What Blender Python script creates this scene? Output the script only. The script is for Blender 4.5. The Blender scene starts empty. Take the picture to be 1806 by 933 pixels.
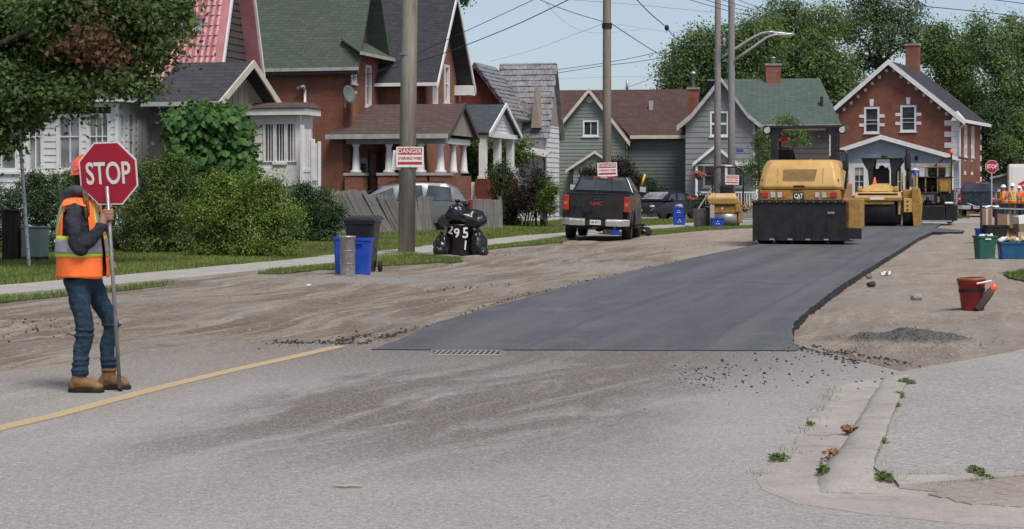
import bpy, bmesh, math, random
import numpy as np
from mathutils import Vector, Matrix, noise
R = math.radians
random.seed(7); np.random.seed(7)
SC = bpy.context.scene
COL = SC.collection

# ------------------------------------------------------------------ camera, world, sun, exposure
F, HZ, CX, CAMH = 3300.0, 336.0, 903.0, 1.47      # focal length and horizon of the photograph, in its pixels; eye height in metres
cam_d = bpy.data.cameras.new('camera'); cam = bpy.data.objects.new('camera', cam_d); COL.objects.link(cam)
cam.location = (0, 0, CAMH); cam.rotation_euler = (R(90), 0, 0)
cam_d.sensor_width = 36; cam_d.lens = F / 1806 * 36; cam_d.shift_y = (HZ - 466.5) / 1806
cam_d.clip_start = 0.1; cam_d.clip_end = 6000
SC.camera = cam
SUN_EL, SUN_AZ = R(58), R(152)     # azimuth clockwise from +Y (the view direction): from the right and behind
wd = bpy.data.worlds.new('World'); SC.world = wd; wd.use_nodes = True
wn, wl = wd.node_tree.nodes, wd.node_tree.links
sky = wn.new('ShaderNodeTexSky'); sky.sky_type = 'NISHITA'; sky.sun_disc = False
sky.sun_elevation = SUN_EL; sky.sun_rotation = SUN_AZ
sky.altitude = 200; sky.air_density = 0.75; sky.dust_density = 1.6; sky.ozone_density = 1.0
hs = wn.new('ShaderNodeHueSaturation'); hs.inputs['Saturation'].default_value = 0.75; hs.inputs['Value'].default_value = 0.78
bgn = wn['Background']; bgn.inputs['Strength'].default_value = 0.14
wl.new(sky.outputs[0], hs.inputs['Color']); wl.new(hs.outputs[0], bgn.inputs['Color'])
sd = bpy.data.lights.new('sun', 'SUN'); sd.energy = 2.9; sd.angle = R(26); sd.color = (1, .93, .84)
sun = bpy.data.objects.new('sun', sd); COL.objects.link(sun)
_s = Vector((math.sin(SUN_AZ)*math.cos(SUN_EL), math.cos(SUN_AZ)*math.cos(SUN_EL), math.sin(SUN_EL)))
sun.rotation_euler = _s.to_track_quat('Z', 'Y').to_euler()
SC.view_settings.view_transform = 'Standard'; SC.view_settings.look = 'None'
SC.view_settings.exposure = 0.3; SC.view_settings.gamma = 1.0; SC.view_settings.use_curve_mapping = False
SC.cycles.max_bounces = 6; SC.cycles.diffuse_bounces = 3; SC.cycles.transparent_max_bounces = 12

# ------------------------------------------------------------------ measuring: photograph pixel -> place
def G(px, py, z=0.0):
    D = F * (CAMH - z) / (py - HZ); return ((px - CX) / F * D, D)
def W(px, py, D): return Vector(((px - CX) / F * D, D, CAMH - (py - HZ) / F * D))

class Frame:
    """local frame of a house or machine: X to the street side, Y along the street (away), Z up"""
    def __init__(s, px, D, th): s.x, s.y, s.c, s.s = (px - CX) / F * D, D, math.cos(R(th)), math.sin(R(th)); s.th = R(th)
    def X(s, px, Y=0):
        m = (px - CX) / F; return (m*(s.y + Y*s.c) - s.x - Y*s.s) / (s.c + m*s.s)
    def Y(s, px, X=0):
        m = (px - CX) / F; return (m*(s.y - X*s.s) - s.x - X*s.c) / (s.s - m*s.c)
    def Z(s, py, X=0, Y=0): return CAMH - (py - HZ) / F * (s.y - X*s.s + Y*s.c)
    def root(s, name, label, cat, group=None, z=0):
        o = empty(name, (s.x, s.y, z), -s.th); tag(o, label, cat, group); return o

# ------------------------------------------------------------------ object helpers
def tag(o, label=None, cat=None, group=None, kind=None):
    for k, v in (('label', label), ('category', cat), ('group', group), ('kind', kind)):
        if v: o[k] = v
    return o
def empty(name, loc, rz=0):
    o = bpy.data.objects.new(name, None); COL.objects.link(o); o.location = loc; o.rotation_euler = (0, 0, rz); o.empty_display_size = .2; return o
def copy_tree(o, parent=None):
    c = o.copy(); COL.objects.link(c)
    if parent: c.parent = parent
    for ch in list(o.children): copy_tree(ch, c)
    return c
def link(name, me, mat=None, parent=None, smooth=False):
    o = bpy.data.objects.new(name, me); COL.objects.link(o)
    if mat is not None:
        for m in (mat if isinstance(mat, (list, tuple)) else [mat]): me.materials.append(m)
    if smooth: me.polygons.foreach_set('use_smooth', [True]*len(me.polygons))
    if parent: o.parent = parent
    return o
class MB:
    def __init__(s): s.v = []; s.f = []; s.mi = []; s.m = 0
    def add(s, vs, fs):
        b = len(s.v); s.v += [tuple(v) for v in vs]; s.f += [tuple(i + b for i in f) for f in fs]; s.mi += [s.m]*len(fs); return s
    def box(s, x0, x1, y0, y1, z0, z1, M=None):
        p = [(x, y, z) for z in (z0, z1) for y in (y0, y1) for x in (x0, x1)]
        if M is not None: p = [M @ Vector(q) for q in p]
        return s.add(p, [(0, 2, 3, 1), (4, 5, 7, 6), (0, 1, 5, 4), (2, 6, 7, 3), (0, 4, 6, 2), (1, 3, 7, 5)])
    def cbox(s, c, d, rot=None):
        M = Matrix.Translation(c) @ (rot.to_4x4() if rot is not None else Matrix.Identity(4))
        return s.box(-d[0]/2, d[0]/2, -d[1]/2, d[1]/2, -d[2]/2, d[2]/2, M)
    def hexa(s, b, t):          # bottom quad, top quad (counter-clockwise seen from above)
        return s.add(list(b)+list(t), [(3, 2, 1, 0), (4, 5, 6, 7), (0, 1, 5, 4), (1, 2, 6, 5), (2, 3, 7, 6), (3, 0, 4, 7)])
    def extrude(s, poly, vec):  # planar polygon pushed along vec
        n = len(poly); a = [Vector(p) for p in poly]; vec = Vector(vec); b = [p + vec for p in a]
        return s.add(a + b, [tuple(range(n))[::-1], tuple(range(n, 2*n))] + [(i, (i+1) % n, n+(i+1) % n, n+i) for i in range(n)])
    def slab(s, pts, t):        # sheet of thickness t on the underside along its normal
        a = [Vector(p) for p in pts]; n = (a[1]-a[0]).cross(a[2]-a[0]).normalized(); return s.extrude(pts, -n*t)
    def loft(s, rings, cap=True):
        n = len(rings[0]); b = len(s.v)
        for r in rings: s.v += [tuple(p) for p in r]
        for i in range(len(rings)-1):
            for j in range(n):
                s.f.append((b+i*n+j, b+i*n+(j+1) % n, b+(i+1)*n+(j+1) % n, b+(i+1)*n+j)); s.mi.append(s.m)
        if cap:
            s.f.append(tuple(b+j for j in range(n))[::-1]); s.f.append(tuple(b+(len(rings)-1)*n+j for j in range(n))); s.mi += [s.m]*2
        return s
    def tube(s, pts, r, n=8, cap=True, flat=1.0):
        pts = [Vector(p) for p in pts]; rs = r if isinstance(r, (list, tuple)) else [r]*len(pts)
        rings = []; up = Vector((0, 0, 1)); prev = None
        for i, p in enumerate(pts):
            d = (pts[min(i+1, len(pts)-1)] - pts[max(i-1, 0)]).normalized()
            if prev is None:
                a = d.cross(up if abs(d.z) < .95 else Vector((0, 1, 0))).normalized()
            else:
                a = (prev - d*prev.dot(d)).normalized()
            prev = a; b2 = d.cross(a)
            rings.append([p + (a*math.cos(k*2*math.pi/n) + b2*flat*math.sin(k*2*math.pi/n))*rs[i] for k in range(n)])
        return s.loft(rings, cap)
    def lathe(s, prof, c=(0, 0, 0), n=16, axis='z', cap=True, M=None):
        c = Vector(c); rings = []
        for r, h in prof:
            ring = []
            for k in range(n):
                a = 2*math.pi*k/n; u, w = r*math.cos(a), r*math.sin(a)
                p = Vector((u, w, h)) if axis == 'z' else (Vector((h, u, w)) if axis == 'x' else Vector((w, h, u)))
                if M is not None: p = M @ p
                ring.append(p + c)
            rings.append(ring)
        return s.loft(rings, cap)
    def ball(s, c, r, n=10, m=7, M=None):
        r = r if isinstance(r, (tuple, list)) else (r, r, r); rings = []
        for i in range(m):
            t = -math.pi/2 + math.pi*(i+.5)/m
            ring = [Vector((r[0]*math.cos(t)*math.cos(2*math.pi*k/n), r[1]*math.cos(t)*math.sin(2*math.pi*k/n), r[2]*math.sin(t))) for k in range(n)]
            rings.append([(M @ p if M is not None else p) + Vector(c) for p in ring])
        return s.loft(rings)
    def mesh(s, name='m'):
        me = bpy.data.meshes.new(name); me.from_pydata(s.v, [], s.f)
        if s.mi and max(s.mi) > 0: me.polygons.foreach_set('material_index', s.mi)
        return me
    def obj(s, name, mat=None, parent=None, smooth=False, bevel=0, seg=1, angle=30, fix=True):
        me = s.mesh(name)
        if fix or bevel:
            bm = bmesh.new(); bm.from_mesh(me)
            if bevel:
                bmesh.ops.recalc_face_normals(bm, faces=bm.faces)
                es = [e for e in bm.edges if len(e.link_faces) == 2 and e.calc_face_angle(0) > R(angle)]
                bmesh.ops.bevel(bm, geom=es, offset=bevel, segments=seg, affect='EDGES', profile=.6, clamp_overlap=True)
            bmesh.ops.recalc_face_normals(bm, faces=bm.faces)
            bm.to_mesh(me); bm.free()
        return link(name, me, mat, parent, smooth)
def auto_smooth(o, ang=35):
    me = o.data; bm = bmesh.new(); bm.from_mesh(me)
    for f in bm.faces: f.smooth = True
    for e in bm.edges: e.smooth = not (len(e.link_faces) == 2 and e.calc_face_angle(0) > R(ang))
    bm.to_mesh(me); bm.free(); return o
def remeshed(mb, name, mat, parent, voxel, it=4, fac=.5, reduce=0):
    """join overlapping volumes into ONE continuous skin"""
    me = mb.mesh(name); bm = bmesh.new(); bm.from_mesh(me); bmesh.ops.recalc_face_normals(bm, faces=bm.faces); bm.to_mesh(me); bm.free()
    o = bpy.data.objects.new('tmp', me); COL.objects.link(o)
    m = o.modifiers.new('r', 'REMESH'); m.mode = 'VOXEL'; m.voxel_size = voxel
    m = o.modifiers.new('s', 'SMOOTH'); m.iterations = it; m.factor = fac
    dg = bpy.context.evaluated_depsgraph_get(); dg.update()
    me2 = bpy.data.meshes.new_from_object(o.evaluated_get(dg)); bpy.data.objects.remove(o)
    me2.name = name
    return link(name, me2, mat, parent, True)
def text(body, size, mat, parent, M, name='lettering', depth=.002, bold=0.0, sx=1.0, align='CENTER'):
    cu = bpy.data.curves.new('t', 'FONT'); cu.body = body; cu.size = size; cu.extrude = depth; cu.offset = bold*size
    cu.align_x = align; cu.align_y = 'CENTER'; cu.resolution_u = 4
    o = bpy.data.objects.new('t', cu); COL.objects.link(o); dg = bpy.context.evaluated_depsgraph_get(); dg.update()
    me = bpy.data.meshes.new_from_object(o.evaluated_get(dg)); bpy.data.objects.remove(o)
    me.transform(M @ Matrix.Diagonal((sx, 1, 1, 1))); me.materials.clear()
    return link(name, me, mat, parent)
FACE_CAM = Matrix.Rotation(R(90), 4, 'X')      # text in the XZ plane, read from -Y
def at(x, y, z, rz=0): return Matrix.Translation((x, y, z)) @ Matrix.Rotation(rz, 4, 'Z') @ FACE_CAM

# ------------------------------------------------------------------ materials
def nd(nt, t, **kw):
    n = nt.nodes.new(t)
    for k, v in kw.items(): setattr(n, k, v)
    return n
def srgb(r, g, b): 
    f = lambda c: (c/255/12.92 if c/255 <= .04045 else ((c/255+.055)/1.055)**2.4)
    return (f(r), f(g), f(b), 1)
def lin(c): return (c[0], c[1], c[2], 1)
class Mt:
    def __init__(s, name, rough=.8, metal=0, spec=.4):
        s.m = bpy.data.materials.new(name); s.m.use_nodes = True; s.nt = s.m.node_tree; s.b = s.nt.nodes['Principled BSDF']
        s.b.inputs['Roughness'].default_value = rough; s.b.inputs['Metallic'].default_value = metal
        s.b.inputs['Specular IOR Level'].default_value = spec; s._tc = None
    def l(s, a, b): s.nt.links.new(a, b)
    def co(s):
        if not s._tc: s._tc = nd(s.nt, 'ShaderNodeTexCoord').outputs['Object']
        return s._tc
    def mapped(s, scale=(1, 1, 1), rot=(0, 0, 0), src=None):
        n = nd(s.nt, 'ShaderNodeMapping'); n.inputs['Scale'].default_value = scale; n.inputs['Rotation'].default_value = rot
        s.l(src or s.co(), n.inputs[0]); return n.outputs[0]
    def noise(s, scale, detail=4, rough=.6, src=None, lo=.3, hi=.7, dist=0):
        n = nd(s.nt, 'ShaderNodeTexNoise'); n.inputs['Scale'].default_value = scale; n.inputs['Detail'].default_value = detail
        n.inputs['Roughness'].default_value = rough; n.inputs['Distortion'].default_value = dist
        s.l(src or s.co(), n.inputs['Vector'])
        return s.ramp(n.outputs['Fac'], lo, hi)
    def ramp(s, v, lo, hi, a=0., b=1.):
        n = nd(s.nt, 'ShaderNodeMapRange'); n.interpolation_type = 'SMOOTHSTEP'
        s.l(v, n.inputs['Value']); 
        for k, x in zip(('From Min', 'From Max', 'To Min', 'To Max'), (lo, hi, a, b)): n.inputs[k].default_value = x
        return n.outputs['Result']
    def math(s, op, a, b=None, c=None):
        n = nd(s.nt, 'ShaderNodeMath', operation=op)
        for i, x in enumerate((a, b, c)):
            if x is None: continue
            if isinstance(x, (int, float)): n.inputs[i].default_value = x
            else: s.l(x, n.inputs[i])
        return n.outputs[0]
    def mix(s, fac, a, b, mode='MIX'):
        n = nd(s.nt, 'ShaderNodeMix', data_type='RGBA', blend_type=mode)
        for i, x in ((0, fac), (6, a), (7, b)):
            if isinstance(x, (int, float)): n.inputs[i].default_value = x
            elif isinstance(x, tuple): n.inputs[i].default_value = lin(x)
            else: s.l(x, n.inputs[i])
        return n.outputs[2]
    def base(s, c):
        if isinstance(c, tuple): s.b.inputs['Base Color'].default_value = lin(c)
        else: s.l(c, s.b.inputs['Base Color'])
        return s
    def bump(s, h, strength=.5, dist=.02):
        n = nd(s.nt, 'ShaderNodeBump'); n.inputs['Strength'].default_value = strength; n.inputs['Distance'].default_value = dist
        s.l(h, n.inputs['Height']); s.l(n.outputs[0], s.b.inputs['Normal']); return s
    def sep(s, src=None):
        n = nd(s.nt, 'ShaderNodeSeparateXYZ'); s.l(src or s.co(), n.inputs[0]); return n.outputs
    def comb(s, x, y, z=0.):
        n = nd(s.nt, 'ShaderNodeCombineXYZ')
        for i, v in enumerate((x, y, z)):
            if isinstance(v, (int, float)): n.inputs[i].default_value = v
            else: s.l(v, n.inputs[i])
        return n.outputs[0]
def plain(name, c, rough=.6, metal=0, var=.18, scale=6, bump=.0, spec=.4, dirt=.0, dirtc=(.12, .10, .08), grit=.0):
    """painted or cast surface: mottled colour, optional grime in patches and fine grain"""
    m = Mt(name, rough, metal, spec)
    c2 = tuple(x*(1-var) for x in c); c1 = tuple(min(1, x*(1+var*.6)) for x in c)
    col = m.mix(m.noise(scale, 5, .65), c2, c1)
    if dirt: col = m.mix(m.math('MULTIPLY', m.noise(scale*.45, 6, .7, lo=.45, hi=.75), dirt), col, dirtc)
    if grit: col = m.mix(m.math('MULTIPLY', m.noise(90, 2, .8, lo=.35, hi=.65), grit), col, tuple(x*.45 for x in c))
    m.base(col)
    r = m.noise(scale*1.7, 3, .6); m.l(m.ramp(r, 0, 1, max(.05, rough-.12), min(1, rough+.12)), m.b.inputs['Roughness'])
    if bump: m.bump(m.noise(scale*6, 4, .7), bump, .01)
    return m.m
def brick(name, c1, c2, mortar=(.30, .26, .22), bw=.215, bh=.072):
    m = Mt(name, .9, 0, .2); x = m.sep(); uv = m.comb(m.math('ADD', x[0], x[1]), x[2])
    b = nd(m.nt, 'ShaderNodeTexBrick'); m.l(uv, b.inputs['Vector'])
    for k, v in (('Color1', lin(c1)), ('Color2', lin(c2)), ('Mortar', lin(mortar))): b.inputs[k].default_value = v
    for k, v in (('Scale', 1), ('Mortar Size', .006), ('Brick Width', bw), ('Row Height', bh), ('Bias', -.1), ('Mortar Smooth', .3)): b.inputs[k].default_value = v
    col = m.mix(m.noise(1.1, 6, .65, lo=.35, hi=.75), b.outputs['Color'], tuple(v*.55 for v in c1))
    col = m.mix(m.math('MULTIPLY', m.noise(5, 4, .8, src=m.mapped((1, 1, 2.5)), lo=.5, hi=.7), .5), col, (c1[0]*.75, c1[0]*.42, c1[0]*.34))
    col = m.mix(m.math('MULTIPLY', m.noise(9, 2, .9, src=m.mapped((1, 1, 2.5), (0, 0, 1)), lo=.52, hi=.68), .45), col, tuple(v*.4 for v in c1))
    col = m.mix(m.math('MULTIPLY', m.noise(14, 3, .7, src=m.mapped((1, 1, 3))), .4), col, tuple(min(1, v*1.5) for v in c2))
    m.base(col).bump(m.math('SUBTRACT', 1., b.outputs['Fac']), .6, .01); return m.m
def shingle(name, c1, c2, w=.3, h=.14, patch=.4):
    m = Mt(name, .92, 0, .15); x = m.sep(); uv = m.comb(m.math('ADD', x[0], x[1]), m.math('MULTIPLY', x[2], 1.25))
    b = nd(m.nt, 'ShaderNodeTexBrick'); m.l(uv, b.inputs['Vector'])
    for k, v in (('Color1', lin(c1)), ('Color2', lin(c2)), ('Mortar', lin(tuple(q*.45 for q in c1)))): b.inputs[k].default_value = v
    for k, v in (('Scale', 1), ('Mortar Size', .009), ('Brick Width', w), ('Row Height', h), ('Bias', 0)): b.inputs[k].default_value = v
    col = m.mix(m.math('MULTIPLY', m.noise(.8, 6, .7, lo=.3, hi=.75), patch), b.outputs['Color'], tuple(q*.6 for q in c2))
    col = m.mix(m.math('MULTIPLY', m.noise(45, 2, .8), .5), col, tuple(min(1, q*1.7) for q in c2))
    m.base(col).bump(b.outputs['Fac'], .5, .01); return m.m
def wood(name, c1, c2, axis='z', rough=.85, sc=1.0):
    m = Mt(name, rough, 0, .2); s = {'z': (22*sc, 22*sc, 1.2*sc), 'x': (1.2*sc, 22*sc, 22*sc), 'y': (22*sc, 1.2*sc, 22*sc)}[axis]
    g = m.noise(1, 5, .7, src=m.mapped(s)); col = m.mix(g, c1, c2)
    oi = nd(m.nt, 'ShaderNodeObjectInfo').outputs['Random']
    col = m.mix(m.math('MULTIPLY', oi, .45), col, tuple(v*.5 for v in c1))
    col = m.mix(m.noise(1.5, 4, .6, lo=.5, hi=.8), col, tuple(v*.6 for v in c1))
    m.base(col).bump(g, .5, .01); return m.m
def leafmat(name, dark, light, spot=None, trans=.25, rough=.55):
    m = Mt(name, rough, 0, .25); a = nd(m.nt, 'ShaderNodeAttribute', attribute_name='tone')
    f = a.outputs['Fac']; col = m.mix(f, dark, light)
    if spot: col = m.mix(m.ramp(f, .9, .97), col, spot)
    m.base(col); tr = nd(m.nt, 'ShaderNodeBsdfTranslucent'); m.l(m.mix(1., col, (.9, 1., .5), 'MULTIPLY'), tr.inputs['Color'])
    ms = nd(m.nt, 'ShaderNodeMixShader'); ms.inputs[0].default_value = trans
    m.l(m.b.outputs[0], ms.inputs[1]); m.l(tr.outputs[0], ms.inputs[2]); m.l(ms.outputs[0], m.nt.nodes['Material Output'].inputs['Surface']); return m.m
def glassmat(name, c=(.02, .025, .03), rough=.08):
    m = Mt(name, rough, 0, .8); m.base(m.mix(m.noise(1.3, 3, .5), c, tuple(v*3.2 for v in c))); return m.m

M = {}
M['white'] = plain('white_paint', (.70, .70, .70), .55, var=.1, scale=2, dirt=.25, dirtc=(.4, .38, .35))
M['cream'] = plain('cream_trim', (.55, .50, .42), .6, var=.12, scale=3, dirt=.3, dirtc=(.3, .27, .22))
M['trimgrey'] = plain('weathered_trim', (.38, .38, .37), .7, var=.2, scale=4, dirt=.3)
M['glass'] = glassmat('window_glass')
M['glassb'] = glassmat('window_glass_curtained', (.10, .105, .11), .15)
M['brick'] = brick('red_brick', (.26, .098, .066), (.19, .07, .048))
M['brick_lit'] = brick('lit_red_brick', (.31, .125, .078), (.24, .09, .056))  # lighter copy of the red brick: light on street-facing walls put into colour
M['brickc'] = brick('painted_red_brick', (.19, .042, .03), (.14, .032, .024), (.20, .12, .10))
M['rf_green'] = shingle('green_shingles', (.048, .068, .052), (.085, .105, .085))
M['rf_green2'] = shingle('mottled_green_shingles', (.045, .07, .062), (.085, .11, .10))
M['rf_black'] = shingle('charcoal_shingles', (.028, .03, .036), (.055, .057, .065))
M['rf_blue'] = shingle('blue_grey_shingles', (.035, .043, .055), (.065, .072, .085))
M['rf_brown'] = shingle('brown_shingles', (.06, .041, .038), (.095, .068, .062))
M['rf_maroon'] = shingle('maroon_shingles', (.048, .030, .029), (.088, .058, .054))
M['rf_shake'] = plain('grey_metal_shakes', (.27, .27, .29), .45, .3, var=.3, scale=3, dirt=.5, dirtc=(.12, .11, .11))
M['rf_pink'] = plain('pink_metal_tiles', (.47, .20, .22), .5, .0, var=.2, scale=2, dirt=.4, dirtc=(.28, .15, .16))
M['sd_white'] = plain('white_siding', (.62, .62, .63), .6, var=.1, scale=2, dirt=.3, dirtc=(.35, .34, .33))
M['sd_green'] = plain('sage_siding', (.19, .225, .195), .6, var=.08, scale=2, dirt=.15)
M['sd_greend'] = plain('shaded_sage_siding', (.12, .15, .145), .6, var=.08, scale=2, dirt=.15)  # darker copy of the sage siding: the main block's shade put into colour
M['sd_grey'] = plain('blue_grey_siding', (.215, .23, .235), .65, var=.12, scale=2, dirt=.25)
M['sd_lblue'] = plain('pale_blue_siding', (.30, .36, .44), .6, var=.08, scale=2, dirt=.12)
M['sd_brown'] = plain('dark_brown_siding', (.075, .062, .062), .7, var=.15, scale=3)
M['beige'] = plain('beige_board', (.27, .24, .19), .75, var=.12, scale=3, dirt=.2)
M['stone'] = plain('grey_stone', (.25, .24, .23), .9, var=.3, scale=8, bump=.4)
M['darkint'] = plain('dark_interior', (.02, .018, .018), .9)
M['galv'] = plain('galvanised_steel', (.42, .43, .44), .45, .5, var=.2, scale=9)
M['steel'] = plain('dull_steel', (.30, .29, .30), .45, .6, var=.2, scale=12)
M['black'] = plain('black_rubber', (.018, .018, .02), .75, var=.3, scale=8, grit=.2)
M['blackp'] = plain('black_paint', (.012, .013, .016), .35, var=.2, scale=4, spec=.5, dirt=.25, dirtc=(.07, .065, .06))
M['bag'] = plain('black_bin_bag', (.01, .01, .012), .28, var=.3, scale=9, spec=.6)
M['yellow'] = plain('machine_yellow', (.52, .32, .10), .42, var=.12, scale=4, dirt=.35, dirtc=(.32, .22, .11), spec=.5)
M['yellowd'] = plain('dirty_machine_yellow', (.36, .20, .045), .55, var=.25, scale=6, dirt=.55, dirtc=(.09, .06, .03))
M['tar'] = plain('tarred_black_steel', (.009, .010, .013), .6, var=.4, scale=7, dirt=.35, dirtc=(.05, .045, .04), bump=.3)
M['red'] = plain('sign_red', (.36, .012, .035), .45, var=.06, scale=5, dirt=.12, dirtc=(.2, .02, .03))
M['signwhite'] = plain('sign_white', (.72, .70, .68), .5, var=.05, scale=8)
M['signred'] = plain('print_red', (.42, .03, .05), .6, var=.08, scale=8)
M['lamp_red'] = plain('red_lens', (.33, .018, .018), .2, var=.2, scale=8, spec=.7)
M['lamp_orange'] = plain('orange_lens', (.5, .12, .03), .2, var=.2, scale=8, spec=.7)
M['lamp_clear'] = plain('clear_lens', (.5, .5, .5), .15, .2, var=.2, scale=8, spec=.8)
M['chrome'] = plain('chrome', (.66, .65, .64), .3, .7, var=.05, scale=5)
M['pole'] = wood('pole_wood', (.27, .24, .20), (.46, .42, .36))
M['pole2'] = wood('dark_pole_wood', (.20, .175, .145), (.34, .30, .25))
M['concpole'] = plain('grey_concrete_pole', (.26, .25, .25), .85, var=.15, scale=12, grit=.4)
M['fence'] = wood('weathered_fence_wood', (.14, .135, .128), (.30, .285, .265))
M['bark'] = wood('bark', (.045, .036, .028), (.09, .075, .06), sc=.5)
M['wire'] = plain('black_wire', (.03, .03, .035), .6)
M['wirel'] = plain('grey_wire', (.22, .24, .26), .6)
M['blue'] = plain('blue_plastic', (.012, .065, .42), .4, var=.12, scale=5, dirt=.15)
M['teal'] = plain('blue_tote_plastic', (.012, .085, .19), .45, var=.12, scale=5, dirt=.15)
M['greenp'] = plain('green_plastic', (.015, .10, .075), .45, var=.12, scale=5, dirt=.15)
M['redp'] = plain('red_plastic', (.26, .022, .022), .45, var=.2, scale=6, dirt=.3, dirtc=(.1, .03, .02))
M['cardboard'] = plain('cardboard', (.24, .16, .10), .9, var=.15, scale=6)
M['ochre'] = plain('dirty_ochre', (.42, .27, .12), .9, var=.2, scale=15)
M['skin'] = plain('skin', (.36, .19, .13), .5, var=.1, scale=20)
M['hair'] = plain('brown_hair', (.06, .033, .022), .6, var=.4, scale=30, bump=.5)
M['blonde'] = plain('auburn_hair', (.19, .075, .035), .6, var=.4, scale=30, bump=.5)
M['orange'] = plain('hi_vis_orange', (1.0, .185, .035), .7, var=.12, scale=8, bump=.2)
M['lime'] = plain('hi_vis_lime', (.62, .72, .06), .65, var=.08, scale=8)
M['silver'] = plain('reflective_silver', (.36, .36, .38), .45, .2, var=.1, scale=12)
M['hat'] = plain('orange_red_hard_hat', (.9, .11, .04), .3, var=.08, scale=6, spec=.6)
M['hatw'] = plain('white_hard_hat', (.72, .73, .75), .3, var=.05, scale=6, spec=.6)
M['boot'] = plain('tan_leather', (.21, .115, .042), .65, var=.25, scale=16, bump=.3, dirt=.2)
M['hoodie'] = plain('charcoal_fleece', (.045, .05, .064), .95, var=.35, scale=14, bump=.5, spec=.1, grit=.4)
M['hood'] = plain('grey_hood_fleece', (.085, .092, .105), .95, var=.35, scale=14, bump=.5, spec=.1, grit=.4)
M['khaki'] = plain('khaki_cloth', (.11, .09, .055), .9, var=.2, scale=9)
def jeans():
    m = Mt('denim', .9, 0, .15); col = m.mix(m.noise(7, 5, .6, src=m.mapped((1, 1, .35))), (.008, .019, .040), (.024, .052, .082))
    col = m.mix(m.math('MULTIPLY', m.noise(160, 2, .8), .35), col, (.07, .11, .14)); m.base(col).bump(m.noise(22, 4, .6, src=m.mapped((1, 1, 1.3))), .45, .01); return m.m
M['denim'] = jeans()
M['lf_maple'] = leafmat('maple_leaves', (.05, .09, .035), (.17, .25, .085), trans=.45)
M['lf_red'] = leafmat('reddish_leaves', (.07, .04, .022), (.16, .08, .045), trans=.25)
M['lf_bush'] = leafmat('bush_leaves', (.045, .085, .025), (.18, .26, .065), trans=.25)
M['lf_bushy'] = leafmat('yellow_green_bush_leaves', (.065, .125, .026), (.25, .34, .07), trans=.3)  # brighter, yellower leaf colours than the other bushes
M['lf_dark'] = leafmat('dark_leaves', (.026, .052, .024), (.08, .135, .05), trans=.2)
M['lf_far'] = leafmat('far_leaves', (.075, .135, .06), (.27, .37, .15), trans=.5)
M['lf_farb'] = leafmat('far_dark_leaves', (.055, .09, .05), (.18, .25, .12), trans=.25)
M['lf_vine'] = leafmat('vine_leaves', (.022, .065, .016), (.085, .19, .04), trans=.25)
M['lf_maroon'] = leafmat('maroon_leaves', (.02, .016, .014), (.065, .04, .03), trans=.15)
M['lf_weed'] = leafmat('weed_leaves', (.07, .115, .03), (.20, .27, .08), trans=.3)
M['lf_pink'] = leafmat('pink_petals', (.45, .10, .12), (.75, .25, .24), trans=.3)
M['lf_peach'] = leafmat('peach_petals', (.5, .25, .15), (.8, .5, .38), trans=.3)
M['grass'] = leafmat('grass_blades', (.10, .145, .035), (.27, .32, .09), trans=.3, rough=.7)
M['dead'] = leafmat('dead_leaves', (.16, .08, .04), (.34, .2, .11), trans=.1)
M['ltblue'] = plain('light_blue_film', (.22, .45, .62), .35); M['ltgrey'] = plain('grey_film', (.3, .3, .31), .5)
# ================================================================== GROUND
TH = 14.0; UD = Vector((math.sin(R(TH)), math.cos(R(TH)), 0)); UR = Vector((math.cos(R(TH)), -math.sin(R(TH)), 0))
def road_uv(m):
    x = m.sep(); s, c = math.sin(R(TH)), math.cos(R(TH))
    a = m.math('ADD', m.math('MULTIPLY', x[0], s), m.math('MULTIPLY', x[1], c)); u = m.math('SUBTRACT', m.math('MULTIPLY', x[0], c), m.math('MULTIPLY', x[1], s))
    return u, a, x
def mat_dirt():
    m = Mt('sandy_dirt', .95, 0, .1); u, a, x = road_uv(m); u = m.math('ADD', u, m.math('MULTIPLY', m.noise(.16, 2, .5, lo=0, hi=1), 1.1))
    st = m.noise(1, 6, .62, src=m.comb(m.math('MULTIPLY', u, 2.2), m.math('MULTIPLY', a, .16)), lo=.43, hi=.58, dist=.6)
    st3 = m.noise(1, 4, .7, src=m.comb(m.math('MULTIPLY', u, 13.), m.math('MULTIPLY', a, .4), 7.), lo=.48, hi=.60)
    st2 = m.noise(1, 5, .7, src=m.comb(m.math('MULTIPLY', u, 6.), m.math('MULTIPLY', a, .35), 3.), lo=.45, hi=.60)
    col = m.mix(st, (.355, .305, .245), (.185, .148, .112))
    col = m.mix(m.math('MULTIPLY', st2, .75), col, (.15, .118, .092)); col = m.mix(m.math('MULTIPLY', st3, .35), col, (.15, .12, .10))
    right = m.ramp(x[0], 2.5, 4.5); col = m.mix(m.math('MULTIPLY', right, .65), col, m.mix(m.noise(.6, 6, .7, lo=.4, hi=.7), (.40, .345, .295), (.27, .225, .185)))
    col = m.mix(m.noise(.22, 5, .6, lo=.45, hi=.68), col, (.29, .27, .25))
    col = m.mix(m.math('MULTIPLY', m.noise(.55, 7, .75, lo=.56, hi=.72), .6), col, (.12, .10, .09))
    col = m.mix(m.math('MULTIPLY', m.noise(28, 4, .85, lo=.5, hi=.68), .7), col, (.11, .095, .08)); col = m.mix(m.math('MULTIPLY', m.noise(9, 4, .85, src=m.mapped((1, 1, 1), (0, 0, 1)), lo=.5, hi=.68), .6), col, (.16, .135, .11)); col = m.mix(m.math('MULTIPLY', m.noise(13, 4, .85, src=m.mapped((1, 1, 1), (0, 0, 2)), lo=.52, hi=.68), .6), col, (.47, .42, .37))
    col = m.mix(m.math('MULTIPLY', m.noise(40, 2, .8, lo=.55, hi=.72), .5), col, (.48, .44, .39))
    m.base(col).bump(m.noise(16, 6, .8, lo=0, hi=1), .8, .03); return m.m
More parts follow.
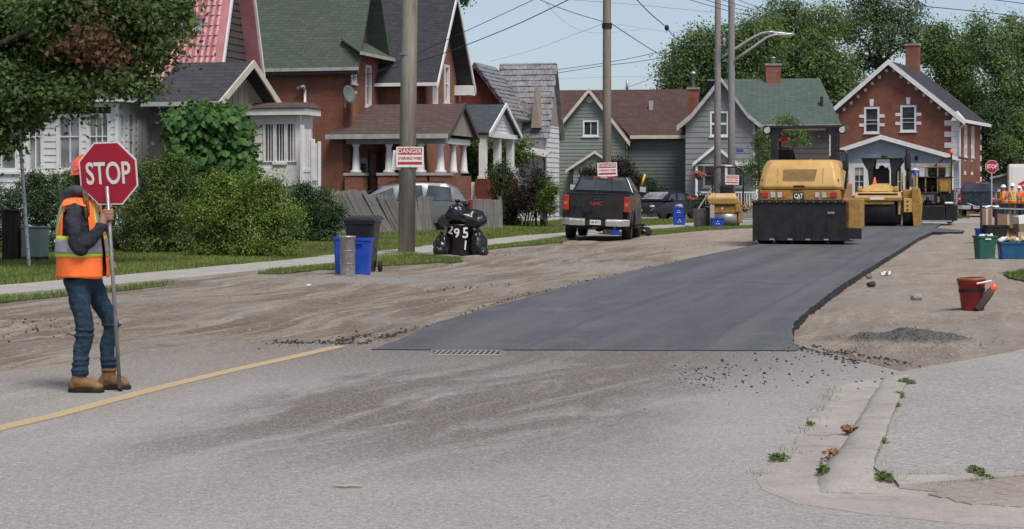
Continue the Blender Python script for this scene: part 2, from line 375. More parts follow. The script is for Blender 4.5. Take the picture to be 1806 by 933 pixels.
def mat_old(soiled=True):
    m = Mt('worn_asphalt', .9, 0, .2); u, a, x = road_uv(m)
    col = m.mix(m.noise(.5, 6, .65), (.285, .276, .266), (.345, .334, .32))
    # tracked-on soil: streaks that follow the wheels, between the yellow line and the middle of the lane
    s2, c2 = math.sin(R(21)), math.cos(R(21)); u2 = m.math('SUBTRACT', m.math('MULTIPLY', x[0], c2), m.math('MULTIPLY', x[1], s2)); a2 = m.math('ADD', m.math('MULTIPLY', x[0], s2), m.math('MULTIPLY', x[1], c2))
    st = m.noise(1, 6, .65, src=m.comb(m.math('MULTIPLY', u2, 1.9), m.math('MULTIPLY', a2, .45)), lo=.29, hi=.56, dist=1.1)
    ur = m.math('ADD', u, m.math('MULTIPLY', m.noise(.9, 4, .6, lo=0, hi=1), .9))
    band = m.math('MULTIPLY', m.ramp(ur, -4.9, -3.9), m.ramp(ur, -.9, -2.3))
    far = m.ramp(a, 8.0, 11.6)
    soil = m.math('MULTIPLY', m.math('MULTIPLY', st, band), far)
    near = m.math('MULTIPLY', m.math('MULTIPLY', m.ramp(a, 12.0, 16.8), m.ramp(u, -.3, -2.4)), .85)
    soil = m.math('MAXIMUM', soil, near)
    col = m.mix(m.math('MULTIPLY', soil, 1. if soiled else 0), col, (.112, .090, .075))
    left = m.math('MULTIPLY', m.ramp(u, -5.0, -6.2), m.noise(1, 5, .6, src=m.comb(m.math('MULTIPLY', u, 3.), m.math('MULTIPLY', a, .3)), lo=.35, hi=.6))
    col = m.mix(m.math('MULTIPLY', left, .75 if soiled else 0), col, (.24, .20, .165))
    sp = m.noise(95, 3, .9, lo=.42, hi=.66); col = m.mix(m.math('MULTIPLY', sp, .50), col, (.085, .082, .08))
    sp2 = m.noise(70, 3, .9, src=m.mapped((1, 1, 1), (0, 0, 1)), lo=.52, hi=.70); col = m.mix(m.math('MULTIPLY', sp2, .55), col, (.60, .585, .57))
    for sc_, am, c_ in ((30, .5, (.10, .095, .09)), (38, .5, (.60, .585, .56)), (11, .3, (.14, .132, .125)), (16, .25, (.55, .53, .5))): col = m.mix(m.math('MULTIPLY', m.noise(sc_, 2, .9, src=m.mapped((1, 1, 1), (0, 0, sc_)), lo=.5, hi=.72), am), col, c_)
    m.base(col).bump(m.noise(80, 3, .8, lo=0, hi=1), .5, .006); return m.m
def mat_new():
    m = Mt('fresh_asphalt', .62, 0, .45); u, a, x = road_uv(m)
    col = m.mix(m.noise(1, 5, .6, src=m.comb(m.math('MULTIPLY', u, 1.8), m.math('MULTIPLY', a, .12)), lo=.35, hi=.65), (.074, .075, .080), (.118, .119, .125))
    col = m.mix(m.noise(.7, 6, .7, lo=.5, hi=.75), col, (.15, .151, .158))
    ln_ = m.math('ABSOLUTE', m.math('SUBTRACT', m.math('FRACT', m.math('MULTIPLY', m.math('ADD', u, m.math('MULTIPLY', m.noise(.3, 2, lo=0, hi=1), .12)), .62)), .5)); col = m.mix(m.math('MULTIPLY', m.ramp(ln_, .05, .0), .45), col, (.05, .052, .056)); col = m.mix(m.math('MULTIPLY', m.ramp(u, -3.2, -5.2), .0), col, (.2, .2, .21))
    col = m.mix(m.math('MULTIPLY', m.noise(75, 3, .9, lo=.45, hi=.68), .6), col, (.035, .037, .042))
    col = m.mix(m.math('MULTIPLY', m.noise(60, 2, .9, src=m.mapped((1, 1, 1), (0, 0, 1)), lo=.58, hi=.74), .5), col, (.27, .27, .28))
    for sc_, am, c_ in ((22, .4, (.045, .047, .052)), (28, .4, (.20, .205, .215))): col = m.mix(m.math('MULTIPLY', m.noise(sc_, 2, .9, src=m.mapped((1, 1, 1), (0, 0, sc_)), lo=.5, hi=.72), am), col, c_)
    m.base(col).bump(m.noise(60, 3, .85, lo=0, hi=1), .5, .006); return m.m
def mat_conc(name, c1, c2):
    m = Mt(name, .9, 0, .15); col = m.mix(m.noise(1.4, 6, .7), c1, c2)
    col = m.mix(m.math('MULTIPLY', m.noise(60, 4, .9, lo=.48, hi=.7), .45), col, tuple(v*.5 for v in c1))
    col = m.mix(m.math('MULTIPLY', m.noise(2.5, 7, .75, lo=.52, hi=.68), .5), col, (.20, .18, .16)); col = m.mix(m.math('MULTIPLY', m.noise(24, 3, .9, lo=.52, hi=.72), .5), col, (.17, .155, .14)); col = m.mix(m.math('MULTIPLY', m.noise(30, 3, .9, src=m.mapped((1, 1, 1), (0, 0, 2)), lo=.55, hi=.72), .5), col, (.58, .55, .52))
    m.base(col).bump(m.noise(45, 4, .8, lo=0, hi=1), .5, .006); return m.m
def mat_line():
    m = Mt('worn_yellow_paint', .7, 0, .3); col = m.mix(m.noise(40, 5, .8, lo=.36, hi=.60), (.56, .39, .15), (.36, .31, .23))
    col = m.mix(m.noise(2.2, 4, .6, lo=.55, hi=.8), col, (.34, .28, .20)); m.base(col); return m.m
M['dirt'], M['old'], M['new'], M['line'] = mat_dirt(), mat_old(), mat_new(), mat_line()
M['conc'] = mat_conc('worn_concrete', (.40, .372, .345), (.30, .277, .256)); M['walk'] = mat_conc('pavement_concrete', (.40, .385, .36), (.33, .315, .295))
M['apron'] = mat_old(False); M['paver'] = mat_conc('pink_grey_paver', (.33, .28, .25), (.27, .235, .21))
M['turf'] = plain('turf_soil', (.065, .095, .03), .95, var=.35, scale=3, bump=.4, grit=.4)
def mat_gravel():
    m = Mt('dark_gravel', .9, 0, .2); v = nd(m.nt, 'ShaderNodeTexVoronoi'); v.inputs['Scale'].default_value = 55; m.l(m.co(), v.inputs['Vector'])
    s = nd(m.nt, 'ShaderNodeSeparateColor'); m.l(v.outputs['Color'], s.inputs[0])
    gz = m.sep()[2]; gcol = m.mix(s.outputs[0], (.05, .047, .045), (.165, .152, .142)); gcol = m.mix(m.ramp(m.math('ADD', gz, m.math('MULTIPLY', m.noise(5, 4, .8, lo=0, hi=1), .06)), .085, .03), gcol, (.28, .24, .20))
    m.base(gcol).bump(v.outputs['Distance'], .9, .02); return m.m
M['gravel'] = mat_gravel()
M['crumb'] = plain('asphalt_crumb', (.045, .040, .037), .9, var=.4, scale=20)

XB = [-14, -5.2, -4.16, -3.74, -3.18, -2.32, -1.45, 2.75, 2.98, 3.16, 4.7, 8]
YB = [6, 13.2, 15.1, 15.9, 17.2, 18.0, 18.1, 17.9, 16.1, 15.1, 17.1, 20.6]
def ybound(x): return float(np.interp(x, XB, YB))
def poly_in(x, y, P):
    c = False; j = len(P)-1
    for i in range(len(P)):
        if (P[i][1] > y) != (P[j][1] > y) and x < (P[j][0]-P[i][0])*(y-P[i][1])/(P[j][1]-P[i][1])+P[i][0]: c = not c
        j = i
    return c
SW = [Vector((-13.6, 8, 0)), Vector((-10.1, 18.5, 0)), Vector((-7.42, 27.2, 0)), Vector((-4.55, 36.7, 0)), Vector((-1.8, 47.5, 0)), Vector((1.05, 59.5, 0)), Vector((6.6, 77.0, 0)), Vector((15.0, 103.0, 0))]
def sw_x(y): return float(np.interp(y, [p.y for p in SW], [p.x for p in SW]))
EDGE = sorted([G(a, b, .06) for a, b in ((1644, 409), (1622, 418), (1600, 432), (1560, 456), (1520, 480), (1472, 510), (1440, 535), (1408, 560), (1396, 577), (1398, 592), (1412, 603))], key=lambda p: p[1]); EX = [p[0] for p in EDGE]; EY = [p[1] for p in EDGE]
def dirt_h(x, y):
    u = x*UR.x + y*UR.y; a = x*UD.x + y*UD.y
    b = ybound(x) + .22*noise.noise((x*1.3, y*1.3, 0)); t = max(0., min(1., (y-b)/.5+.3)); t = t*t*(3-2*t)
    z = .014*noise.noise((x*.6, y*.6, 2)) + (.042*noise.noise((u*2.6+.8*noise.noise((a*.12, u*.2, 1)), a*.10, 5)) + .026*noise.noise((u*7, a*.16, 8)))*(1 if x < 3 else .5) + .008*noise.noise((x*5, y*5, 9)) + .005*noise.noise((x*14, y*14, 3))
    ex = float(np.interp(y, EY, EX)); dd = x-ex
    if -.3 < dd < .55 and y > 17.6: z = min(z, .0) - .045*(1-max(0, dd)/.55)
    w = sw_x(y)
    if x < w + 1.2: z = min(z, -.004)*(1 if x > w-1 else .3)
    # loose ridge of soil left by the grader near the kerb line on the left
    z += .13*math.exp(-((x+5.6)**2/.9 + (y-19.6)**2/.8))*(.6+.8*noise.noise((x*4, y*4, 1)))
    z += .05*math.exp(-((x-4.3)**2/2.5 + (y-22.5)**2/4))*(.4+noise.noise((x*3, y*3, 4)))
    return -.07 + t*(.07 + z) if y > b-.4 else -.07
def ground():
    o = MB().add([(-3000, -60, -.12), (3000, -60, -.12), (3000, 5000, -.12), (-3000, 5000, -.12)], [(0, 1, 2, 3)]).obj('ground', M['dirt'], fix=False); tag(o, kind='structure')
    ny, nx = 330, 300; ys = [11.5*(118/11.5)**(j/(ny-1)) for j in range(ny)]; v = []
    for y in ys:
        h = .30*y + 2.5
        for i in range(nx):
            x = -h + 2*h*i/(nx-1); v.append((x, y, dirt_h(x, y)))
    f = [(j*nx+i, j*nx+i+1, (j+1)*nx+i+1, (j+1)*nx+i) for j in range(ny-1) for i in range(nx-1)]
    me = bpy.data.meshes.new('dirt_roadbed'); me.from_pydata(v, [], f); tag(link('dirt_roadbed', me, M['dirt'], smooth=True), kind='structure')
ground()
def sheet(name, pts, z, t, mat, parent=None, kind='structure', rough=0, seed=0):
    P = []
    n = len(pts)
    for i in range(n):
        a, b = Vector((*pts[i], 0)), Vector((*pts[(i+1) % n], 0)); P.append(a)
        if rough:
            k = int((b-a).length/.15); nn = Vector((-(b-a).y, (b-a).x, 0)).normalized()
            for q in range(1, min(k, 400)):
                p = a.lerp(b, q/k); P.append(p + nn*rough*noise.noise((p.x*3+seed, p.y*3, seed)))
    o = MB().extrude([(p.x, p.y, z-t) for p in P], (0, 0, t)).obj(name, mat, parent)
    if kind and not parent: tag(o, kind=kind)
    return o
def GG(L, z=0): return [G(a, b, z) for a, b in L]
old = sheet('old_asphalt_road', [(-14, 3.5), (14, 3.5), (14, 8.5)] + [(x, ybound(x)+.12) for x in (8, 4.7, 3.16, 2.98, 2.75, 1.5, 0, -1.45, -2.32, -3.18, -3.74, -4.16, -5.2)] + [(-14, 6.2)], 0.0, .04, M['old'])
yl = []
ctr = [G(-90, 781), G(0, 756), G(100, 733), G(200, 706), G(300, 680), G(400, 656), G(500, 634), G(600, 611)]
for sgn in (1, -1):
    L = []
    for k in range(60):
        t = k/59*(len(ctr)-1); i = min(int(t), len(ctr)-2); p = Vector(ctr[i]).lerp(Vector(ctr[i+1]), t-i)
        L.append((p.x + sgn*(.062+.008*noise.noise((k*.9, sgn, 0))), p.y - sgn*.02))
    yl += L if sgn > 0 else L[::-1]
sheet('yellow_centre_line', yl, .006, .004, M['line'], parent=old)
new_pts = GG([(655, 606), (690, 594), (800, 560), (900, 532), (1000, 505), (1100, 481), (1200, 459), (1330, 432), (1420, 416), (1510, 402), (1560, 395), (1660, 395)], .06) + \
    GG([(1648, 402), (1668, 403), (1700, 406), (1698, 409), (1644, 409), (1622, 418), (1600, 432), (1560, 456), (1520, 480), (1472, 510), (1440, 535), (1408, 560), (1396, 577), (1398, 592), (1412, 603), (1404, 608)], .06)
mo = sheet('fresh_asphalt_mat', new_pts, .06, .12, M['new'], rough=.035, seed=4)
bm = bmesh.new(); bm.from_mesh(mo.data); bmesh.ops.bisect_plane(bm, geom=bm.verts[:]+bm.edges[:]+bm.faces[:], plane_co=(0, 19.8, 0), plane_no=(0, 1, 0))
for v in bm.verts:
    if v.co.z > 0: v.co.z = .008+.052*max(0, min(1, (v.co.y-18.1)/1.7))
mo.data.materials.append(M['tar'])
for f in bm.faces:
    f.normal_update()
    if abs(f.normal.z) < .5: f.material_index = 1
bm.to_mesh(mo.data); bm.free()      # the mat is feathered down to the old surface at the seam
# cross street and far pavement
sheet('cross_street', [(10, 86), (60, 71), (64, 80), (14, 95)], .012, .06, M['apron'])
sheet('far_pavement', [(13, 96.5), (60, 83), (60.5, 85), (13.6, 98.5)], .03, .1, M['walk'])
# left pavement, slab by slab
sw = tag(bpy.data.objects.new('pavement', None), kind='structure'); COL.objects.link(sw)
def along(P, step):
    out = []; d = 0; i = 0; cur = P[0].copy()
    while True:
        out.append((cur.copy(), (P[i+1]-P[i]).normalized())); need = step
        while i < len(P)-1 and (P[i+1]-cur).length < need: need -= (P[i+1]-cur).length; cur = P[i+1].copy(); i += 1
        if i >= len(P)-1: break
        cur = cur + (P[i+1]-cur).normalized()*need
    return out
pts = along(SW, 1.55)
for k in range(len(pts)-1):
    (a, da), (b, db) = pts[k], pts[k+1]; na, nb = Vector((da.y, -da.x, 0))*.70, Vector((db.y, -db.x, 0))*.70
    if k: na = Vector((pts[k-1][1].y+da.y, -pts[k-1][1].x-da.x, 0)).normalized()*.70
    g = da*.010; rz = random.uniform(-.008, .008); top = .035+rz
    q = [a+na+g, b+nb-g, b-nb-g, a-na+g]
    MB().hexa([(p.x, p.y, -.1) for p in q], [(p.x, p.y, top+random.uniform(-.004, .004)) for p in q]).obj('slab', M['walk'], sw, bevel=.008)
# lawns
lawn = [(sw_x(y)-.72, y) for y in (12, 18.5, 27.2, 36.7, 47.5, 59.5, 77, 92)] + [(-4, 96), (-12, 75), (-24, 60), (-30, 30), (-30, 12)]
sheet('lawn', lawn, .02, .1, M['turf'])
strips = [GG([(585, 470), (612, 458), (700, 449), (735, 450), (760, 452), (812, 457), (815, 462), (760, 464), (640, 473)]),
          GG([(455, 484), (480, 478), (585, 470), (640, 473), (560, 478), (500, 484)]), GG([(855, 437), (980, 423), (1000, 424), (990, 429), (900, 436), (862, 441)]),
          GG([(-60, 532), (60, 524), (180, 512), (300, 500), (310, 504), (200, 517), (60, 530), (-60, 540)]), GG([(1080, 412), (1240, 401), (1330, 399), (1330, 402), (1250, 406), (1120, 418)]),
          GG([(1770, 484), (1806, 478), (1900, 476), (1900, 496), (1806, 497), (1780, 491)])]
for i, s in enumerate(strips): sheet('grass_verge', s, .026, .05, M['turf'], rough=.05, seed=i)
# corner: gutter, kerb, footway, edging, pavers
K = lambda L, z=0: [G(1200 + a*.3355, 640 + b*.3355, z) for a, b in L]
sheet('concrete_gutter', K([(1200, 62), (1000, 85), (880, 110), (810, 140), (790, 210), (700, 290), (640, 370), (580, 450), (480, 545), (400, 610), (430, 670), (600, 740), (1000, 800), (1500, 850), (1850, 872), (1850, 775), (1806, 760), (1450, 735), (1350, 680), (1150, 662), (1110, 650), (1030, 580), (960, 520), (1020, 430), (1060, 370), (1110, 250), (1170, 100)]), .0022, .05, M['conc'], rough=.03, seed=1)
sheet('asphalt_footway', K([(1170, 90), (1220, 62), (1500, 20), (1806, -70), (2600, -250), (2600, 560), (1806, 592), (1110, 612), (1040, 575), (985, 520), (1035, 430), (1075, 370), (1125, 250)]), .010, .06, M['apron'])
sheet('concrete_edging', K([(1110, 608), (1806, 587), (2600, 555), (2600, 585), (1806, 604), (1150, 655)]), .016, .05, M['conc'])
kc = K([(1140, 85), (1095, 180), (1060, 250), (1015, 350), (985, 420), (945, 490), (905, 560), (885, 620), (905, 690)]); kw = [.085, .09, .09, .095, .095, .10, .11, .12, .12]; kh = [.02, .035, .045, .05, .055, .06, .065, .05, .008]
rings = []
for i, (c, w, h) in enumerate(zip(kc, kw, kh)):
    c = Vector((*c, 0)); d = (Vector((*kc[min(i+1, 8)], 0))-Vector((*kc[max(i-1, 0)], 0))).normalized(); n = Vector((-d.y, d.x, 0))
    if n.x > 0: n = -n
    rings.append([c+n*w*1.5+Vector((0, 0, -.03)), c+n*w*1.25+Vector((0, 0, h*.35)), c+n*w*.75+Vector((0, 0, h*.85)), c+n*w*.2+Vector((0, 0, h)), c-n*w*.7+Vector((0, 0, h)), c-n*w+Vector((0, 0, h*.9)), c-n*w+Vector((0, 0, -.03))])
ks = []
for i in range(len(rings)-1):
    for q in range(8): ks.append([a.lerp(b, q/8)+Vector((noise.noise(a.lerp(b, q/8)*9), 0, noise.noise(a.lerp(b, q/8)*9+Vector((5, 0, 0)))))*(.012 if 0 < j < 6 else 0) for j, (a, b) in enumerate(zip(rings[i], rings[i+1]))])
ks.append(rings[-1]); ko = MB().loft(ks).obj('kerb', M['conc'], smooth=True); auto_smooth(ko, 50); tag(ko, kind='structure')
for cr in ([(960, 128), (1000, 133), (1045, 135)], [(640, 380), (760, 384), (880, 372)]):
    q = [Vector((*p, 0)) for p in K(cr)]; mb = MB()
    Q = [a.lerp(b, k/5)+Vector((.012*noise.noise(a.lerp(b, k/5)*17), .02*noise.noise(a.lerp(b, k/5)*13+Vector((4, 0, 0))), 0)) for a, b in zip(q[:-1], q[1:]) for k in range(5)]+[q[-1]]
    zc = .004
    for a, b in zip(Q[:-1], Q[1:]):
        d_ = (b-a).normalized(); n_ = Vector((-d_.y, d_.x, 0))*.006; mb.hexa([(p.x, p.y, -.005) for p in (a-n_, b-n_, b+n_, a+n_)], [(p.x, p.y, zc) for p in (a-n_, b-n_, b+n_, a+n_)])
    tag(mb.obj('pavement_crack', M['gravel']), kind='structure')
pv = tag(bpy.data.objects.new('paver_path', None), kind='structure'); COL.objects.link(pv)
area = K([(1150, 664), (1806, 606), (2600, 590), (2600, 850), (1806, 765), (1450, 737), (1350, 684)])
sheet('paver_sand', area, .0065, .05, M['paver'])
p0 = Vector((*K([(1150, 664)])[0], 0)); ex = (Vector((*K([(1806, 606)])[0], 0))-p0).normalized(); ey = Vector((ex.y, -ex.x, 0))
n = 0
for r in range(14):
    w, d = (.105, .21) if r == 0 else (.21, .105); y0 = 0 if r == 0 else .215+(r-1)*.109
    for c in range(34):
        x0 = c*(w+.006) + (0 if r % 2 else .1)*(r > 0); ctr_ = p0 + ex*(x0+w/2) + ey*(y0+d/2)
        if not poly_in(ctr_.x, ctr_.y, area) or ctr_.x > 3.6: continue
        z = .010+random.uniform(-.002, .002); q = [p0+ex*x0+ey*y0, p0+ex*(x0+w)+ey*y0, p0+ex*(x0+w)+ey*(y0+d), p0+ex*x0+ey*(y0+d)]
        MB().hexa([(p.x, p.y, -.03) for p in q], [(p.x, p.y, z) for p in q]).obj('paver', M['paver'], pv, bevel=.004); n += 1
# gravel pile
def pile():
    rings = []; cx, cy = 3.86, 18.15; v = []; N = 70
    for j in range(N):
        for i in range(N):
            u, w = i/(N-1)*2-1, j/(N-1)*2-1; x, y = cx + u*1.15, cy + w*.85
            h = .20*max(0, 1-math.hypot((u+.02*w)/.55, w/.75))**1.0*.9 + .06*math.exp(-((u+.45)**2/.09+w*w/.15)) + .05*math.exp(-((u-.4)**2/.08+w*w/.12))
            h *= 1 + .35*noise.noise((x*4, y*4, 0)); v.append((x, y, h - .035 + .02*noise.noise((x*12, y*12, 1)) + .008*noise.noise((x*30, y*30, 1))))
    me = bpy.data.meshes.new('gravel_pile'); me.from_pydata(v, [], [(j*N+i, j*N+i+1, (j+1)*N+i+1, (j+1)*N+i) for j in range(N-1) for i in range(N-1)])
    return tag(link('gravel_pile', me, M['gravel'], smooth=True), 'small heap of dark loose gravel at the corner of the fresh asphalt', 'gravel', kind='stuff')
pile()
ROCK = [(-.5, -.35, 0), (.45, -.4, 0), (.55, .3, 0), (-.4, .45, 0), (-.3, -.2, .6), (.25, -.25, .7), (.3, .2, .55), (-.25, .25, .5)]
RF = [(3, 2, 1, 0), (4, 5, 6, 7), (0, 1, 5, 4), (1, 2, 6, 5), (2, 3, 7, 6), (3, 0, 4, 7)]
def stones(name, spots, mat, label, cat):
    mb = MB()
    for x, y, s, z in spots:
        a = random.uniform(0, 6.3); k = random.uniform(.6, 1.1)
        mb.add([(x+(p[0]*math.cos(a)-p[1]*math.sin(a))*s, y+(p[0]*math.sin(a)+p[1]*math.cos(a))*s, z+p[2]*s*k+random.uniform(-.1, .1)*s) for p in ROCK], RF)
    return tag(mb.obj(name, mat), label, cat, kind='stuff')
sp = []
def spray(n, poly, s0, s1, z=0.0):
    xs = [p[0] for p in poly]; ys = [p[1] for p in poly]; k = 0
    while k < n:
        x, y = random.uniform(min(xs), max(xs)), random.uniform(min(ys), max(ys))
        if poly_in(x, y, poly): sp.append((x, y, s0*.6+(s1-s0*.6)*random.random()**2.6, z)); k += 1
spray(220, GG([(1180, 640), (1420, 612), (1560, 640), (1640, 700), (1500, 690), (1260, 700)]), .008, .028)
spray(160, GG([(1200, 650), (1300, 645), (1260, 690), (1190, 680)]), .006, .022)
spray(90, GG([(1000, 620), (1440, 620), (1480, 800), (1150, 760)]), .005, .016)
spray(60, GG([(300, 700), (1300, 700), (1300, 930), (100, 930)]), .004, .010)
for k in range(1500):   # crumbs along the mat's edges and the seam
    t = random.random(); a, b = random.choice([((480, 604), (655, 606)), ((560, 601), (700, 594)), ((1404, 610), (1520, 640)), ((1420, 606), (1640, 650)), ((655, 606), (900, 533)), ((900, 533), (1200, 459))])
    x, y = G(a[0]+(b[0]-a[0])*t, a[1]+(b[1]-a[1])*t); r = random.gauss(0, .10); sp.append((x-abs(r)*.6, y+r*(1 if random.random() < .7 else 2.5), .005+.028*random.random()**2.5, dirt_h(x, y)+.002 if dirt_h(x, y) > -.05 else 0))
for k in range(260):
    x, y = random.gauss(-5.5, .7), random.gauss(19.6, .7); sp.append((x, y, .006+.03*random.random()**2.5, dirt_h(x, y)))
for t0, t1 in (((1140, 437), (1310, 431)), ((860, 452), (960, 447)), ((740, 518), (900, 500))):
    for k in range(60):
        q = random.random(); x, y = G(t0[0]+(t1[0]-t0[0])*q, t0[1]+(t1[1]-t0[1])*q+random.gauss(0, 1.6)); sp.append((x, y, .008+.025*random.random()**2, dirt_h(x, y)))
stones('asphalt_crumbs', sp, M['crumb'], 'dark asphalt crumbs scattered where old and new asphalt meet', 'asphalt crumbs')
sp = []
spray(420, GG([(1420, 545), (1480, 510), (1650, 420), (1900, 430), (1900, 600), (1640, 640), (1440, 606)]), .012, .035)
spray(700, GG([(-50, 620), (-50, 540), (400, 500), (960, 440), (1280, 430), (900, 525), (640, 598), (300, 610)]), .012, .045)
spray(900, GG([(1400, 612), (1480, 590), (1600, 566), (1720, 585), (1790, 604), (1700, 628), (1580, 650), (1470, 636)]), .008, .04)
spray(500, GG([(1440, 606), (1520, 590), (1700, 590), (1760, 610), (1600, 650), (1480, 630)]), .01, .03)
stones('pebbles', [(x, y, s, dirt_h(x, y)-.002) for x, y, s, z in sp], M['stone'], 'small grey pebbles strewn over the bare dirt verges', 'pebbles')
def rock(px, py, s, label, mat='stone'):
    x, y = G(px, py); mb = MB(); bm = bmesh.new(); bmesh.ops.create_icosphere(bm, subdivisions=2, radius=s)
    for v in bm.verts: v.co *= 1+.35*noise.noise(v.co*(2/s)); v.co.z *= .65
    me = bpy.data.meshes.new('rock'); bm.to_mesh(me); bm.free(); o = link('rock', me, M[mat]); o.location = (x, y, s*.4); tag(o, label, 'rock')
rock(1617, 529, .085, 'fist sized reddish grey rock on the sandy ground left of the red bucket', 'paver')
rock(1533, 490, .06, 'small dark rock by the edge of the fresh asphalt below the white litter', 'gravel')
rock(1537, 505, .075, 'dark clod lying nearest the curved edge of the fresh asphalt', 'crumb')
# catch basin grate
gx, gy = G(822, 622); gr = empty('drain_grate', (gx, gy, 0)); tag(gr, 'worn steel drain grate set in the old asphalt just before the seam', 'drain grate')
fb = MB()
for a in ((-.33, .33, -.25, -.22), (-.33, .33, .22, .25), (-.33, -.30, -.22, .22), (.30, .33, -.22, .22)): fb.box(*a, -.02, .007)
fb.obj('grate_frame', M['steel'], gr, bevel=.003)
MB().box(-.30, .30, -.22, .22, -.02, .0025).obj('grate_pit', M['darkint'], gr)
for k in range(12):
    x = -.27+k*.049; MB().extrude([(x-.03, -.22, .001), (x-.006, -.22, .001), (x+.034, .22, .001), (x+.010, .22, .001)], (0, 0, .0075)).obj('bar', M['concpole'] if k % 3 else M['stone'], gr)
# litter
def crumple(name, px, py, w, d, h, mat, label, cat, z=0):
    x, y = G(px, py); N = 9; v = [((i/(N-1)-.5)*w, (j/(N-1)-.5)*d, h*abs(noise.noise((i*.9, j*.9, px)))+.004) for j in range(N) for i in range(N)]
    me = bpy.data.meshes.new(name); me.from_pydata(v, [], [(j*N+i, j*N+i+1, (j+1)*N+i+1, (j+1)*N+i) for j in range(N-1) for i in range(N-1)])
    o = link(name, me, mat); o.location = (x, y, z); md = o.modifiers.new('s', 'SOLIDIFY'); md.thickness = .002; return tag(o, label, cat)
crumple('paper_scrap', 1562, 485, .17, .3, .12, M['white'], 'crumpled white paper lying on dirt right of the fresh asphalt', 'litter')
crumple('paper_scrap', 545, 504, .06, .12, .04, M['white'], 'tiny white paper scrap on gravel left of the blue bins', 'litter')
x, y = G(615, 861); st = MB().tube([(-.075, 0, .008), (-.045, .008, .011), (-.01, -.004, .009), (.0, .006, .014), (.05, .0, .010), (.072, .008, .012)], [.004, .008, .006, .009, .006, .004], 7).obj('twig', plain('peeled_wood', (.42, .32, .28), .8), None, True); st.location = (x, y, 0)
tag(st, 'pale peeled wood splinter lying alone on the asphalt in front', 'wood splinter')

# ================================================================== FOLIAGE
def leaves(name, pos, nrm, size, mat, parent=None, tone=None, aspect=.62, fold=.25):
    """many small folded leaves, one mesh; pos, nrm (N,3)"""
    N = len(pos); rs = np.random.RandomState(N)
    t = rs.normal(size=(N, 3)); nrm = nrm/np.linalg.norm(nrm, axis=1, keepdims=True); t -= nrm*(t*nrm).sum(1, keepdims=True); t /= np.linalg.norm(t, axis=1, keepdims=True)
    b = np.cross(nrm, t); s = (size*rs.uniform(.65, 1.3, N))[:, None] if np.isscalar(size) else size[:, None]
    a0 = pos - t*s*.5; a1 = pos + b*s*.5*aspect + nrm*s*fold*.4 - t*s*.06; a2 = pos + t*s*.5; a3 = pos - b*s*.5*aspect + nrm*s*fold*.4 - t*s*.06
    v = np.stack([a0, a1, a2, a3], 1).reshape(-1, 3).astype(np.float32)
    idx = (np.arange(N)*4)[:, None]; f = np.concatenate([idx, idx+1, idx+2, idx, idx+2, idx+3], 1).reshape(-1).astype(np.int32)
    me = bpy.data.meshes.new(name); me.vertices.add(4*N); me.vertices.foreach_set('co', v.ravel())
    me.loops.add(6*N); me.loops.foreach_set('vertex_index', f); me.polygons.add(2*N)
    me.polygons.foreach_set('loop_start', np.arange(0, 6*N, 3, dtype=np.int32)); me.update(calc_edges=True)
    at_ = me.attributes.new('tone', 'FLOAT', 'POINT'); tn = tone if tone is not None else rs.uniform(0, 1, N); at_.data.foreach_set('value', np.repeat(np.clip(tn, 0, 1), 4).astype(np.float32))
    return link(name, me, mat, parent)
def cloud(blobs, n, clump=.45, per=40, seed=0, flat=.7, shell=.55):
    """leaf positions in clumps spread through ellipsoids (cx,cy,cz,rx,ry,rz); clumps carry their own tone"""
    rs = np.random.RandomState(seed); w = np.array([b[3]*b[5]+b[3]*b[4]+b[4]*b[5] for b in blobs]); w = w/w.sum(); P, N_, T = [], [], []
    for b, ww in zip(blobs, w):
        k = max(3, int(n*ww/per)); d = rs.normal(size=(k, 3)); d /= np.linalg.norm(d, axis=1, keepdims=True); r = rs.uniform(shell**3, 1, k)**(1/3)*rs.uniform(.78, 1.16, k)*(1+.25*np.array([noise.noise((float(q[0])*2.2+seed, float(q[1])*2.2, float(q[2])*2.2)) for q in d]))
        c = d*r[:, None]*np.array(b[3:6]) + np.array(b[:3]); sz = clump*rs.uniform(.4, 1.35, k); tone = rs.uniform(.0, .85, k)
        p = c.repeat(per, 0) + rs.normal(size=(k*per, 3))*sz.repeat(per)[:, None]*np.array([.5, .5, .5*flat])
        nn = d.repeat(per, 0)*.7 + rs.normal(size=(k*per, 3))*.6 + np.array([0, 0, .45])
        P.append(p); N_.append(nn); T.append(np.clip(tone.repeat(per)+rs.normal(size=k*per)*.16, 0, .88))
    return np.concatenate(P), np.concatenate(N_), np.concatenate(T)
def px_blobs(L, D, depth=.8):
    """ellipses measured in the photograph (px,py,rx,ry[,dD]) become ellipsoids round distance D"""
    out = []
    for b in L:
        d = D + (b[4] if len(b) > 4 else random.uniform(-1, 1)); p = W(b[0], b[1], d); out.append((p.x, p.y, p.z, b[2]/F*d, (b[2]+b[3])/2/F*d*depth, b[3]/F*d))
    return out
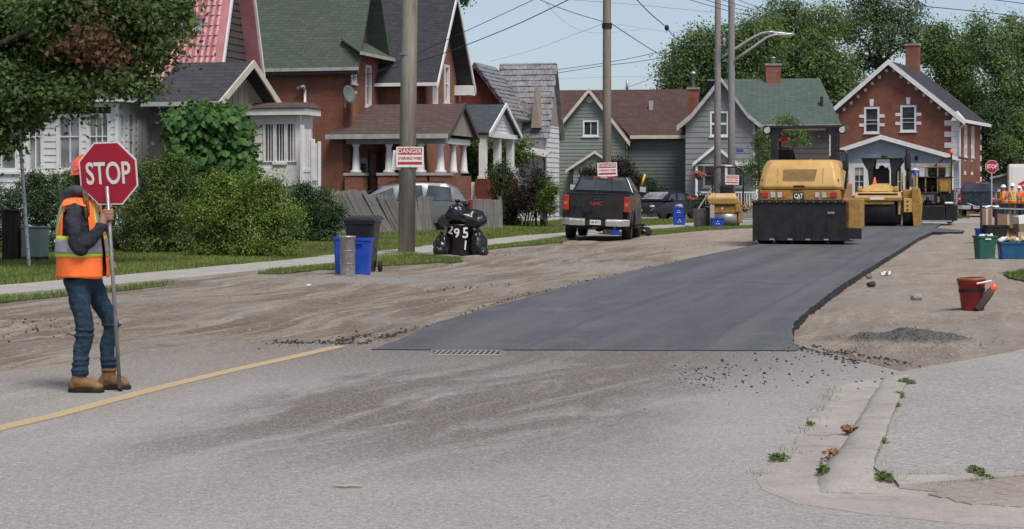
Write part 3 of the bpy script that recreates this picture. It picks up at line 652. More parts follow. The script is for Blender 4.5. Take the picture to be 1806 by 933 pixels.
def tree(name, label, base, blobs, n, leaf, mat, trunk=.25, clump=.5, per=40, seed=0, group=None, shell=.55, cat='tree', tmat='bark', extra=None, gap=False):
    bx, by = base; t = empty(name, (bx, by, 0)); tag(t, label, cat, group)
    L = [(b[0]-bx, b[1]-by, b[2], *b[3:]) for b in blobs]; P, N_, T = cloud(L, n, clump, per, seed, shell=shell); leaves('crown', P, N_, leaf, M[mat], t, T)
    if extra: 
        P, N_, T = cloud([(b[0]-bx, b[1]-by, b[2], *b[3:]) for b in extra[0]], extra[1], clump, per, seed+9, shell=.3); leaves('reddish_foliage', P, N_, leaf, M[extra[2]], t, T)
    cz = sum(b[2] for b in L)/len(L); zt = max(.8, min(b[2]-b[5]*.4 for b in L)) ; mb = MB(); rd = random.Random(seed)
    cx, cy = sum(b[0] for b in L)/len(L), sum(b[1] for b in L)/len(L); top = Vector((cx*.4, cy*.4, (zt+cz)/2))
    mb.tube([(0, 0, -.1), (0, 0, .3), (top.x*.3, top.y*.3, top.z*.5), top], [trunk*1.35, trunk*1.05, trunk*.9, trunk*.75], 10).obj('trunk', M[tmat], t, True)
    for b in L:
        e = Vector(b[:3]); s = top.lerp(Vector((0, 0, top.z*.6)), rd.random()*.5); mid = s.lerp(e, .5)+Vector((rd.uniform(-.3, .3), rd.uniform(-.3, .3), rd.uniform(0, .5)))
        lb = MB(); lb.tube([s, mid, e.lerp(mid, .1), e+(e-mid)*.12], [trunk*.45, trunk*.28, trunk*.14, trunk*.05], 6)
        for q in range(4):
            a = mid.lerp(e, rd.uniform(.2, 1)); d = Vector((rd.gauss(0, 1), rd.gauss(0, 1), rd.gauss(.4, .8))).normalized()*rd.uniform(.5, .95)*b[3]
            lb.tube([a, a+d*.5+Vector((0, 0, .1)), a+d], [trunk*.14, trunk*.08, trunk*.03], 5)
        lb.obj('limb', M[tmat], t, True)
    return t
def bush(name, label, blobs, n, leaf, mat, clump=.22, per=26, seed=0, group=None, cat='bush', stems=True):
    bx = sum(b[0] for b in blobs)/len(blobs); by = sum(b[1] for b in blobs)/len(blobs); t = empty(name, (bx, by, 0)); tag(t, label, cat, group)
    n = int(n*2.1); leaf *= .84; L = [(b[0]-bx, b[1]-by, b[2], b[3]*.94, b[4]*.94, b[5]*.94) for b in blobs]; L += [(b[0], b[1]-b[4]*.2, max(.25, b[5]*.45), b[3]*.95, b[4]*.95, max(.25, b[5]*.45)) for b in L if b[2] < b[5]*1.6]; rq = random.Random(seed+50)
    for b in L[:len(blobs)]:
        for q in range(7):
            a_ = rq.uniform(0, 6.28); e_ = rq.uniform(.1, 1.3); L.append((b[0]+b[3]*math.cos(a_)*math.cos(e_), b[1]+b[4]*math.sin(a_)*math.cos(e_), b[2]+b[5]*math.sin(e_)*1.0, rq.uniform(.10, .24), rq.uniform(.10, .24), rq.uniform(.16, .40)))
    P, N_, T = cloud(L, n, clump, per, seed, flat=.9, shell=.6); P[:, 2] = np.abs(P[:, 2]-.03)+.03; leaves('foliage', P, N_, leaf, M[mat], t, T)
    if stems:
        mb = MB(); rd = random.Random(seed)
        for b in L[:len(blobs)]:
            for q in range(3):
                a = (b[0]+rd.uniform(-.15, .15), b[1]+rd.uniform(-.15, .15), -.03); mb.tube([a, ((a[0]+b[0])/2+rd.uniform(-.3, .3)*b[3], b[1]+rd.uniform(-.3, .3), b[2]*.6), (b[0]+rd.uniform(-.5, .5)*b[3], b[1]+rd.uniform(-.2, .5)*b[4], b[2]+b[5]*.3)], [.03, .02, .01], 5)
        mb.obj('stems', M['bark'], t)
    return t
def grass(name, polys, dens, h, label, z=.02, w=.011):
    rs = np.random.RandomState(len(polys)+int(dens)); V, T = [], []
    for P in polys:
        xs = [p[0] for p in P]; ys = [p[1] for p in P]; A = (max(xs)-min(xs))*(max(ys)-min(ys)); k = int(A*dens)
        q = np.stack([rs.uniform(min(xs), max(xs), k), rs.uniform(min(ys), max(ys), k)], 1); ins = np.zeros(k, bool); j = len(P)-1
        for i in range(len(P)):
            yi, yj, xi, xj = P[i][1], P[j][1], P[i][0], P[j][0]
            if yi != yj: ins ^= ((yi > q[:, 1]) != (yj > q[:, 1])) & (q[:, 0] < (xj-xi)*(q[:, 1]-yi)/(yj-yi)+xi)
            j = i
        V.append(q[ins])
    q = np.concatenate(V); N = len(q); q = q + rs.normal(size=(N, 2))*.035
    f = np.array([noise.noise((a*.5, b*.5, 1)) for a, b in q[::1]]) if N < 40000 else np.sin(q[:, 0]*1.7+np.sin(q[:, 1]*1.1)*1.3)*.4
    a = rs.uniform(0, 6.28, N); hh = h*rs.uniform(.5, 1.25, N)*(1+.5*f); le = rs.normal(size=(N, 2))*h*.35
    v0 = np.stack([q[:, 0]-np.cos(a)*w, q[:, 1]-np.sin(a)*w, np.full(N, z-.01)], 1); v1 = np.stack([q[:, 0]+np.cos(a)*w, q[:, 1]+np.sin(a)*w, np.full(N, z-.01)], 1); v2 = np.stack([q[:, 0]+le[:, 0], q[:, 1]+le[:, 1], z+hh], 1)
    me = bpy.data.meshes.new(name); me.vertices.add(3*N); me.vertices.foreach_set('co', np.stack([v0, v1, v2], 1).astype(np.float32).ravel())
    me.loops.add(3*N); me.loops.foreach_set('vertex_index', np.arange(3*N, dtype=np.int32)); me.polygons.add(N); me.polygons.foreach_set('loop_start', np.arange(0, 3*N, 3, dtype=np.int32)); me.update(calc_edges=True)
    t = me.attributes.new('tone', 'FLOAT', 'POINT'); t.data.foreach_set('value', np.repeat(np.clip(.45+.5*f+rs.normal(size=N)*.22, 0, 1), 3).astype(np.float32))
    return tag(link(name, me, M['grass']), label, 'grass', kind='stuff')
near_lawn = [(sw_x(y)-.70, y) for y in (22, 27.2, 32, 36.7, 42, 47.5, 53, 59.5)] + [(-6.5, 59.5), (-10.5, 46), (-14, 38), (-12, 28), (-11.5, 22)]
far_lawn = [(sw_x(y)-.70, y) for y in (59.5, 66, 72, 77, 92)] + [(4, 96), (-4, 76), (-7, 62)]
jl = []
for L_ in ([(1175, 95), (1120, 250), (1075, 365), (1030, 440), (990, 520), (1045, 585), (1112, 648)], [(1115, 606), (1400, 598), (1806, 585), (2200, 570)], [(1150, 660), (1450, 638), (1806, 603)], [(812, 140), (702, 292), (582, 452), (470, 555), (402, 612)], [(905, 565), (860, 650), (830, 700)]):
    q = K(L_)
    for a, b in zip(q[:-1], q[1:]):
        a, b = Vector((*a, 0)), Vector((*b, 0)); n_ = Vector((-(b-a).y, (b-a).x, 0)).normalized()*.022; m_ = max(2, int((b-a).length/.07))
        for k in range(m_):
            if noise.noise((a.lerp(b, k/m_))*5.5) > -.02: p, q2 = a.lerp(b, k/m_), a.lerp(b, (k+1)/m_); jl.append([(p.x-n_.x, p.y-n_.y), (q2.x-n_.x, q2.y-n_.y), (q2.x+n_.x, q2.y+n_.y), (p.x+n_.x, p.y+n_.y)])
grass('joint_grass', jl, 2600, .022, 'sparse grass growing in the joints of the kerb and footway', .008, .0022)
grass('lawn_grass', [near_lawn], 420, .06, 'short mown grass between the pavement and the hedges', .02)
grass('far_lawn_grass', [far_lawn], 110, .07, 'mown grass further up the street before the houses', .02, .02)
grass('verge_grass', strips, 520, .06, 'uneven grass patches between the pavement and the dirt', .024)
# ================================================================== HOUSES
class Wall:
    """a wall plane in a house frame: o + t*s + n*d + z"""
    def __init__(s, kind, at_, o2=0.0):
        if kind == 'S': s.o, s.t, s.n = Vector((0, at_, 0)), Vector((1, 0, 0)), Vector((0, -1, 0))
        else: s.o, s.t, s.n = Vector((at_, 0, 0)), Vector((0, 1, 0)), Vector((1, 0, 0))
    def P(s, a, z, d=0.): return s.o + s.t*a + s.n*d + Vector((0, 0, z))
    def box(s, mb, a0, a1, z0, z1, d0, d1):
        q = [s.P(a0, z0, d1), s.P(a1, z0, d1), s.P(a1, z0, d0), s.P(a0, z0, d0)]; return mb.hexa(q, [p+Vector((0, 0, z1-z0)) for p in q])
    def quad(s, mb, q, d0, d1):   # q: (a0,z),(a1,z),(a2,z2),(a3,z2) going round
        return mb.hexa([s.P(*q[0], d1), s.P(*q[1], d1), s.P(*q[1], d0), s.P(*q[0], d0)], [s.P(*q[3], d1), s.P(*q[2], d1), s.P(*q[2], d0), s.P(*q[3], d0)])
def span(poly, z):
    xs = []
    for i in range(len(poly)):
        a, b = poly[i], poly[(i+1) % len(poly)]
        if abs(a[1]-b[1]) < 1e-9:
            if abs(a[1]-z) < 1e-6: xs += [a[0], b[0]]
        elif min(a[1], b[1])-1e-6 <= z <= max(a[1], b[1])+1e-6: xs.append(a[0]+(b[0]-a[0])*(z-a[1])/(b[1]-a[1]))
    return (min(xs), max(xs)) if xs else None
def pieces(poly, ops, z0, z1):
    e = 1e-4; a, b = span(poly, z0+e), span(poly, z1-e)
    if not a or not b: return []
    cuts = sorted([(o[0], o[1]) for o in ops if o[2] < z1-e and o[3] > z0+e]); out = []; l0, l1 = a[0], b[0]
    for c in cuts:
        if c[0] > l0+.01: out.append([(l0, z0), (c[0], z0), (max(min(c[0], b[1]), l1), z1), (l1, z1)])
        l0 = l1 = c[1]
    if a[1] > l0+.01: out.append([(l0, z0), (a[1], z0), (max(b[1], l1) if b[1] > l1 else l1+.001, z1), (l1, z1)])
    return out
def wall(par, Wl, poly, ops, mat, depth=.2, name='wall', d=0.):
    zs = sorted({p[1] for p in poly} | {o[2] for o in ops} | {o[3] for o in ops}); mb = MB()
    for z0, z1 in zip(zs[:-1], zs[1:]):
        if z1-z0 < .005: continue
        for q in pieces(poly, ops, z0, z1): Wl.quad(mb, q, d-depth, d)
    return mb.obj(name, M[mat], par)
def siding(par, Wl, poly, ops, pitch, mat, d=.0, lip=.028):
    wall(par, Wl, poly, ops, 'darkint', .12, 'wall_core', d-.01); z = min(p[1] for p in poly); zt = max(p[1] for p in poly)
    cuts = {p[1] for p in poly} | {o[2] for o in ops} | {o[3] for o in ops}
    while z < zt-.03:
        zn = min(z+pitch, zt); L = sorted({z, zn} | {c for c in cuts if z+.01 < c < zn-.01})
        for a, b in zip(L[:-1], L[1:]):
            da, db = d+lip-(lip-.004)*(a-z)/pitch, d+lip-(lip-.004)*(b-z)/pitch
            for q in pieces(poly, ops, a, b):
                MB().hexa([Wl.P(*q[0], da), Wl.P(*q[1], da), Wl.P(*q[1], d-.008), Wl.P(*q[0], d-.008)], [Wl.P(*q[3], db), Wl.P(*q[2], db), Wl.P(*q[2], d-.008), Wl.P(*q[3], d-.008)]).obj('siding_board', M[mat], par, fix=False)
        z = zn
def window(par, Wl, s0, s1, z0, z1, cols=1, rows=(.5,), trim='white', glass='glass', d=0., w=.09, mw=.035, sill=True, name='window'):
    mb = MB(); B = lambda *a: Wl.box(mb, *a)
    B(s0, s0+w, z0, z1, d-.10, d+.035); B(s1-w, s1, z0, z1, d-.10, d+.035); B(s0+w, s1-w, z1-w, z1, d-.10, d+.033); B(s0+w, s1-w, z0, z0+w, d-.10, d+.033)
    if sill: B(s0-.05, s1+.05, z0-.07, z0-.002, d-.06, d+.08)
    o = mb.obj(name, M[trim], par)
    g = MB(); Wl.box(g, s0+w, s1-w, z0+w, z1-w, d-.075, d-.06); g.obj('pane', M[glass], o)
    if glass == 'glass' and cols == 2 and random.random() < .4:
        g = MB(); Wl.box(g, s0+w*1.1, s1-w*1.1, z0+(z1-z0)*random.uniform(.45, .7), z1-w*1.1, d-.058, d-.054); g.obj('blind', M['trimgrey'], o)
    for k in range(1, cols):
        x = s0+w+(s1-s0-2*w)*k/cols; g = MB(); Wl.box(g, x-mw/2, x+mw/2, z0+w, z1-w, d-.053, d-.02); g.obj('muntin', M[trim], o)
    for r in rows:
        z = z0+w+(z1-z0-2*w)*r; g = MB(); Wl.box(g, s0+w, s1-w, z-mw/2, z+mw/2, d-.052, d-.012); g.obj('muntin', M[trim], o)
    return o
def roof(par, pts, mat, t=.12, name='roof', fascia=None):
    o = MB().slab(pts, t).obj(name, M[mat], par)
    return o
def board(par, a, b, h, w, mat, name='fascia'):   # a straight trim board from a to b, hanging h, thick w (horizontal)
    a, b = Vector(a), Vector(b); d = (b-a).normalized(); s = d.cross(Vector((0, 0, 1)))
    s = s.normalized()*w/2 if s.length > .01 else Vector((w/2, 0, 0)); up = Vector((0, 0, -h)); mb = MB()
    mb.hexa([a+s+up, b+s+up, b-s+up, a-s+up], [a+s, b+s, b-s, a-s]); return mb.obj(name, M[mat], par)
def chimney(par, x, y, z0, z1, w, mat='brick', pipe=0, d=None):
    d = d or w; c = MB().box(x-w/2, x+w/2, y-d/2, y+d/2, z0, z1-.12).obj('chimney', M[mat], par); MB().box(x-w/2-.06, x+w/2+.06, y-d/2-.06, y+d/2+.06, z1-.12, z1).obj('chimney_cap', M['stone'], c)
    if pipe: MB().lathe([(.09, 0), (.09, pipe*.8), (.15, pipe*.8), (.15, pipe*.88), (.05, pipe)], (x, y, z1), 10).obj('flue_pipe', M['galv'], c, True)
def dish(par_frame, label, loc, r, face, mat='stone', pole=.5):
    t = empty('satellite_dish', loc); tag(t, label, 'satellite dish'); f = Vector(face).normalized(); q = f.to_track_quat('Z', 'Y').to_matrix().to_4x4()
    MB().lathe([(.01, 0), (r*.5, r*.05), (r*.8, r*.14), (r, r*.24), (r*1.02, r*.22), (r*.8, r*.10), (r*.5, r*.015), (.01, -.03)], (0, 0, 0), 24, M=q).obj('reflector', M[mat], t, True)
    MB().tube([q @ Vector((0, -r*.9, r*.2)), q @ Vector((0, -r*.6, r*.9)), q @ Vector((0, -r*.1, r*1.2))], .018, 6).obj('feed_arm', M['galv'], t); MB().cbox(q @ Vector((0, -r*.05, r*1.22)), (.07, .07, .1)).obj('feed_horn', M['trimgrey'], t)
    MB().tube([(0, 0, 0), q @ Vector((0, 0, -.15)), q @ Vector((0, 0, -.15))+Vector((0, 0, -pole))], .025, 6).obj('mount', M['galv'], t); return t

# ---------------- house 1: white enclosed porch, vine, pink tile roof
f1 = Frame(207, 52, 15); h1 = f1.root('house', 'white clapboard sun porch with many tall windows, nearest building on the left', 'house', 'houses along the left side of the street')
S, E = Wall('S', 0), Wall('E', 0); xl = f1.X(-60); ze = f1.Z(180)
ops = []; wins = [(-30, 33, 236, 288, 2), (46, 78, 238, 302, 2), (100, 146, 222, 300, 2), (153, 196, 192, 300, 3)]
zs0, zs1 = f1.Z(302), f1.Z(200)
for a, b, t_, bt, c in wins: ops.append((f1.X(a), f1.X(b), zs0, zs1))
siding(h1, S, [(xl, 0), (-.0, 0), (0, ze), (xl, ze)], ops, .19, 'sd_white')
for (a, b, z0, z1), wv in zip(ops, wins): window(h1, S, a, b, z0, z1, wv[4], (.62,), w=.10, glass='glassb')
y1 = f1.Y(284); eops = []
for a, b in ((210, 219), (224, 237), (262, 277)): eops.append((f1.Y(a), f1.Y(b), f1.Z(285), f1.Z(196)))
dr = (f1.Y(241), f1.Y(257), .45, f1.Z(205)); siding(h1, E, [(0, 0), (y1, 0), (y1, ze), (0, ze)], eops+[dr], .19, 'sd_white')
for a, b, z0, z1 in eops: window(h1, E, a, b, z0, z1, 2, (.42, .7), w=.07)
mb = MB(); E.box(mb, *dr[:2], dr[2], dr[3], -.10, .03); do = mb.obj('door', M['white'], h1)
g = MB(); E.box(g, dr[0]+.28, dr[1]-.28, dr[2]+1.15, dr[3]-.3, .031, .04); g.obj('pane', M['glass'], do); MB().ball((.07, dr[0]+.12, 1.5), .04).obj('handle', M['steel'], do)
for a, z in ((-.05, .10), (0.0, .10)): pass
MB().box(-.06, .05, -.05, .06, 0, ze).obj('corner_board', M['white'], h1)
MB().extrude([(xl, -.35, ze), (.35, -.35, ze), (.35, y1+.35, ze), (xl, y1+.35, ze)], (0, 0, .16)).obj('porch_fascia', M['white'], h1)
roof(h1, [(xl, -.40, ze+.17), (.4, -.40, ze+.17), (-1.2, 2.2, ze+.62), (xl, 2.2, ze+.62)], 'rf_black', .03); roof(h1, [(.4, -.4, ze+.172), (.4, y1+.4, ze+.172), (-1.2, y1, ze+.62), (-1.2, 2.2, ze+.62)], 'rf_black', .03)
# dark roofed porch gable with the vine wall below
f1b = Frame(372, 52, 15); g1 = f1b.root('porch', 'dark grey gabled side porch with beige gable board above the climbing vine', 'porch')
yb = f1b.Y(466); zb = f1b.Z(172); za = f1b.Z(112, 0, yb/2)
xs = f1b.X(262); E0 = Wall('E', 0)
wall(g1, E0, [(0, 0), (yb, 0), (yb, zb), (yb/2, za-.1), (0, zb)], [], 'beige', .15)
for k in range(9):
    y = yb*(k+.5)/9; h = zb+(za-zb)*(1-abs(y-yb/2)/(yb/2)); mb = MB(); E0.box(mb, y-.02, y+.02, zb-.3, h-.15, .001, .02); mb.obj('batten', M['beige'], g1)
wall(g1, Wall('S', 0), [(xs, 0), (0, 0), (0, zb), (xs, zb)], [], 'sd_brown', .15)
roof(g1, [(xs, -.45, zb-.15), (.45, -.45, zb-.15), (.45, yb/2, za+.05), (xs, yb/2, za+.05)], 'rf_black', .08); roof(g1, [(.45, yb+.45, zb-.15), (xs, yb+.45, zb-.15), (xs, yb/2, za+.052), (.45, yb/2, za+.052)], 'rf_black', .08)
board(g1, (.47, -.47, zb-.12), (.47, yb/2, za+.09), .22, .05, 'cream', 'bargeboard'); board(g1, (.471, yb+.47, zb-.12), (.471, yb/2, za+.09), .22, .05, 'cream', 'bargeboard'); board(g1, (xs, -.47, zb-.13), (.45, -.47, zb-.13), .12, .05, 'trimgrey', 'gutter')
# two storey body with pink roof
f1c = Frame(366, 58, 15); b1 = f1c.root('house', 'brown sided two storey house body with steep pink metal tile roof behind the sun porch', 'house', 'houses along the left side of the street')
zc = f1c.Z(112); yw = 3.2; zt = zc+5.0; E1 = Wall('E', 0); wo = (f1c.Y(374), f1c.Y(393), f1c.Z(107), f1c.Z(73))
siding(b1, E1, [(0, 0), (yw, 0), (yw, zc), (yw/2, zt), (0, zc)], [wo], .22, 'sd_brown'); window(b1, E1, *wo, 2, (), w=.08, glass='glassb')
wall(b1, Wall('S', 0), [(-8, 0), (0, 0), (0, zc), (-8, zc)], [], 'sd_brown', .15)
sl = (zt-zc)/(yw/2)
e = .35; A = lambda x, y: (x, y, zc+sl*(y)) if y <= yw/2 else (x, y, zc+sl*(yw-y))
roof(b1, [A(-8, -e), A(.5, -e), A(.5, yw/2), A(-8, yw/2)], 'rf_pink', .10); roof(b1, [A(.5, yw+e), A(-8, yw+e), A(-8, yw/2), A(.5, yw/2)], 'rf_pink', .10)
for a_, b_ in ((-e, yw/2), (yw+e, yw/2)): q_ = [A(-8, a_), A(.49, a_), A(.49, b_), A(-8, b_)]; q_ = q_ if a_ < b_ else q_[::-1]; roof(b1, [(x_, y_, z_-.125) for x_, y_, z_ in q_], 'sd_brown', .03, 'soffit')
tl = MB(); ln = math.hypot(1, sl); r = 0; dz = .34/ln
y = -e
while y < yw/2-.02:      # pressed tile courses: a rib every 20 cm, a step every course
    for k in range(27):
        x = -5.1+k*.2; p = Vector((x, y, zc+sl*y+.02)); d = Vector((0, dz, dz*sl)); n_ = Vector((0, -sl, 1)).normalized()
        tl.loft([[p+n_*.055, p+Vector((.07, 0, 0))+n_*.09, p+Vector((.14, 0, 0))+n_*.055, p+Vector((.07, 0, 0))], [p+d+n_*.02, p+d+Vector((.07, 0, 0))+n_*.055, p+d+Vector((.14, 0, 0))+n_*.02, p+d+Vector((.07, 0, 0))]])
    y += dz
tag(tl.obj('roof_tiles', M['rf_pink'], b1), kind='stuff')
board(b1, (.53, -e-.02, zc-e*sl+.05), (.53, yw/2, zt+.08), .3, .06, 'white', 'bargeboard'); board(b1, (.531, yw+e+.02, zc-e*sl+.05), (.531, yw/2, zt+.08), .3, .06, 'white', 'bargeboard')
dx = f1c.X(335); MB().box(dx-.45, dx+.25, .2, 1.2, f1c.Z(55), f1c.Z(30)).obj('dormer', M['white'], b1); D0 = Wall('S', .2); window(b1, D0, dx-.38, dx+.18, f1c.Z(53), f1c.Z(33), 4, (), 'white', 'glassb', w=.05, sill=False, d=.02)
roof(b1, [(dx-.55, .0, f1c.Z(29)), (dx+.35, .0, f1c.Z(29)), (dx+.35, 1.6, f1c.Z(20)), (dx-.55, 1.6, f1c.Z(20))], 'rf_pink', .06)
# white back room with three paned windows + white vinyl fence
f1d = Frame(527, 54.1, 15); w1 = f1d.root('sun_room', 'small white clapboard sun room with triple casement windows and low brown roof', 'building')
xd, zd = f1d.X(441), f1d.Z(203); S1 = Wall('S', 0); wz0, wz1 = f1d.Z(286), f1d.Z(216); wx = [f1d.X(v) for v in (466, 525)]
siding(w1, S1, [(xd, 0), (0, 0), (0, zd), (xd, zd)], [(wx[0], wx[1], wz0-.0, wz1)], .26, 'sd_white')
for k in range(3):
    a = wx[0]+(wx[1]-wx[0])*k/3; window(w1, S1, a, a+(wx[1]-wx[0])/3-.01, wz0, wz1, 3, (), w=.04, mw=.022, d=.03, glass='glass', sill=(k == 1))
mb = MB(); S1.box(mb, wx[0]-.05, wx[1]+.05, f1d.Z(328), f1d.Z(296), .03, .06); mb.obj('panel', M['white'], w1)
MB().box(-.05, .06, -.05, .06, 0, zd).obj('corner_board', M['white'], w1); wall(w1, Wall('E', 0), [(0, 0), (.9, 0), (.9, zd), (0, zd)], [], 'sd_white'); wall(w1, Wall('S', .9), [(xd, 0), (0, 0), (0, zd), (xd, zd)], [], 'sd_white')
MB().extrude([(xd-.1, -.3, zd), (.3, -.3, zd), (.3, 1.0, zd), (xd-.1, 1.0, zd)], (0, 0, .2)).obj('fascia', M['white'], w1)
roof(w1, [(xd-.1, -.35, zd+.21), (.35, -.35, zd+.21), (.0, .6, zd+.40), (xd-.1, .6, zd+.40)], 'rf_brown', .03); roof(w1, [(.35, -.35, zd+.211), (.35, 1.05, zd+.211), (0, 1.05, zd+.40), (0, .6, zd+.40)], 'rf_brown', .03)
ff = Frame(530, 53.6, 15); vf = ff.root('vinyl_fence', 'tall white vinyl privacy fence panels stepping down beside the sun room', 'fence'); 
for a, b, t_ in ((530, 549, 228), (549, 563, 253)):
    xa, xb = ff.X(a), ff.X(b); z1 = ff.Z(t_); MB().box(xa, xa+.10, -.05, .05, 0, z1+.12).obj('post', M['white'], vf, bevel=.008)
    n = 3
    for k in range(n): MB().box(xa+.10+(xb-xa-.1)*k/n+.004, xa+.10+(xb-xa-.1)*(k+1)/n-.004, -.02, .02, .1, z1).obj('panel_board', M['white'], vf)
    MB().box(xa+.1, xb, -.035, .035, z1*.62, z1*.62+.1).obj('rail', M['white'], vf)
MB().box(ff.X(561), ff.X(563)+.04, -.05, .05, 0, ff.Z(250)).obj('post', M['white'], vf, bevel=.008)

# ---------------- house 2: tall red brick house
f2 = Frame(617, 70, 15); h2 = f2.root('house', 'tall red brick house with mottled green roof, charcoal wing roof and brown porch roof', 'house', 'houses along the left side of the street')
z2 = f2.Z(86); S2, E2 = Wall('S', 0), Wall('E', 0); yw = 3.3; mg = 1.7; zap = z2+3.6
wall(h2, S2, [(-8.5, 0), (0, 0), (0, z2-.2), (-8.5, z2-.2)], [], 'brick', .3)
w_ = [(f2.Y(617.5), f2.Y(627), f2.Z(146), f2.Z(106)), (f2.Y(644), f2.Y(654), f2.Z(184), f2.Z(109))]; w_[0] = (max(.12, w_[0][0]), w_[0][1]+.05, w_[0][2], w_[0][3])
wall(h2, E2, [(0, 0), (yw, 0), (yw, z2), (0, z2)], w_, 'brick_lit', .28)
for a, b, z0, z1 in w_: window(h2, E2, a, b, z0, z1, 1, (.5,), w=.10, glass='glassb')
A = lambda x, y: (x, y, z2-.05+(zap-z2)/mg*(y if y <= mg else 2*mg-y))
roof(h2, [A(-9, -.42), A(.45, -.42), A(.45, mg), A(-9, mg)], 'rf_green', .12); roof(h2, [A(.45, 2*mg+.42), A(-9, 2*mg+.42), A(-9, mg), A(.45, mg)], 'rf_green', .12)
wall(h2, Wall('E', -.35), [(0, z2-.1), (2*mg, z2-.1), (mg, zap-.2)], [(.55, .95, z2+.35, z2+.9)], 'sd_brown', .15, 'gable'); window(h2, Wall('E', -.35), .55, .95, z2+.35, z2+.9, 1, (), w=.08)
roof(h2, [(.55, -.42, z2-.12), (.55, 3.7, z2-.12), (-.34, 3.5, z2+.42), (-.34, .0, z2+.42)], 'rf_green', .06, 'pent_roof')
board(h2, (-9, -.46, z2-.72), (.5, -.46, z2-.72), .12, .1, 'trimgrey', 'gutter'); board(h2, (.58, -.4, z2-.14), (.58, 3.5, z2-.14), .12, .08, 'trimgrey', 'gutter')
# wing
xw, y0, y1 = 1.9, 3.3, 7.5; zw = f2.Z(116, 1.9, 3.3); ym = (y0+y1)/2; za2 = zw+2.95
wall(h2, Wall('S', y0), [(0, 0), (xw, 0), (xw, zw-.13), (0, zw-.13)], [], 'brick', .28, d=0)
Ew = Wall('E', xw); w_ = [(f2.Y(763, xw), f2.Y(771.5, xw), f2.Z(184, xw, 4), f2.Z(114, xw, 4)), (f2.Y(783, xw), f2.Y(792, xw), f2.Z(181, xw, 6), f2.Z(114, xw, 6))]
wall(h2, Ew, [(y0, 0), (y1, 0), (y1, zw), (ym, za2-.1), (y0, zw)], w_, 'brick_lit', .28)
for a, b, z0, z1 in w_: window(h2, Ew, a, b, z0, z1, 1, (.5,), w=.11, glass='glassb')
sl = (za2-zw)/(ym-y0); A = lambda x, y: (x, y, zw+sl*((y-y0) if y <= ym else (y1-y)))
roof(h2, [A(-4, y0-.5), A(xw+.65, y0-.5), A(xw+.65, ym), A(-4, ym)], 'rf_black', .10); roof(h2, [A(xw+.65, y1+.5), A(-4, y1+.5), A(-4, ym), A(xw+.65, ym)], 'rf_black', .10)
board(h2, (xw+.68, y0-.53, zw-.5*sl+.04), (xw+.68, ym, za2+.07), .22, .05, 'white', 'bargeboard'); board(h2, (xw+.681, y1+.53, zw-.5*sl+.04), (xw+.681, ym, za2+.07), .26, .05, 'white', 'bargeboard'); board(h2, (-.0, y0-.54, zw-.5*sl+.02), (xw+.66, y0-.54, zw-.5*sl+.02), .13, .08, 'white', 'gutter')
MB().box(xw-.02, xw+.68, y1-.25, y1+.45, zw-.95, zw-.55).obj('cornice_return', M['white'], h2)
MB().box(.2, xw-.06, y1+.02, y1+.9, 0, zw-.9).obj('brick_buttress', M['brick'], h2)
# porch
px0, px1 = 0.0, 3.6; zp = f2.Z(238, 2, -.4); zr = f2.Z(184, 2, 1.6)
for a, b in (((-.65, -.55), None),): pass
pr = [(-.75, -.55, zp), (4.0, -.55, zp), (4.0, 1.55, zr), (.35, 1.55, zr)]; roof(h2, pr, 'rf_brown', .10, 'porch_roof'); roof(h2, [(4.0, 3.29, zp), (.01, 3.29, zp), (.35, 1.55, zr+.002), (4.0, 1.55, zr+.002)], 'rf_brown', .10, 'porch_roof')
roof(h2, [(-.75, .4, zp), (-.75, -.55, zp), (.35, 1.55, zr), (.3, 1.6, zr)], 'rf_brown', .08, 'porch_roof')
board(h2, (-.75, -.58, zp+.03), (4.02, -.58, zp+.03), .17, .07, 'trimgrey', 'gutter'); wall(h2, Wall('E', 3.9), [(-.4, zp), (3.2, zp), (1.55, zr-.1)], [], 'beige', .1, 'porch_gable')
board(h2, (4.03, -.57, zp), (4.03, 1.55, zr+.04), .2, .05, 'sd_brown', 'bargeboard'); board(h2, (4.031, 3.5, zp), (4.031, 1.55, zr+.04), .2, .05, 'sd_brown', 'bargeboard')
MB().box(-.1, 3.75, -.12, .12, zp-.32, zp-.12).obj('porch_beam', M['trimgrey'], h2); MB().box(3.5, 3.75, .13, 3.2, zp-.32, zp-.12).obj('porch_beam', M['white'], h2)
MB().box(-.02, 3.8, .0, 3.25, .4, .52).obj('porch_floor', M['stone'], h2); MB().box(.0, 3.75, .0, 3.2, zp-.11, zp-.07).obj('porch_ceiling', M['sd_brown'], h2)
zc0 = f2.Z(305, 1, 0); zc1 = zp-.32
for k, X_ in enumerate([f2.X(628), f2.X(686), f2.X(742), 3.55]):
    MB().box(X_-.34, X_+.34, -.30, .32, 0, zc0-.1).obj('pier', M['brick'], h2); MB().box(X_-.38, X_+.38, -.34, .36, zc0-.1, zc0).obj('pier_cap', M['conc'], h2)
    MB().lathe([(.22, zc0), (.22, zc0+.08), (.15, zc0+.12), (.10, zc1-.12), (.14, zc1-.08), (.16, zc1)], (X_, 0, 0), 14).obj('column', M['white'], h2, True)
for yy in (1.6, 3.0): MB().lathe([(.22, zc0), (.15, zc0+.12), (.10, zc1-.12), (.16, zc1)], (3.55, yy, 0), 14).obj('column', M['white'], h2, True)
MB().box(3.3, 3.8, .4, 3.2, 0, zc0-.1).obj('pier', M['brick'], h2)
for a_, b_ in ((.15, .8), (2.0, 3.1)): window(h2, E2, a_, b_, 1.0, 3.0, 1, (.5,), 'sd_brown', 'glass', d=.05)  # dark panes added on the back wall to supply the porch's shade
window(h2, Wall('S', y0), .1, .58, .6, 3.0, 1, (), 'sd_brown', 'glass', d=.05)  # another dark pane added to deepen the porch shade
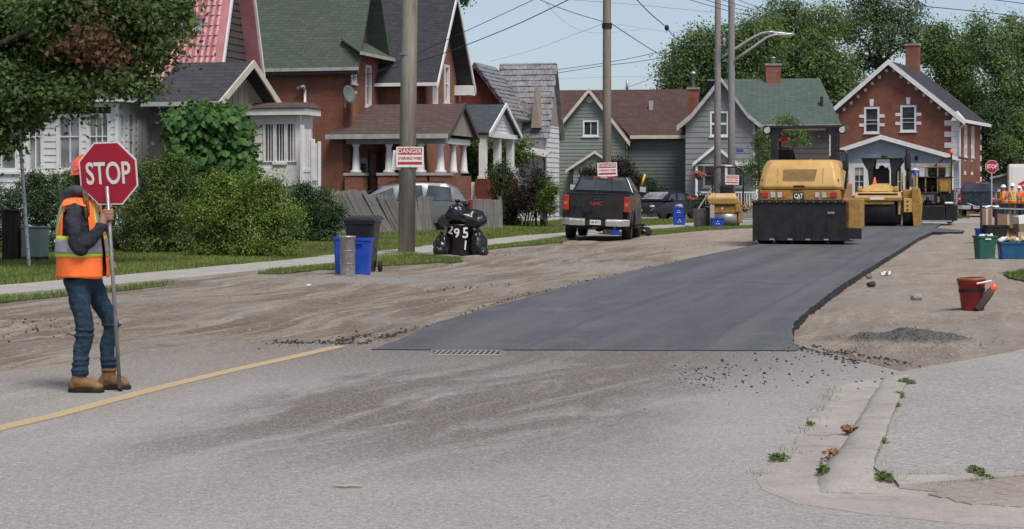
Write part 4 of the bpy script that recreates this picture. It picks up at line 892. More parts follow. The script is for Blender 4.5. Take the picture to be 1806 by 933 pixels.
dw = MB(); Wall('E', 0).box(dw, .9, 1.8, .55, 2.7, .01, .06); d_ = dw.obj('door', M['trimgrey'], h2); g = MB(); Wall('E', 0).box(g, 1.05, 1.65, 1.3, 2.5, .061, .07); g.obj('pane', M['glass'], d_)
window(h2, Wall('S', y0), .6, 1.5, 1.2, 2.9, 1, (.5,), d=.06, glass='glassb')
dish(None, 'large weathered grey satellite dish on the brick wall above the brown porch roof', f2_w if False else tuple(Vector((f2.x, f2.y, 0)) + Matrix.Rotation(-f2.th, 3, 'Z') @ Vector((f2.X(622), -.5, f2.Z(168)))), .33, (.75, -.55, .2), 'sd_greend', pole=.45)
mst = f2.root('service_mast', 'white electrical service mast with insulators standing against the brick side wall', 'service mast'); X_ = f2.X(540)
MB().tube([(X_, -.12, .8), (X_, -.12, f2.Z(156))], .05, 8).obj('conduit', M['white'], mst, True); MB().tube([(X_, -.12, f2.Z(156)), (X_-.02, -.2, f2.Z(151)), (X_-.15, -.25, f2.Z(154))], .07, 8).obj('weatherhead', M['galv'], mst, True)
for k in (-1, 1): MB().lathe([(.03, 0), (.06, .03), (.03, .06), (.06, .09), (.03, .12)], (X_+.13*k-.1, -.25, f2.Z(158)), 8).obj('insulator', M['steel'], mst, True)

# ---------------- house 3: small porch with white pediment and blue-grey roof
f3 = Frame(852, 78, 15); h3 = f3.root('house', 'low house with white pediment porch on square white columns and blue grey roof', 'house', 'houses along the left side of the street')
ze = f3.Z(228); yt = 4.6; zt = f3.Z(184, 0, 2.3); X0 = f3.X(846); A = lambda x, y: (x, y, ze+(zt-ze)/(yt/2)*(y if y <= yt/2 else yt-y))
roof(h3, [A(-3.2, -.3), A(.35, -.3), A(.35, yt/2), A(-3.2, yt/2)], 'rf_blue', .09); roof(h3, [A(.35, yt+.3), A(-3.2, yt+.3), A(-3.2, yt/2), A(.35, yt/2)], 'rf_blue', .09)
siding(h3, Wall('E', .12), [(-.1, ze-.12), (yt+.1, ze-.12), (yt/2, zt-.12)], [], .15, 'sd_white'); board(h3, (.38, -.33, ze-.12), (.38, yt/2, zt+.05), .18, .06, 'white', 'bargeboard'); board(h3, (.381, yt+.33, ze-.12), (.381, yt/2, zt+.05), .18, .06, 'white', 'bargeboard')
MB().box(-2.8, .28, -.14, .14, ze-.32, ze-.12).obj('porch_beam', M['white'], h3); MB().box(.0, .279, .14, yt, ze-.32, ze-.125).obj('porch_beam', M['white'], h3)
zc = f3.Z(315)
for yy in (0, f3.Y(877), f3.Y(900)): MB().box(-.15, .15, yy-.15, yy+.15, zc, ze-.32).obj('column', M['white'], h3, bevel=.01); MB().box(-.27, .27, yy-.27, yy+.27, 0, zc).obj('pier', M['brickc'], h3); MB().box(-.19, .19, yy-.19, yy+.19, zc, zc+.1).obj('column_base', M['white'], h3)
MB().box(f3.X(817), -.3, -.06, -.0, .25, f3.Z(321)).obj('lattice_skirt', M['white'], h3); MB().box(-3, .2, .02, yt, .3, .42).obj('porch_floor', M['stone'], h3)
wall(h3, Wall('S', 3.0), [(-7, 0), (-3.0, 0), (-3.0, ze), (-7, ze)], [], 'sd_brown', .2); wall(h3, Wall('E', -3.0), [(3.0, 0), (yt+2, 0), (yt+2, ze), (3.0, ze)], [], 'sd_white', .2)

# ---------------- house 4: white siding, grey shake roof
f4 = Frame(961, 88, 15); h4 = f4.root('house', 'white clapboard house with steep grey metal shake roof and tan pointed gables', 'house', 'houses along the left side of the street')
ze = f4.Z(220); zt = f4.Z(112, 0, 1.4); xl = f4.X(868); S4, E4 = Wall('S', 0), Wall('E', 0); yt = 2.8
siding(h4, S4, [(xl, 0), (0, 0), (0, ze), (xl, ze)], [], .235, 'sd_white'); siding(h4, E4, [(0, 0), (yt, 0), (yt, ze), (0, ze)], [], .235, 'sd_white')
wall(h4, E4, [(0, ze), (yt, ze), (yt/2, zt-.1)], [], 'beige', .12, 'gable', d=.03)
sl = (zt-ze)/(yt/2); A = lambda x, y: (x, y, ze+sl*(y if y <= yt/2 else yt-y))
roof(h4, [A(xl, -.3), A(.25, -.3), A(.25, yt/2), A(xl, yt/2)], 'rf_shake', .08); roof(h4, [A(.25, yt+.3), A(xl, yt+.3), A(xl, yt/2), A(.25, yt/2)], 'rf_shake', .08)
def shakes(par, p0, ex, ey, n, m):       # courses of overlapping metal shakes, each course one part
    nn = ex.cross(ey).normalized(); nn = nn if nn.z > 0 else -nn
    for j in range(m):
        mb = MB(); off = .5 if j % 2 else 0
        for i in range(n):
            a = p0+ex*((i+off)/n*.985)+ey*(j/m); b = a+ex*(.93/n); c = b+ey*(1.12/m); d = a+ey*(1.12/m); k = random.uniform(.02, .05)
            mb.hexa([a, b, c, d], [a+nn*(k+.02), b+nn*(k+.02), c+nn*.012, d+nn*.012])
        mb.obj('shake_course', M['rf_shake'], par)
p0 = Vector(A(xl, -.3)); shakes(h4, p0, Vector((.25-xl, 0, 0)), Vector(A(xl, yt/2))-p0, 14, 13)
for (a, b, tp, hh) in ((939, 955, 152, 1.0),):
    xa, xb = f4.X(a, -.2), f4.X(b, -.2); zb_ = f4.Z(222); zz = f4.Z(tp); mb = MB().extrude([(xa, -.45, zb_-.1), (xb, -.45, zb_-.1), ((xa+xb)/2-.05, -.45, zz)], (0, .9, 0)); mb.obj('pointed_dormer', M['beige'], h4)
xm = f4.X(835, -3); zmm = f4.Z(113, -3, -2)  # left cross gable facing the camera
fx0, fx1 = f4.X(770, -2.6), f4.X(908, -2.6); zl = f4.Z(205, -2, -2.6)
wall(h4, Wall('S', -2.4), [(fx0, 0), (fx1-.25, 0), (fx1-.25, zl-.1), (xm, zmm-.2), (fx0, zl-.1)], [], 'brickc', .2, 'gable_wall'); wall(h4, Wall('E', fx1-.3), [(-2.3, 0), (.0, 0), (.0, zl-.1), (-2.3, zl-.1)], [], 'sd_white')
roof(h4, [(fx1+.1, -2.8, zl-.15), (fx1+.1, .8, zl-.15), (xm, .8, zmm), (xm, -2.8, zmm)], 'rf_shake', .10)
q0 = Vector((fx1+.1, -2.8, zl-.15)); shakes(h4, q0+Vector((0, 3.6, 0)), Vector((0, -3.6, 0)), Vector((xm-fx1-.1, 0, zmm-zl+.15)), 9, 13)
roof(h4, [(xm, -2.8, zmm), (xm, .8, zmm), (fx0, .8, zl-.15), (fx0, -2.8, zl-.15)], 'rf_shake', .10); board(h4, (fx1+.1, -2.84, zl-.12), (xm, -2.84, zmm+.03), .26, .06, 'sd_brown', 'bargeboard'); board(h4, (fx0, -2.84, zl-.12), (xm, -2.841, zmm+.03), .26, .06, 'sd_brown', 'bargeboard')
awx0, awx1 = f4.X(905, -.6), f4.X(968, -.6); 
aw = MB().slab([(awx0, -1.3, f4.Z(262)), (awx1, -1.3, f4.Z(277)), (awx1, -.02, f4.Z(266)), (awx0, -.02, f4.Z(252))], .05).obj('awning', M['trimgrey'], h4)
for x in (awx0+.3, awx0+.9, awx1-.3): MB().tube([(x, -.05, f4.Z(300)), (x+.15, -1.1, f4.Z(272))], .03, 5).obj('bracket', M['black'], h4)
MB().tube([(.04, -.05, .2), (.04, -.05, ze)], .05, 6).obj('downpipe', M['trimgrey'], h4)
fw = lambda f, x, y, z: tuple(Vector((f.x, f.y, 0)) + Matrix.Rotation(-f.th, 3, 'Z') @ Vector((x, y, z)))
dish(None, 'small grey satellite dish tilted on the edge of the grey shake roof', fw(f4, f4.X(922, -.7), -.7, f4.Z(188)), .28, (-.55, -.75, .35), pole=.4)

# ---------------- house 5: sage green siding, maroon roof; a gabled wing in front of a long block whose ridge runs across
f5 = Frame(1101, 105, 9); h5 = f5.root('house', 'sage green clapboard house with maroon shingle roof and cream bargeboards', 'house', 'houses along the left side of the street')
xl = f5.X(978); ze = f5.Z(237); xa = f5.X(1040); za = f5.Z(157); S5, E5 = Wall('S', 0), Wall('E', 0); YB = 1.3; YR = 4.6; zr5 = f5.Z(158, 0, YR); xr = f5.X(1216, YB)
zl = ze+.05; wo = (f5.X(1028), f5.X(1056), f5.Z(240), f5.Z(212)); siding(h5, S5, [(xl, 0), (0, 0), (0, ze), (xa, za-.1), (xl, zl)], [wo], .2, 'sd_green')
window(h5, S5, *wo, 2, (), w=.09, d=.02); siding(h5, E5, [(0, 0), (YB, 0), (YB, ze), (0, ze)], [], .2, 'sd_green')
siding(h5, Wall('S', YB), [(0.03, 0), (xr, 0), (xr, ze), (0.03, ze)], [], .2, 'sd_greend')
MB().lathe([(.02, -.06), (.2, -.06), (.2, -.02), (.02, -.02)], (xa, 0, f5.Z(175)), 14, 'y').obj('round_vent', M['cream'], h5)
o = .35; sl = (za-ze)/(0-xa); roof(h5, [(o, -o, ze-sl*o), (o, YB-.4, ze-sl*o), (xa, YR, za), (xa, -o, za)], 'rf_maroon', .12); roof(h5, [(xa, -o, za), (xa, YR, za), (xl-o, YR, zl-.3), (xl-o, -o, zl-.3)], 'rf_maroon', .12)
roof(h5, [(.2, YB-.45, ze-.06), (xr+.4, YB-.45, ze-.06), (xr+.4, YR, zr5), (xa-.5, YR, zr5)], 'rf_maroon', .12); roof(h5, [(xl-2.6, YB-.2, ze+.4), (xa-.2, YB-.2, ze+.4), (xa-.2, YR, zr5), (xl-2.6, YR, zr5)], 'rf_maroon', .12); roof(h5, [(xr+.4, 8, ze), (xl-2.6, 8, ze), (xl-2.6, YR, zr5), (xr+.4, YR, zr5)], 'rf_maroon', .12)
board(h5, (o, -o-.03, ze-sl*o+.03), (xa, -o-.03, za+.05), .26, .06, 'cream', 'bargeboard'); board(h5, (xl-o, -o-.031, zl-.28), (xa, -o-.031, za+.05), .26, .06, 'cream', 'bargeboard'); board(h5, (.25, YB-.49, ze-.03), (xr+.4, YB-.49, ze-.03), .2, .06, 'cream', 'gutter')
MB().box(-.06, .05, -.05, .06, 0, ze-.1).obj('corner_board', M['sd_green'], h5); xv = f5.X(1106, YR); MB().tube([(xv, YR, zr5-.1), (xv, YR, zr5+.55)], .08, 8).obj('vent_pipe', M['galv'], h5, True)
xv = f5.X(1148, 3); MB().box(xv-.12, xv+.12, 2.9, 3.1, zr5-1.3, zr5-.75).obj('roof_vent', M['trimgrey'], h5, bevel=.02)
wall(h5, Wall('S', 2.6), [(xl-2.4, 0), (xl-.1, 0), (xl-.1, ze), (xl-2.4, ze)], [], 'sd_green')
# little entry gable
e0, e1, em = f5.X(1001, -1.6), f5.X(1098, -1.6), f5.X(1049, -1.6); zb = f5.Z(297, 0, -1.6); zm = f5.Z(267, 0, -1.6)
roof(h5, [(e1+.1, -1.7, zb-.1), (e1+.1, -.02, zb-.1), (em, -.02, zm), (em, -1.7, zm)], 'rf_maroon', .07, 'entry_roof'); roof(h5, [(em, -1.7, zm), (em, -.02, zm), (e0-.1, -.02, zb-.1), (e0-.1, -1.7, zb-.1)], 'rf_maroon', .07, 'entry_roof')
board(h5, (e0-.1, -1.73, zb-.08), (em, -1.73, zm+.04), .16, .05, 'cream', 'bargeboard'); board(h5, (e1+.1, -1.731, zb-.08), (em, -1.731, zm+.04), .16, .05, 'cream', 'bargeboard'); siding(h5, Wall('S', -1.5), [(e0+.3, 0), (e1-.3, 0), (e1-.3, zb), (em, zm-.1), (e0+.3, zb)], [], .2, 'sd_green')

# ---------------- house 6: blue grey boards, mottled green roof; flared gable wing in front of a long hipped block
f6 = Frame(1330, 101, 9); h6 = f6.root('house', 'blue grey clapboard house with mottled green roof and flared white rakes', 'house', 'houses along the left side of the street')
xl = f6.X(1209); xa = f6.X(1272); za = f6.Z(137); ze = f6.Z(214); S6, E6 = Wall('S', 0), Wall('E', 0); YB = 1.1; YR = 4.4; wo = (f6.X(1252), f6.X(1285), f6.Z(240), f6.Z(196)); w2 = (f6.X(1240), f6.X(1268), f6.Z(330), f6.Z(290)); w3 = (f6.X(1292), f6.X(1312), f6.Z(330), f6.Z(290))
siding(h6, S6, [(xl, 0), (0, 0), (0, ze), (xa, za-.1), (xl, ze)], [wo, w2, w3], .29, 'sd_grey'); window(h6, S6, *wo, 2, (.5,), w=.1, d=.02, mw=.12); window(h6, S6, *w2, 1, (.5,), w=.1, d=.02); window(h6, S6, *w3, 1, (.5,), w=.1, d=.02)
xr = f6.X(1462, YB); zb6 = f6.Z(221, 0, YB-.4); zr6 = f6.Z(139, 0, YR); siding(h6, E6, [(0, 0), (YB, 0), (YB, ze), (0, ze)], [], .29, 'sd_grey'); siding(h6, Wall('S', YB), [(0.03, 0), (xr, 0), (xr, zb6), (0.03, zb6)], [], .29, 'sd_brown'); siding(h6, Wall('E', xr), [(YB, 0), (7.5, 0), (7.5, zb6), (YB, zb6)], [], .29, 'sd_brown')
o = .45; sl = (za-ze)/(-xa); k6 = [(-.0+o, ze-sl*o*.45), (-.35, ze+sl*.30), (xa, za)]
for (a, b) in ((0, 1), (1, 2)):
    (x0, z0), (x1, z1) = k6[a], k6[b]; roof(h6, [(x0, -o, z0), (x0, YB-.3 if a == 0 else YB, z0), (x1, YB if b == 1 else YR, z1), (x1, -o, z1)], 'rf_green2', .12)
    board(h6, (x0, -o-.03, z0+.04), (x1, -o-.03, z1+.04), .24, .06, 'trimgrey', 'bargeboard')
k6l = [(xl-o, ze-sl*o*.45), (xl+.35, ze+sl*.30), (xa, za)]
for (a, b) in ((0, 1), (1, 2)):
    (x0, z0), (x1, z1) = k6l[a], k6l[b]; roof(h6, [(x1, -o, z1), (x1, YR, z1), (x0, YR, z0), (x0, -o, z0)], 'rf_green2', .12); board(h6, (x0, -o-.031, z0+.04), (x1, -o-.031, z1+.04), .3, .06, 'trimgrey', 'bargeboard')
xe = f6.X(1484, YB-.4); xh = f6.X(1446, YR); roof(h6, [(.1, YB-.45, zb6), (xe, YB-.45, zb6), (xh, YR, zr6), (xa-.2, YR, zr6)], 'rf_green2', .12); roof(h6, [(xe, YB-.45, zb6), (xe, 7.9, zb6), (xh, YR, zr6+.001)], 'rf_green2', .10); roof(h6, [(xe, 7.9, zb6), (xa-1, 7.9, zb6), (xa-1, YR, zr6), (xh, YR, zr6)], 'rf_green2', .12)
board(h6, (.3, YB-.49, zb6+.02), (xe, YB-.49, zb6+.02), .16, .06, 'trimgrey', 'gutter'); board(h6, (f6.X(1353, .6), YB-.53, zb6+.03), (f6.X(1396, .6), YB-.53, zb6+.03), .16, .06, 'white', 'gutter')
chimney(h6, f6.X(1364, YR), YR, zr6-.7, f6.Z(113, 0, YR), .82, 'brick', .4); chimney(h6, f6.X(1223, .8), .8, ze, f6.Z(152), .6, 'brick', .9); MB().box(-.06, .05, -.05, .06, 0, ze-.1).obj('corner_board', M['trimgrey'], h6)
xv = f6.X(1449, 2.2); MB().box(xv-.08, xv+.08, 2.1, 2.3, zb6+.5, zb6+1.6).obj('vent_stack', M['black'], h6)
# porch gable
e0, e1, em = f6.X(1222, -1.4), f6.X(1340, -1.4), f6.X(1262, -1.4); zb = f6.Z(286, 0, -1.4); zm = f6.Z(256, 0, -1.4); wall(h6, Wall('S', -1.3), [(e0+.15, zb-.05), (2*em-e0-.15, zb-.05), (em, zm-.1)], [], 'trimgrey', .1, 'porch_gable')
roof(h6, [(em, -1.6, zm), (em, -.03, zm), (e0, -.03, zb-.08), (e0, -1.6, zb-.08)], 'rf_green2', .07, 'porch_roof'); roof(h6, [(2*em-e0, -1.6, zb-.08), (2*em-e0, -.03, zb-.08), (em, -.03, zm), (em, -1.6, zm)], 'rf_green2', .07, 'porch_roof')
board(h6, (e0, -1.63, zb-.04), (em, -1.63, zm+.04), .18, .05, 'white', 'bargeboard'); board(h6, (2*em-e0, -1.631, zb-.04), (em, -1.631, zm+.04), .18, .05, 'white', 'bargeboard'); roof(h6, [(e0, -1.5, zb-.1), (e1, -1.5, zb-.1), (e1, -.04, zb-.0), (e0, -.04, zb+.0)], 'trimgrey', .1, 'porch_roof')
for x in (e0+.2, (e0+e1)/2, e1-.15): MB().box(x-.06, x+.06, -1.46, -1.34, .3, zb-.2).obj('post', M['white'], h6)
for k in range(22): x = e0+.25+(e1-e0-.5)*k/21; MB().box(x-.02, x+.02, -1.42, -1.38, .6, 1.35).obj('baluster', M['white'], h6)
MB().box(e0+.2, e1-.15, -1.43, -1.37, 1.35, 1.41).obj('handrail', M['white'], h6); MB().box(e0, e1, -1.5, -.05, 0, .55).obj('porch_floor', M['stone'], h6)

# ---------------- house 7: red brick with white quoins and pale blue porch
f7 = Frame(1690, 116, 24); h7 = f7.root('house', 'red brick gabled house with white quoins and pale blue enclosed porch at the street end', 'house')
xl = f7.X(1458); xa = f7.X(1570); za = f7.Z(104); ze = f7.Z(206); L7 = 8; S7, E7 = Wall('S', 0), Wall('E', 0)
wn_ = [(f7.X(1524), f7.X(1551), f7.Z(233), f7.Z(186)), (f7.X(1588), f7.X(1616), f7.Z(231), f7.Z(184))]
wall(h7, S7, [(xl, 0), (0, 0), (0, ze), (xa, za-.1), (xl, ze)], wn_, 'brick', .28); wall(h7, E7, [(0, 0), (L7, 0), (L7, ze), (0, ze)], [], 'brick', .28)
def blk(Wl, a0, a1, z0, z1, n='quoin', d=.035): mb = MB(); Wl.box(mb, a0, a1, z0, z1, -.1, d); mb.obj(n, M['white'], h7, bevel=.012)
for a, b, z0, z1 in wn_:
    window(h7, S7, a, b, z0, z1, 1, (.33, .5), w=.12, glass='glass'); c = (a+b)/2; mb = MB().extrude([S7.P(c-.1, z1+.06, .05), S7.P(c+.1, z1+.06, .05), S7.P(c+.14, z1+.5, .05), S7.P(c-.14, z1+.5, .05)], (0, .1, 0)); mb.obj('keystone', M['white'], h7)
    for zz in (.34, .68):
        z = z0+(z1-z0)*zz-.25+.1; blk(S7, a-.32, a-.005, z, z+.2); blk(S7, b+.005, b+.32, z, z+.2)
for k in range(16):
    z = .3+k*(ze-.5)/16; w = .85 if k % 2 else .42; blk(S7, -w, .03, z, z+(ze-.5)/16-.01); blk(S7, xl-.03, xl+w, z, z+(ze-.5)/16-.01); 
    if k % 2: blk(E7, .031, .4, z, z+.34, d=.034); blk(E7, L7-.4, L7, z, z+.34)
for yy in (2.2, 4.6):
    for k in range(6): z = 1.6+k*.85; blk(E7, yy-(.3 if k % 2 else .2), yy+(.3 if k % 2 else .2), z, z+.22)
for yy in (1.9, 4.4): window(h7, E7, yy, yy+.7, 3.6, 5.6, 1, (.5,), d=.04)
o = .5; sl = (za-ze)/(-xa); roof(h7, [(o, -o, ze-sl*o*.6), (o, L7+o, ze-sl*o*.6), (xa, L7+o, za), (xa, -o, za)], 'rf_black', .12); roof(h7, [(xa, -o, za), (xa, L7+o, za), (xl-o, L7+o, ze-sl*o*.6), (xl-o, -o, ze-sl*o*.6)], 'rf_black', .12)
board(h7, (o, -o-.04, ze-sl*o*.6+.06), (xa, -o-.04, za+.07), .34, .08, 'white', 'bargeboard'); board(h7, (xl-o, -o-.041, ze-sl*o*.6+.06), (xa, -o-.041, za+.07), .34, .08, 'white', 'bargeboard')
mb = MB().extrude([(o+.02, -o-.05, ze-sl*o*.6), (-.35, -o-.05, ze-sl*o*.6), (-.0, -o-.05, ze+.35)], (0, .5, 0)).obj('cornice_return', M['white'], h7); mb = MB().extrude([(xl-o-.02, -o-.05, ze-sl*o*.6), (xl+.35, -o-.05, ze-sl*o*.6), (xl, -o-.05, ze+.35)], (0, .5, 0)).obj('cornice_return', M['white'], h7)
board(h7, (o+.04, -o, ze-sl*o*.6+.06), (o+.04, L7+o, ze-sl*o*.6+.06), .2, .08, 'white', 'gutter'); MB().tube([(o, -.3, ze-.4), (.12, -.12, ze-.7), (.12, -.12, 0.2)], .05, 6).obj('downpipe', M['white'], h7)
yc = f7.Y(1610, xa+.2); chimney(h7, xa+.2, yc, za-.6, f7.Z(78, xa, yc), .80, 'brick', .3)
for k in range(9):
    t_ = (k+.5)/9; x = xa*t_; blk(S7, x-.09, x+.09, ze+(za-ze)*(t_)-.5, ze+(za-ze)*(t_)-.30, 'dentil', .06); x = xl+(xa-xl)*t_; blk(S7, x-.09, x+.09, ze+(za-ze)*t_-.5, ze+(za-ze)*t_-.30, 'dentil', .06)
f7p = Frame(1676, 109, 20); h7p = f7p.root('enclosed_porch', 'pale blue gabled porch with white framed windows on the front of the red brick house', 'porch')
xl, xa = f7p.X(1447), f7p.X(1556); za = f7p.Z(240); ze = f7p.Z(274); Sp, Ep = Wall('S', 0), Wall('E', 0); wz0, wz1 = f7p.Z(343), f7p.Z(292)
wo = [(f7p.X(a), f7p.X(b), wz0, wz1) for a, b in ((1452, 1474), (1478, 1499), (1505, 1526), (1530, 1548), (1552, 1570), (1576, 1592), (1628, 1650))]; dr = (f7p.X(1600), f7p.X(1622), .35, wz1)
siding(h7p, Sp, [(xl, 0), (0, 0), (0, ze), (xa, za-.08), (xl, ze)], wo+[dr], .16, 'sd_lblue')
for w_ in wo: window(h7p, Sp, *w_, 2, (.45,), w=.09, d=.035, glass='glass')
mb = MB(); Sp.box(mb, xl, 0, wz1+.0, wz1+.14, .031, .07); mb.obj('frieze_board', M['white'], h7p)
for a, b in ((1474, 1478), (1499, 1505), (1526, 1530), (1548, 1552), (1570, 1576), (1592, 1600), (1622, 1628), (1650, 1676)): mb = MB(); Sp.box(mb, f7p.X(a)+.003, f7p.X(b)-.003, wz0-.1, wz1-.002, .031, .055); mb.obj('trim_board', M['white'], h7p)
mb = MB(); Sp.box(mb, *dr, -.05, .03); d_ = mb.obj('door', M['white'], h7p); mb = MB(); Sp.box(mb, dr[0]+.15, dr[1]-.15, 1.7, dr[3]-.2, .031, .04); mb.obj('pane', M['glass'], d_)
siding(h7p, Ep, [(0, 0), (4, 0), (4, ze), (0, ze)], [], .16, 'sd_lblue'); MB().box(-.02, .09, -.09, .04, 0, ze-.1).obj('corner_board', M['white'], h7p)
roof(h7p, [(.5, -.45, ze-.12), (.5, 5, ze-.12), (xa, 5, za+.03), (xa, -.45, za+.03)], 'rf_black', .08); roof(h7p, [(xa, -.45, za+.03), (xa, 5, za+.03), (xl-.4, 5, ze-.12), (xl-.4, -.45, ze-.12)], 'rf_black', .08)
board(h7p, (.5, -.49, ze-.07), (xa, -.49, za+.1), .26, .06, 'white', 'bargeboard'); board(h7p, (xl-.4, -.491, ze-.07), (xa, -.491, za+.1), .26, .06, 'white', 'bargeboard'); MB().tube([(.5, -.3, ze-.25), (.15, -.15, ze-.6), (.15, -.15, .1)], .05, 6).obj('downpipe', M['white'], h7p)
lt = MB().tube([(f7p.X(1617), -.15, f7p.Z(283)), (f7p.X(1617), -.15, f7p.Z(275))], .09, 7).obj('porch_lamp', M['black'], h7p)
# far right: weathered shed roof line beside the white truck
f8 = Frame(1752, 118, 20); h8 = f8.root('shed', 'low weathered grey shed between the brick house and the white truck', 'shed')
wall(h8, Wall('S', 0), [(0, 0), (5, 0), (5, 3.2), (3, 3.4), (0, 2.3)], [], 'stone', .2); roof(h8, [(-.2, -.3, 2.3), (5.2, -.3, 3.5), (5.2, 3, 3.6), (-.2, 3, 2.4)], 'trimgrey', .1)
# ================================================================== TREES AND BUSHES
maple = px_blobs([(a_, b_, max(18, c_-27), max(12, d_-27)) for a_, b_, c_, d_ in [(-60, 60, 130, 130), (40, 40, 110, 90), (130, 20, 110, 80), (225, 30, 95, 75), (300, 10, 60, 60), (305, 55, 42, 45), (275, 95, 65, 40), (190, 110, 95, 60), (90, 120, 100, 80), (20, 170, 90, 75), (110, 168, 68, 42), (205, 146, 55, 30), (245, 140, 38, 22), (140, 196, 36, 26), (42, 215, 55, 42), (8, 255, 36, 42), (258, 162, 24, 16), (-40, 200, 90, 100)]], 35.5, .9)
mt_ = tree('maple_tree', 'large dark green maple overhanging the white sun porch at the left edge', (-13.4, 36.2), maple, 52000, .118, 'lf_maple', .30, .46, 46, 3, shell=.35)
red_b = [(*W(a, b, 34.3), c/F*34, .7, d/F*34) for a, b, c, d in ((192, 70, 16, 32), (205, 98, 26, 20), (168, 88, 22, 18), (234, 112, 22, 14))]
P, N_, T = cloud(red_b, 620, .55, 20, 5, shell=.1); P[:, 1] -= 1.3; P = P - np.array(mt_.location); leaves('reddish_foliage', P, N_, .118, M['lf_red'], mt_, T)
BG = 'trees standing behind the houses'
def far_tree(label, L, D, n, leaf, mat, seed, name='broadleaf_tree', clump=1.0, trunk=.35, shell=.5, per=32, base=None):
    L = [(b[0], b[1], b[2]*.86, b[3]*.86, *b[4:]) for b in L]; n = int(n*1.8); leaf *= .74; bl = px_blobs(L, D, .8); bx = base if base is not None else sum(b[0] for b in bl)/len(bl)
    tree(name, label, (bx, D), bl, n, leaf, M and mat, trunk, clump, per, seed, BG, shell)
far_tree('bright green tree with a ragged left side behind the chimneys of the blue grey house', [(1205, 130, 45, 55), (1240, 80, 50, 40), (1190, 165, 28, 22), (1290, 100, 60, 65), (1340, 75, 55, 55), (1240, 150, 45, 40)], 128, 17000, .27, 'lf_far', 11)
far_tree('broad light green tree between the green mottled roof and the tall sparse tree', [(1390, 60, 55, 50), (1430, 100, 55, 60), (1400, 120, 60, 50), (1385, 20, 40, 25), (1450, 40, 45, 45), (1470, 130, 45, 60), (1340, 130, 50, 45), (1490, 170, 50, 50)], 134, 20000, .28, 'lf_far', 12)
far_tree('tall dark sparse tree with visible branches behind the brick house roof', [(1530, 20, 55, 40), (1590, 30, 50, 45), (1560, 70, 45, 35), (1500, 50, 35, 40), (1610, 70, 30, 30), (1540, -30, 70, 40), (1520, 110, 35, 30)], 140, 10500, .27, 'lf_farb', 13, clump=.9, shell=.2)
far_tree('green tree directly right of the brick house chimney', [(1650, 90, 35, 40), (1680, 130, 40, 45), (1655, 60, 22, 22), (1700, 90, 32, 35), (1700, 180, 45, 40)], 136, 12000, .27, 'lf_far', 14)
far_tree('tall light green tree with upright plumes at the right edge', [(1725, 50, 22, 32), (1755, 90, 42, 45), (1790, 60, 40, 40), (1770, 140, 45, 50), (1830, 90, 50, 70), (1790, 190, 55, 50), (1840, 170, 50, 60), (1880, 100, 60, 80)], 132, 22000, .26, 'lf_far', 15)
far_tree('dark leafy tree filling the gap between the brick house and the white truck', [(1745, 215, 40, 45), (1755, 260, 40, 40), (1800, 245, 45, 40), (1850, 240, 60, 60), (1730, 290, 30, 30)], 127, 13000, .24, 'lf_dark', 16, shell=.3)
far_tree('bright shrubby tree leaning over the white truck', [(1775, 262, 22, 28), (1800, 225, 28, 40)], 123, 3500, .2, 'lf_far', 17, clump=.6)
far_tree('slender light green tree beside the roller canopy in front of the grey house', [(1385, 225, 22, 30, .1), (1350, 255, 28, 35, .1), (1345, 300, 34, 30, .1), (1410, 240, 22, 22, .1), (1370, 330, 45, 30, .1)], 92, 5200, .15, 'lf_far', 18, clump=.4, trunk=.08)
far_tree('small leafy tree seen between the white porch columns', [(830, 265, 26, 35), (880, 275, 30, 35), (830, 300, 30, 25), (915, 270, 20, 30)], 84, 6500, .16, 'lf_bush', 19, clump=.45, trunk=.12)
far_tree('treetop showing over the charcoal gable of the tall brick house', [(805, -12, 24, 22)], 96, 1500, .2, 'lf_dark', 20, clump=.5, trunk=.2)
DT = ['left of the sage green house', 'behind the left end of the maroon roof', 'behind the cream gable of the sage green house', 'behind the maroon roof ridge', 'in the gap before the blue grey house', 'behind the flared gable of the blue grey house', 'behind the mottled green roof', 'behind the canopy of the large roller', 'in the gap left of the red brick gable']
for i in range(9):
    far_tree('distant dark tree '+DT[i], [(880+i*70, 325-(i % 3)*14, 48, 60), (900+i*70, 280+(i % 2)*20, 35, 30)], 165+i*2, 1500, .45, 'lf_farb', 30+i, clump=1.3)
for i in range(4):
    far_tree('distant dark tree '+('behind the chimney side of the red brick house', 'above the far stop sign', 'above the white box truck', 'past the right edge of the picture')[i], [(1700+i*75, 260+(i % 2)*14, 60, 80), (1720+i*75, 215, 45, 50)], 150+i*3, 2200, .42, 'lf_dark', 40+i, clump=1.2)
def pb(L, D, depth=.9):      # bush blobs: (px, py_centre, rx, ry)
    return [(*W(a, b, D+(e[0] if e else 0)), c/F*D, (c+d)/2/F*D*depth, d/F*D) for a, b, c, d, *e in L]
HB = 'bushes along the front of the lawn'
bush('hedge_bush', 'big rounded bush with yellow green top in the middle of the hedge row', pb([(430, 378, 86, 60), (418, 336, 44, 34), (385, 352, 38, 33), (478, 362, 42, 40), (370, 392, 48, 44), (488, 400, 48, 38), (450, 400, 60, 40)], 41), 22000, .062, 'lf_bushy', .2, 26, 21, HB)
bush('hedge_bush', 'darker bush just right of the stop paddle, left part of the hedge row', pb([(290, 360, 50, 55), (268, 318, 26, 34), (255, 385, 45, 45), (325, 400, 45, 34), (315, 320, 28, 28)], 43.5), 16000, .062, 'lf_bush', .2, 26, 22, HB)
bush('hedge_bush', 'dark low bush left of the orange vest under the porch windows', pb([(60, 370, 60, 45), (20, 380, 60, 50), (110, 385, 50, 50), (-40, 370, 60, 60), (70, 340, 35, 22)], 43), 13000, .065, 'lf_dark', .2, 26, 23, HB)
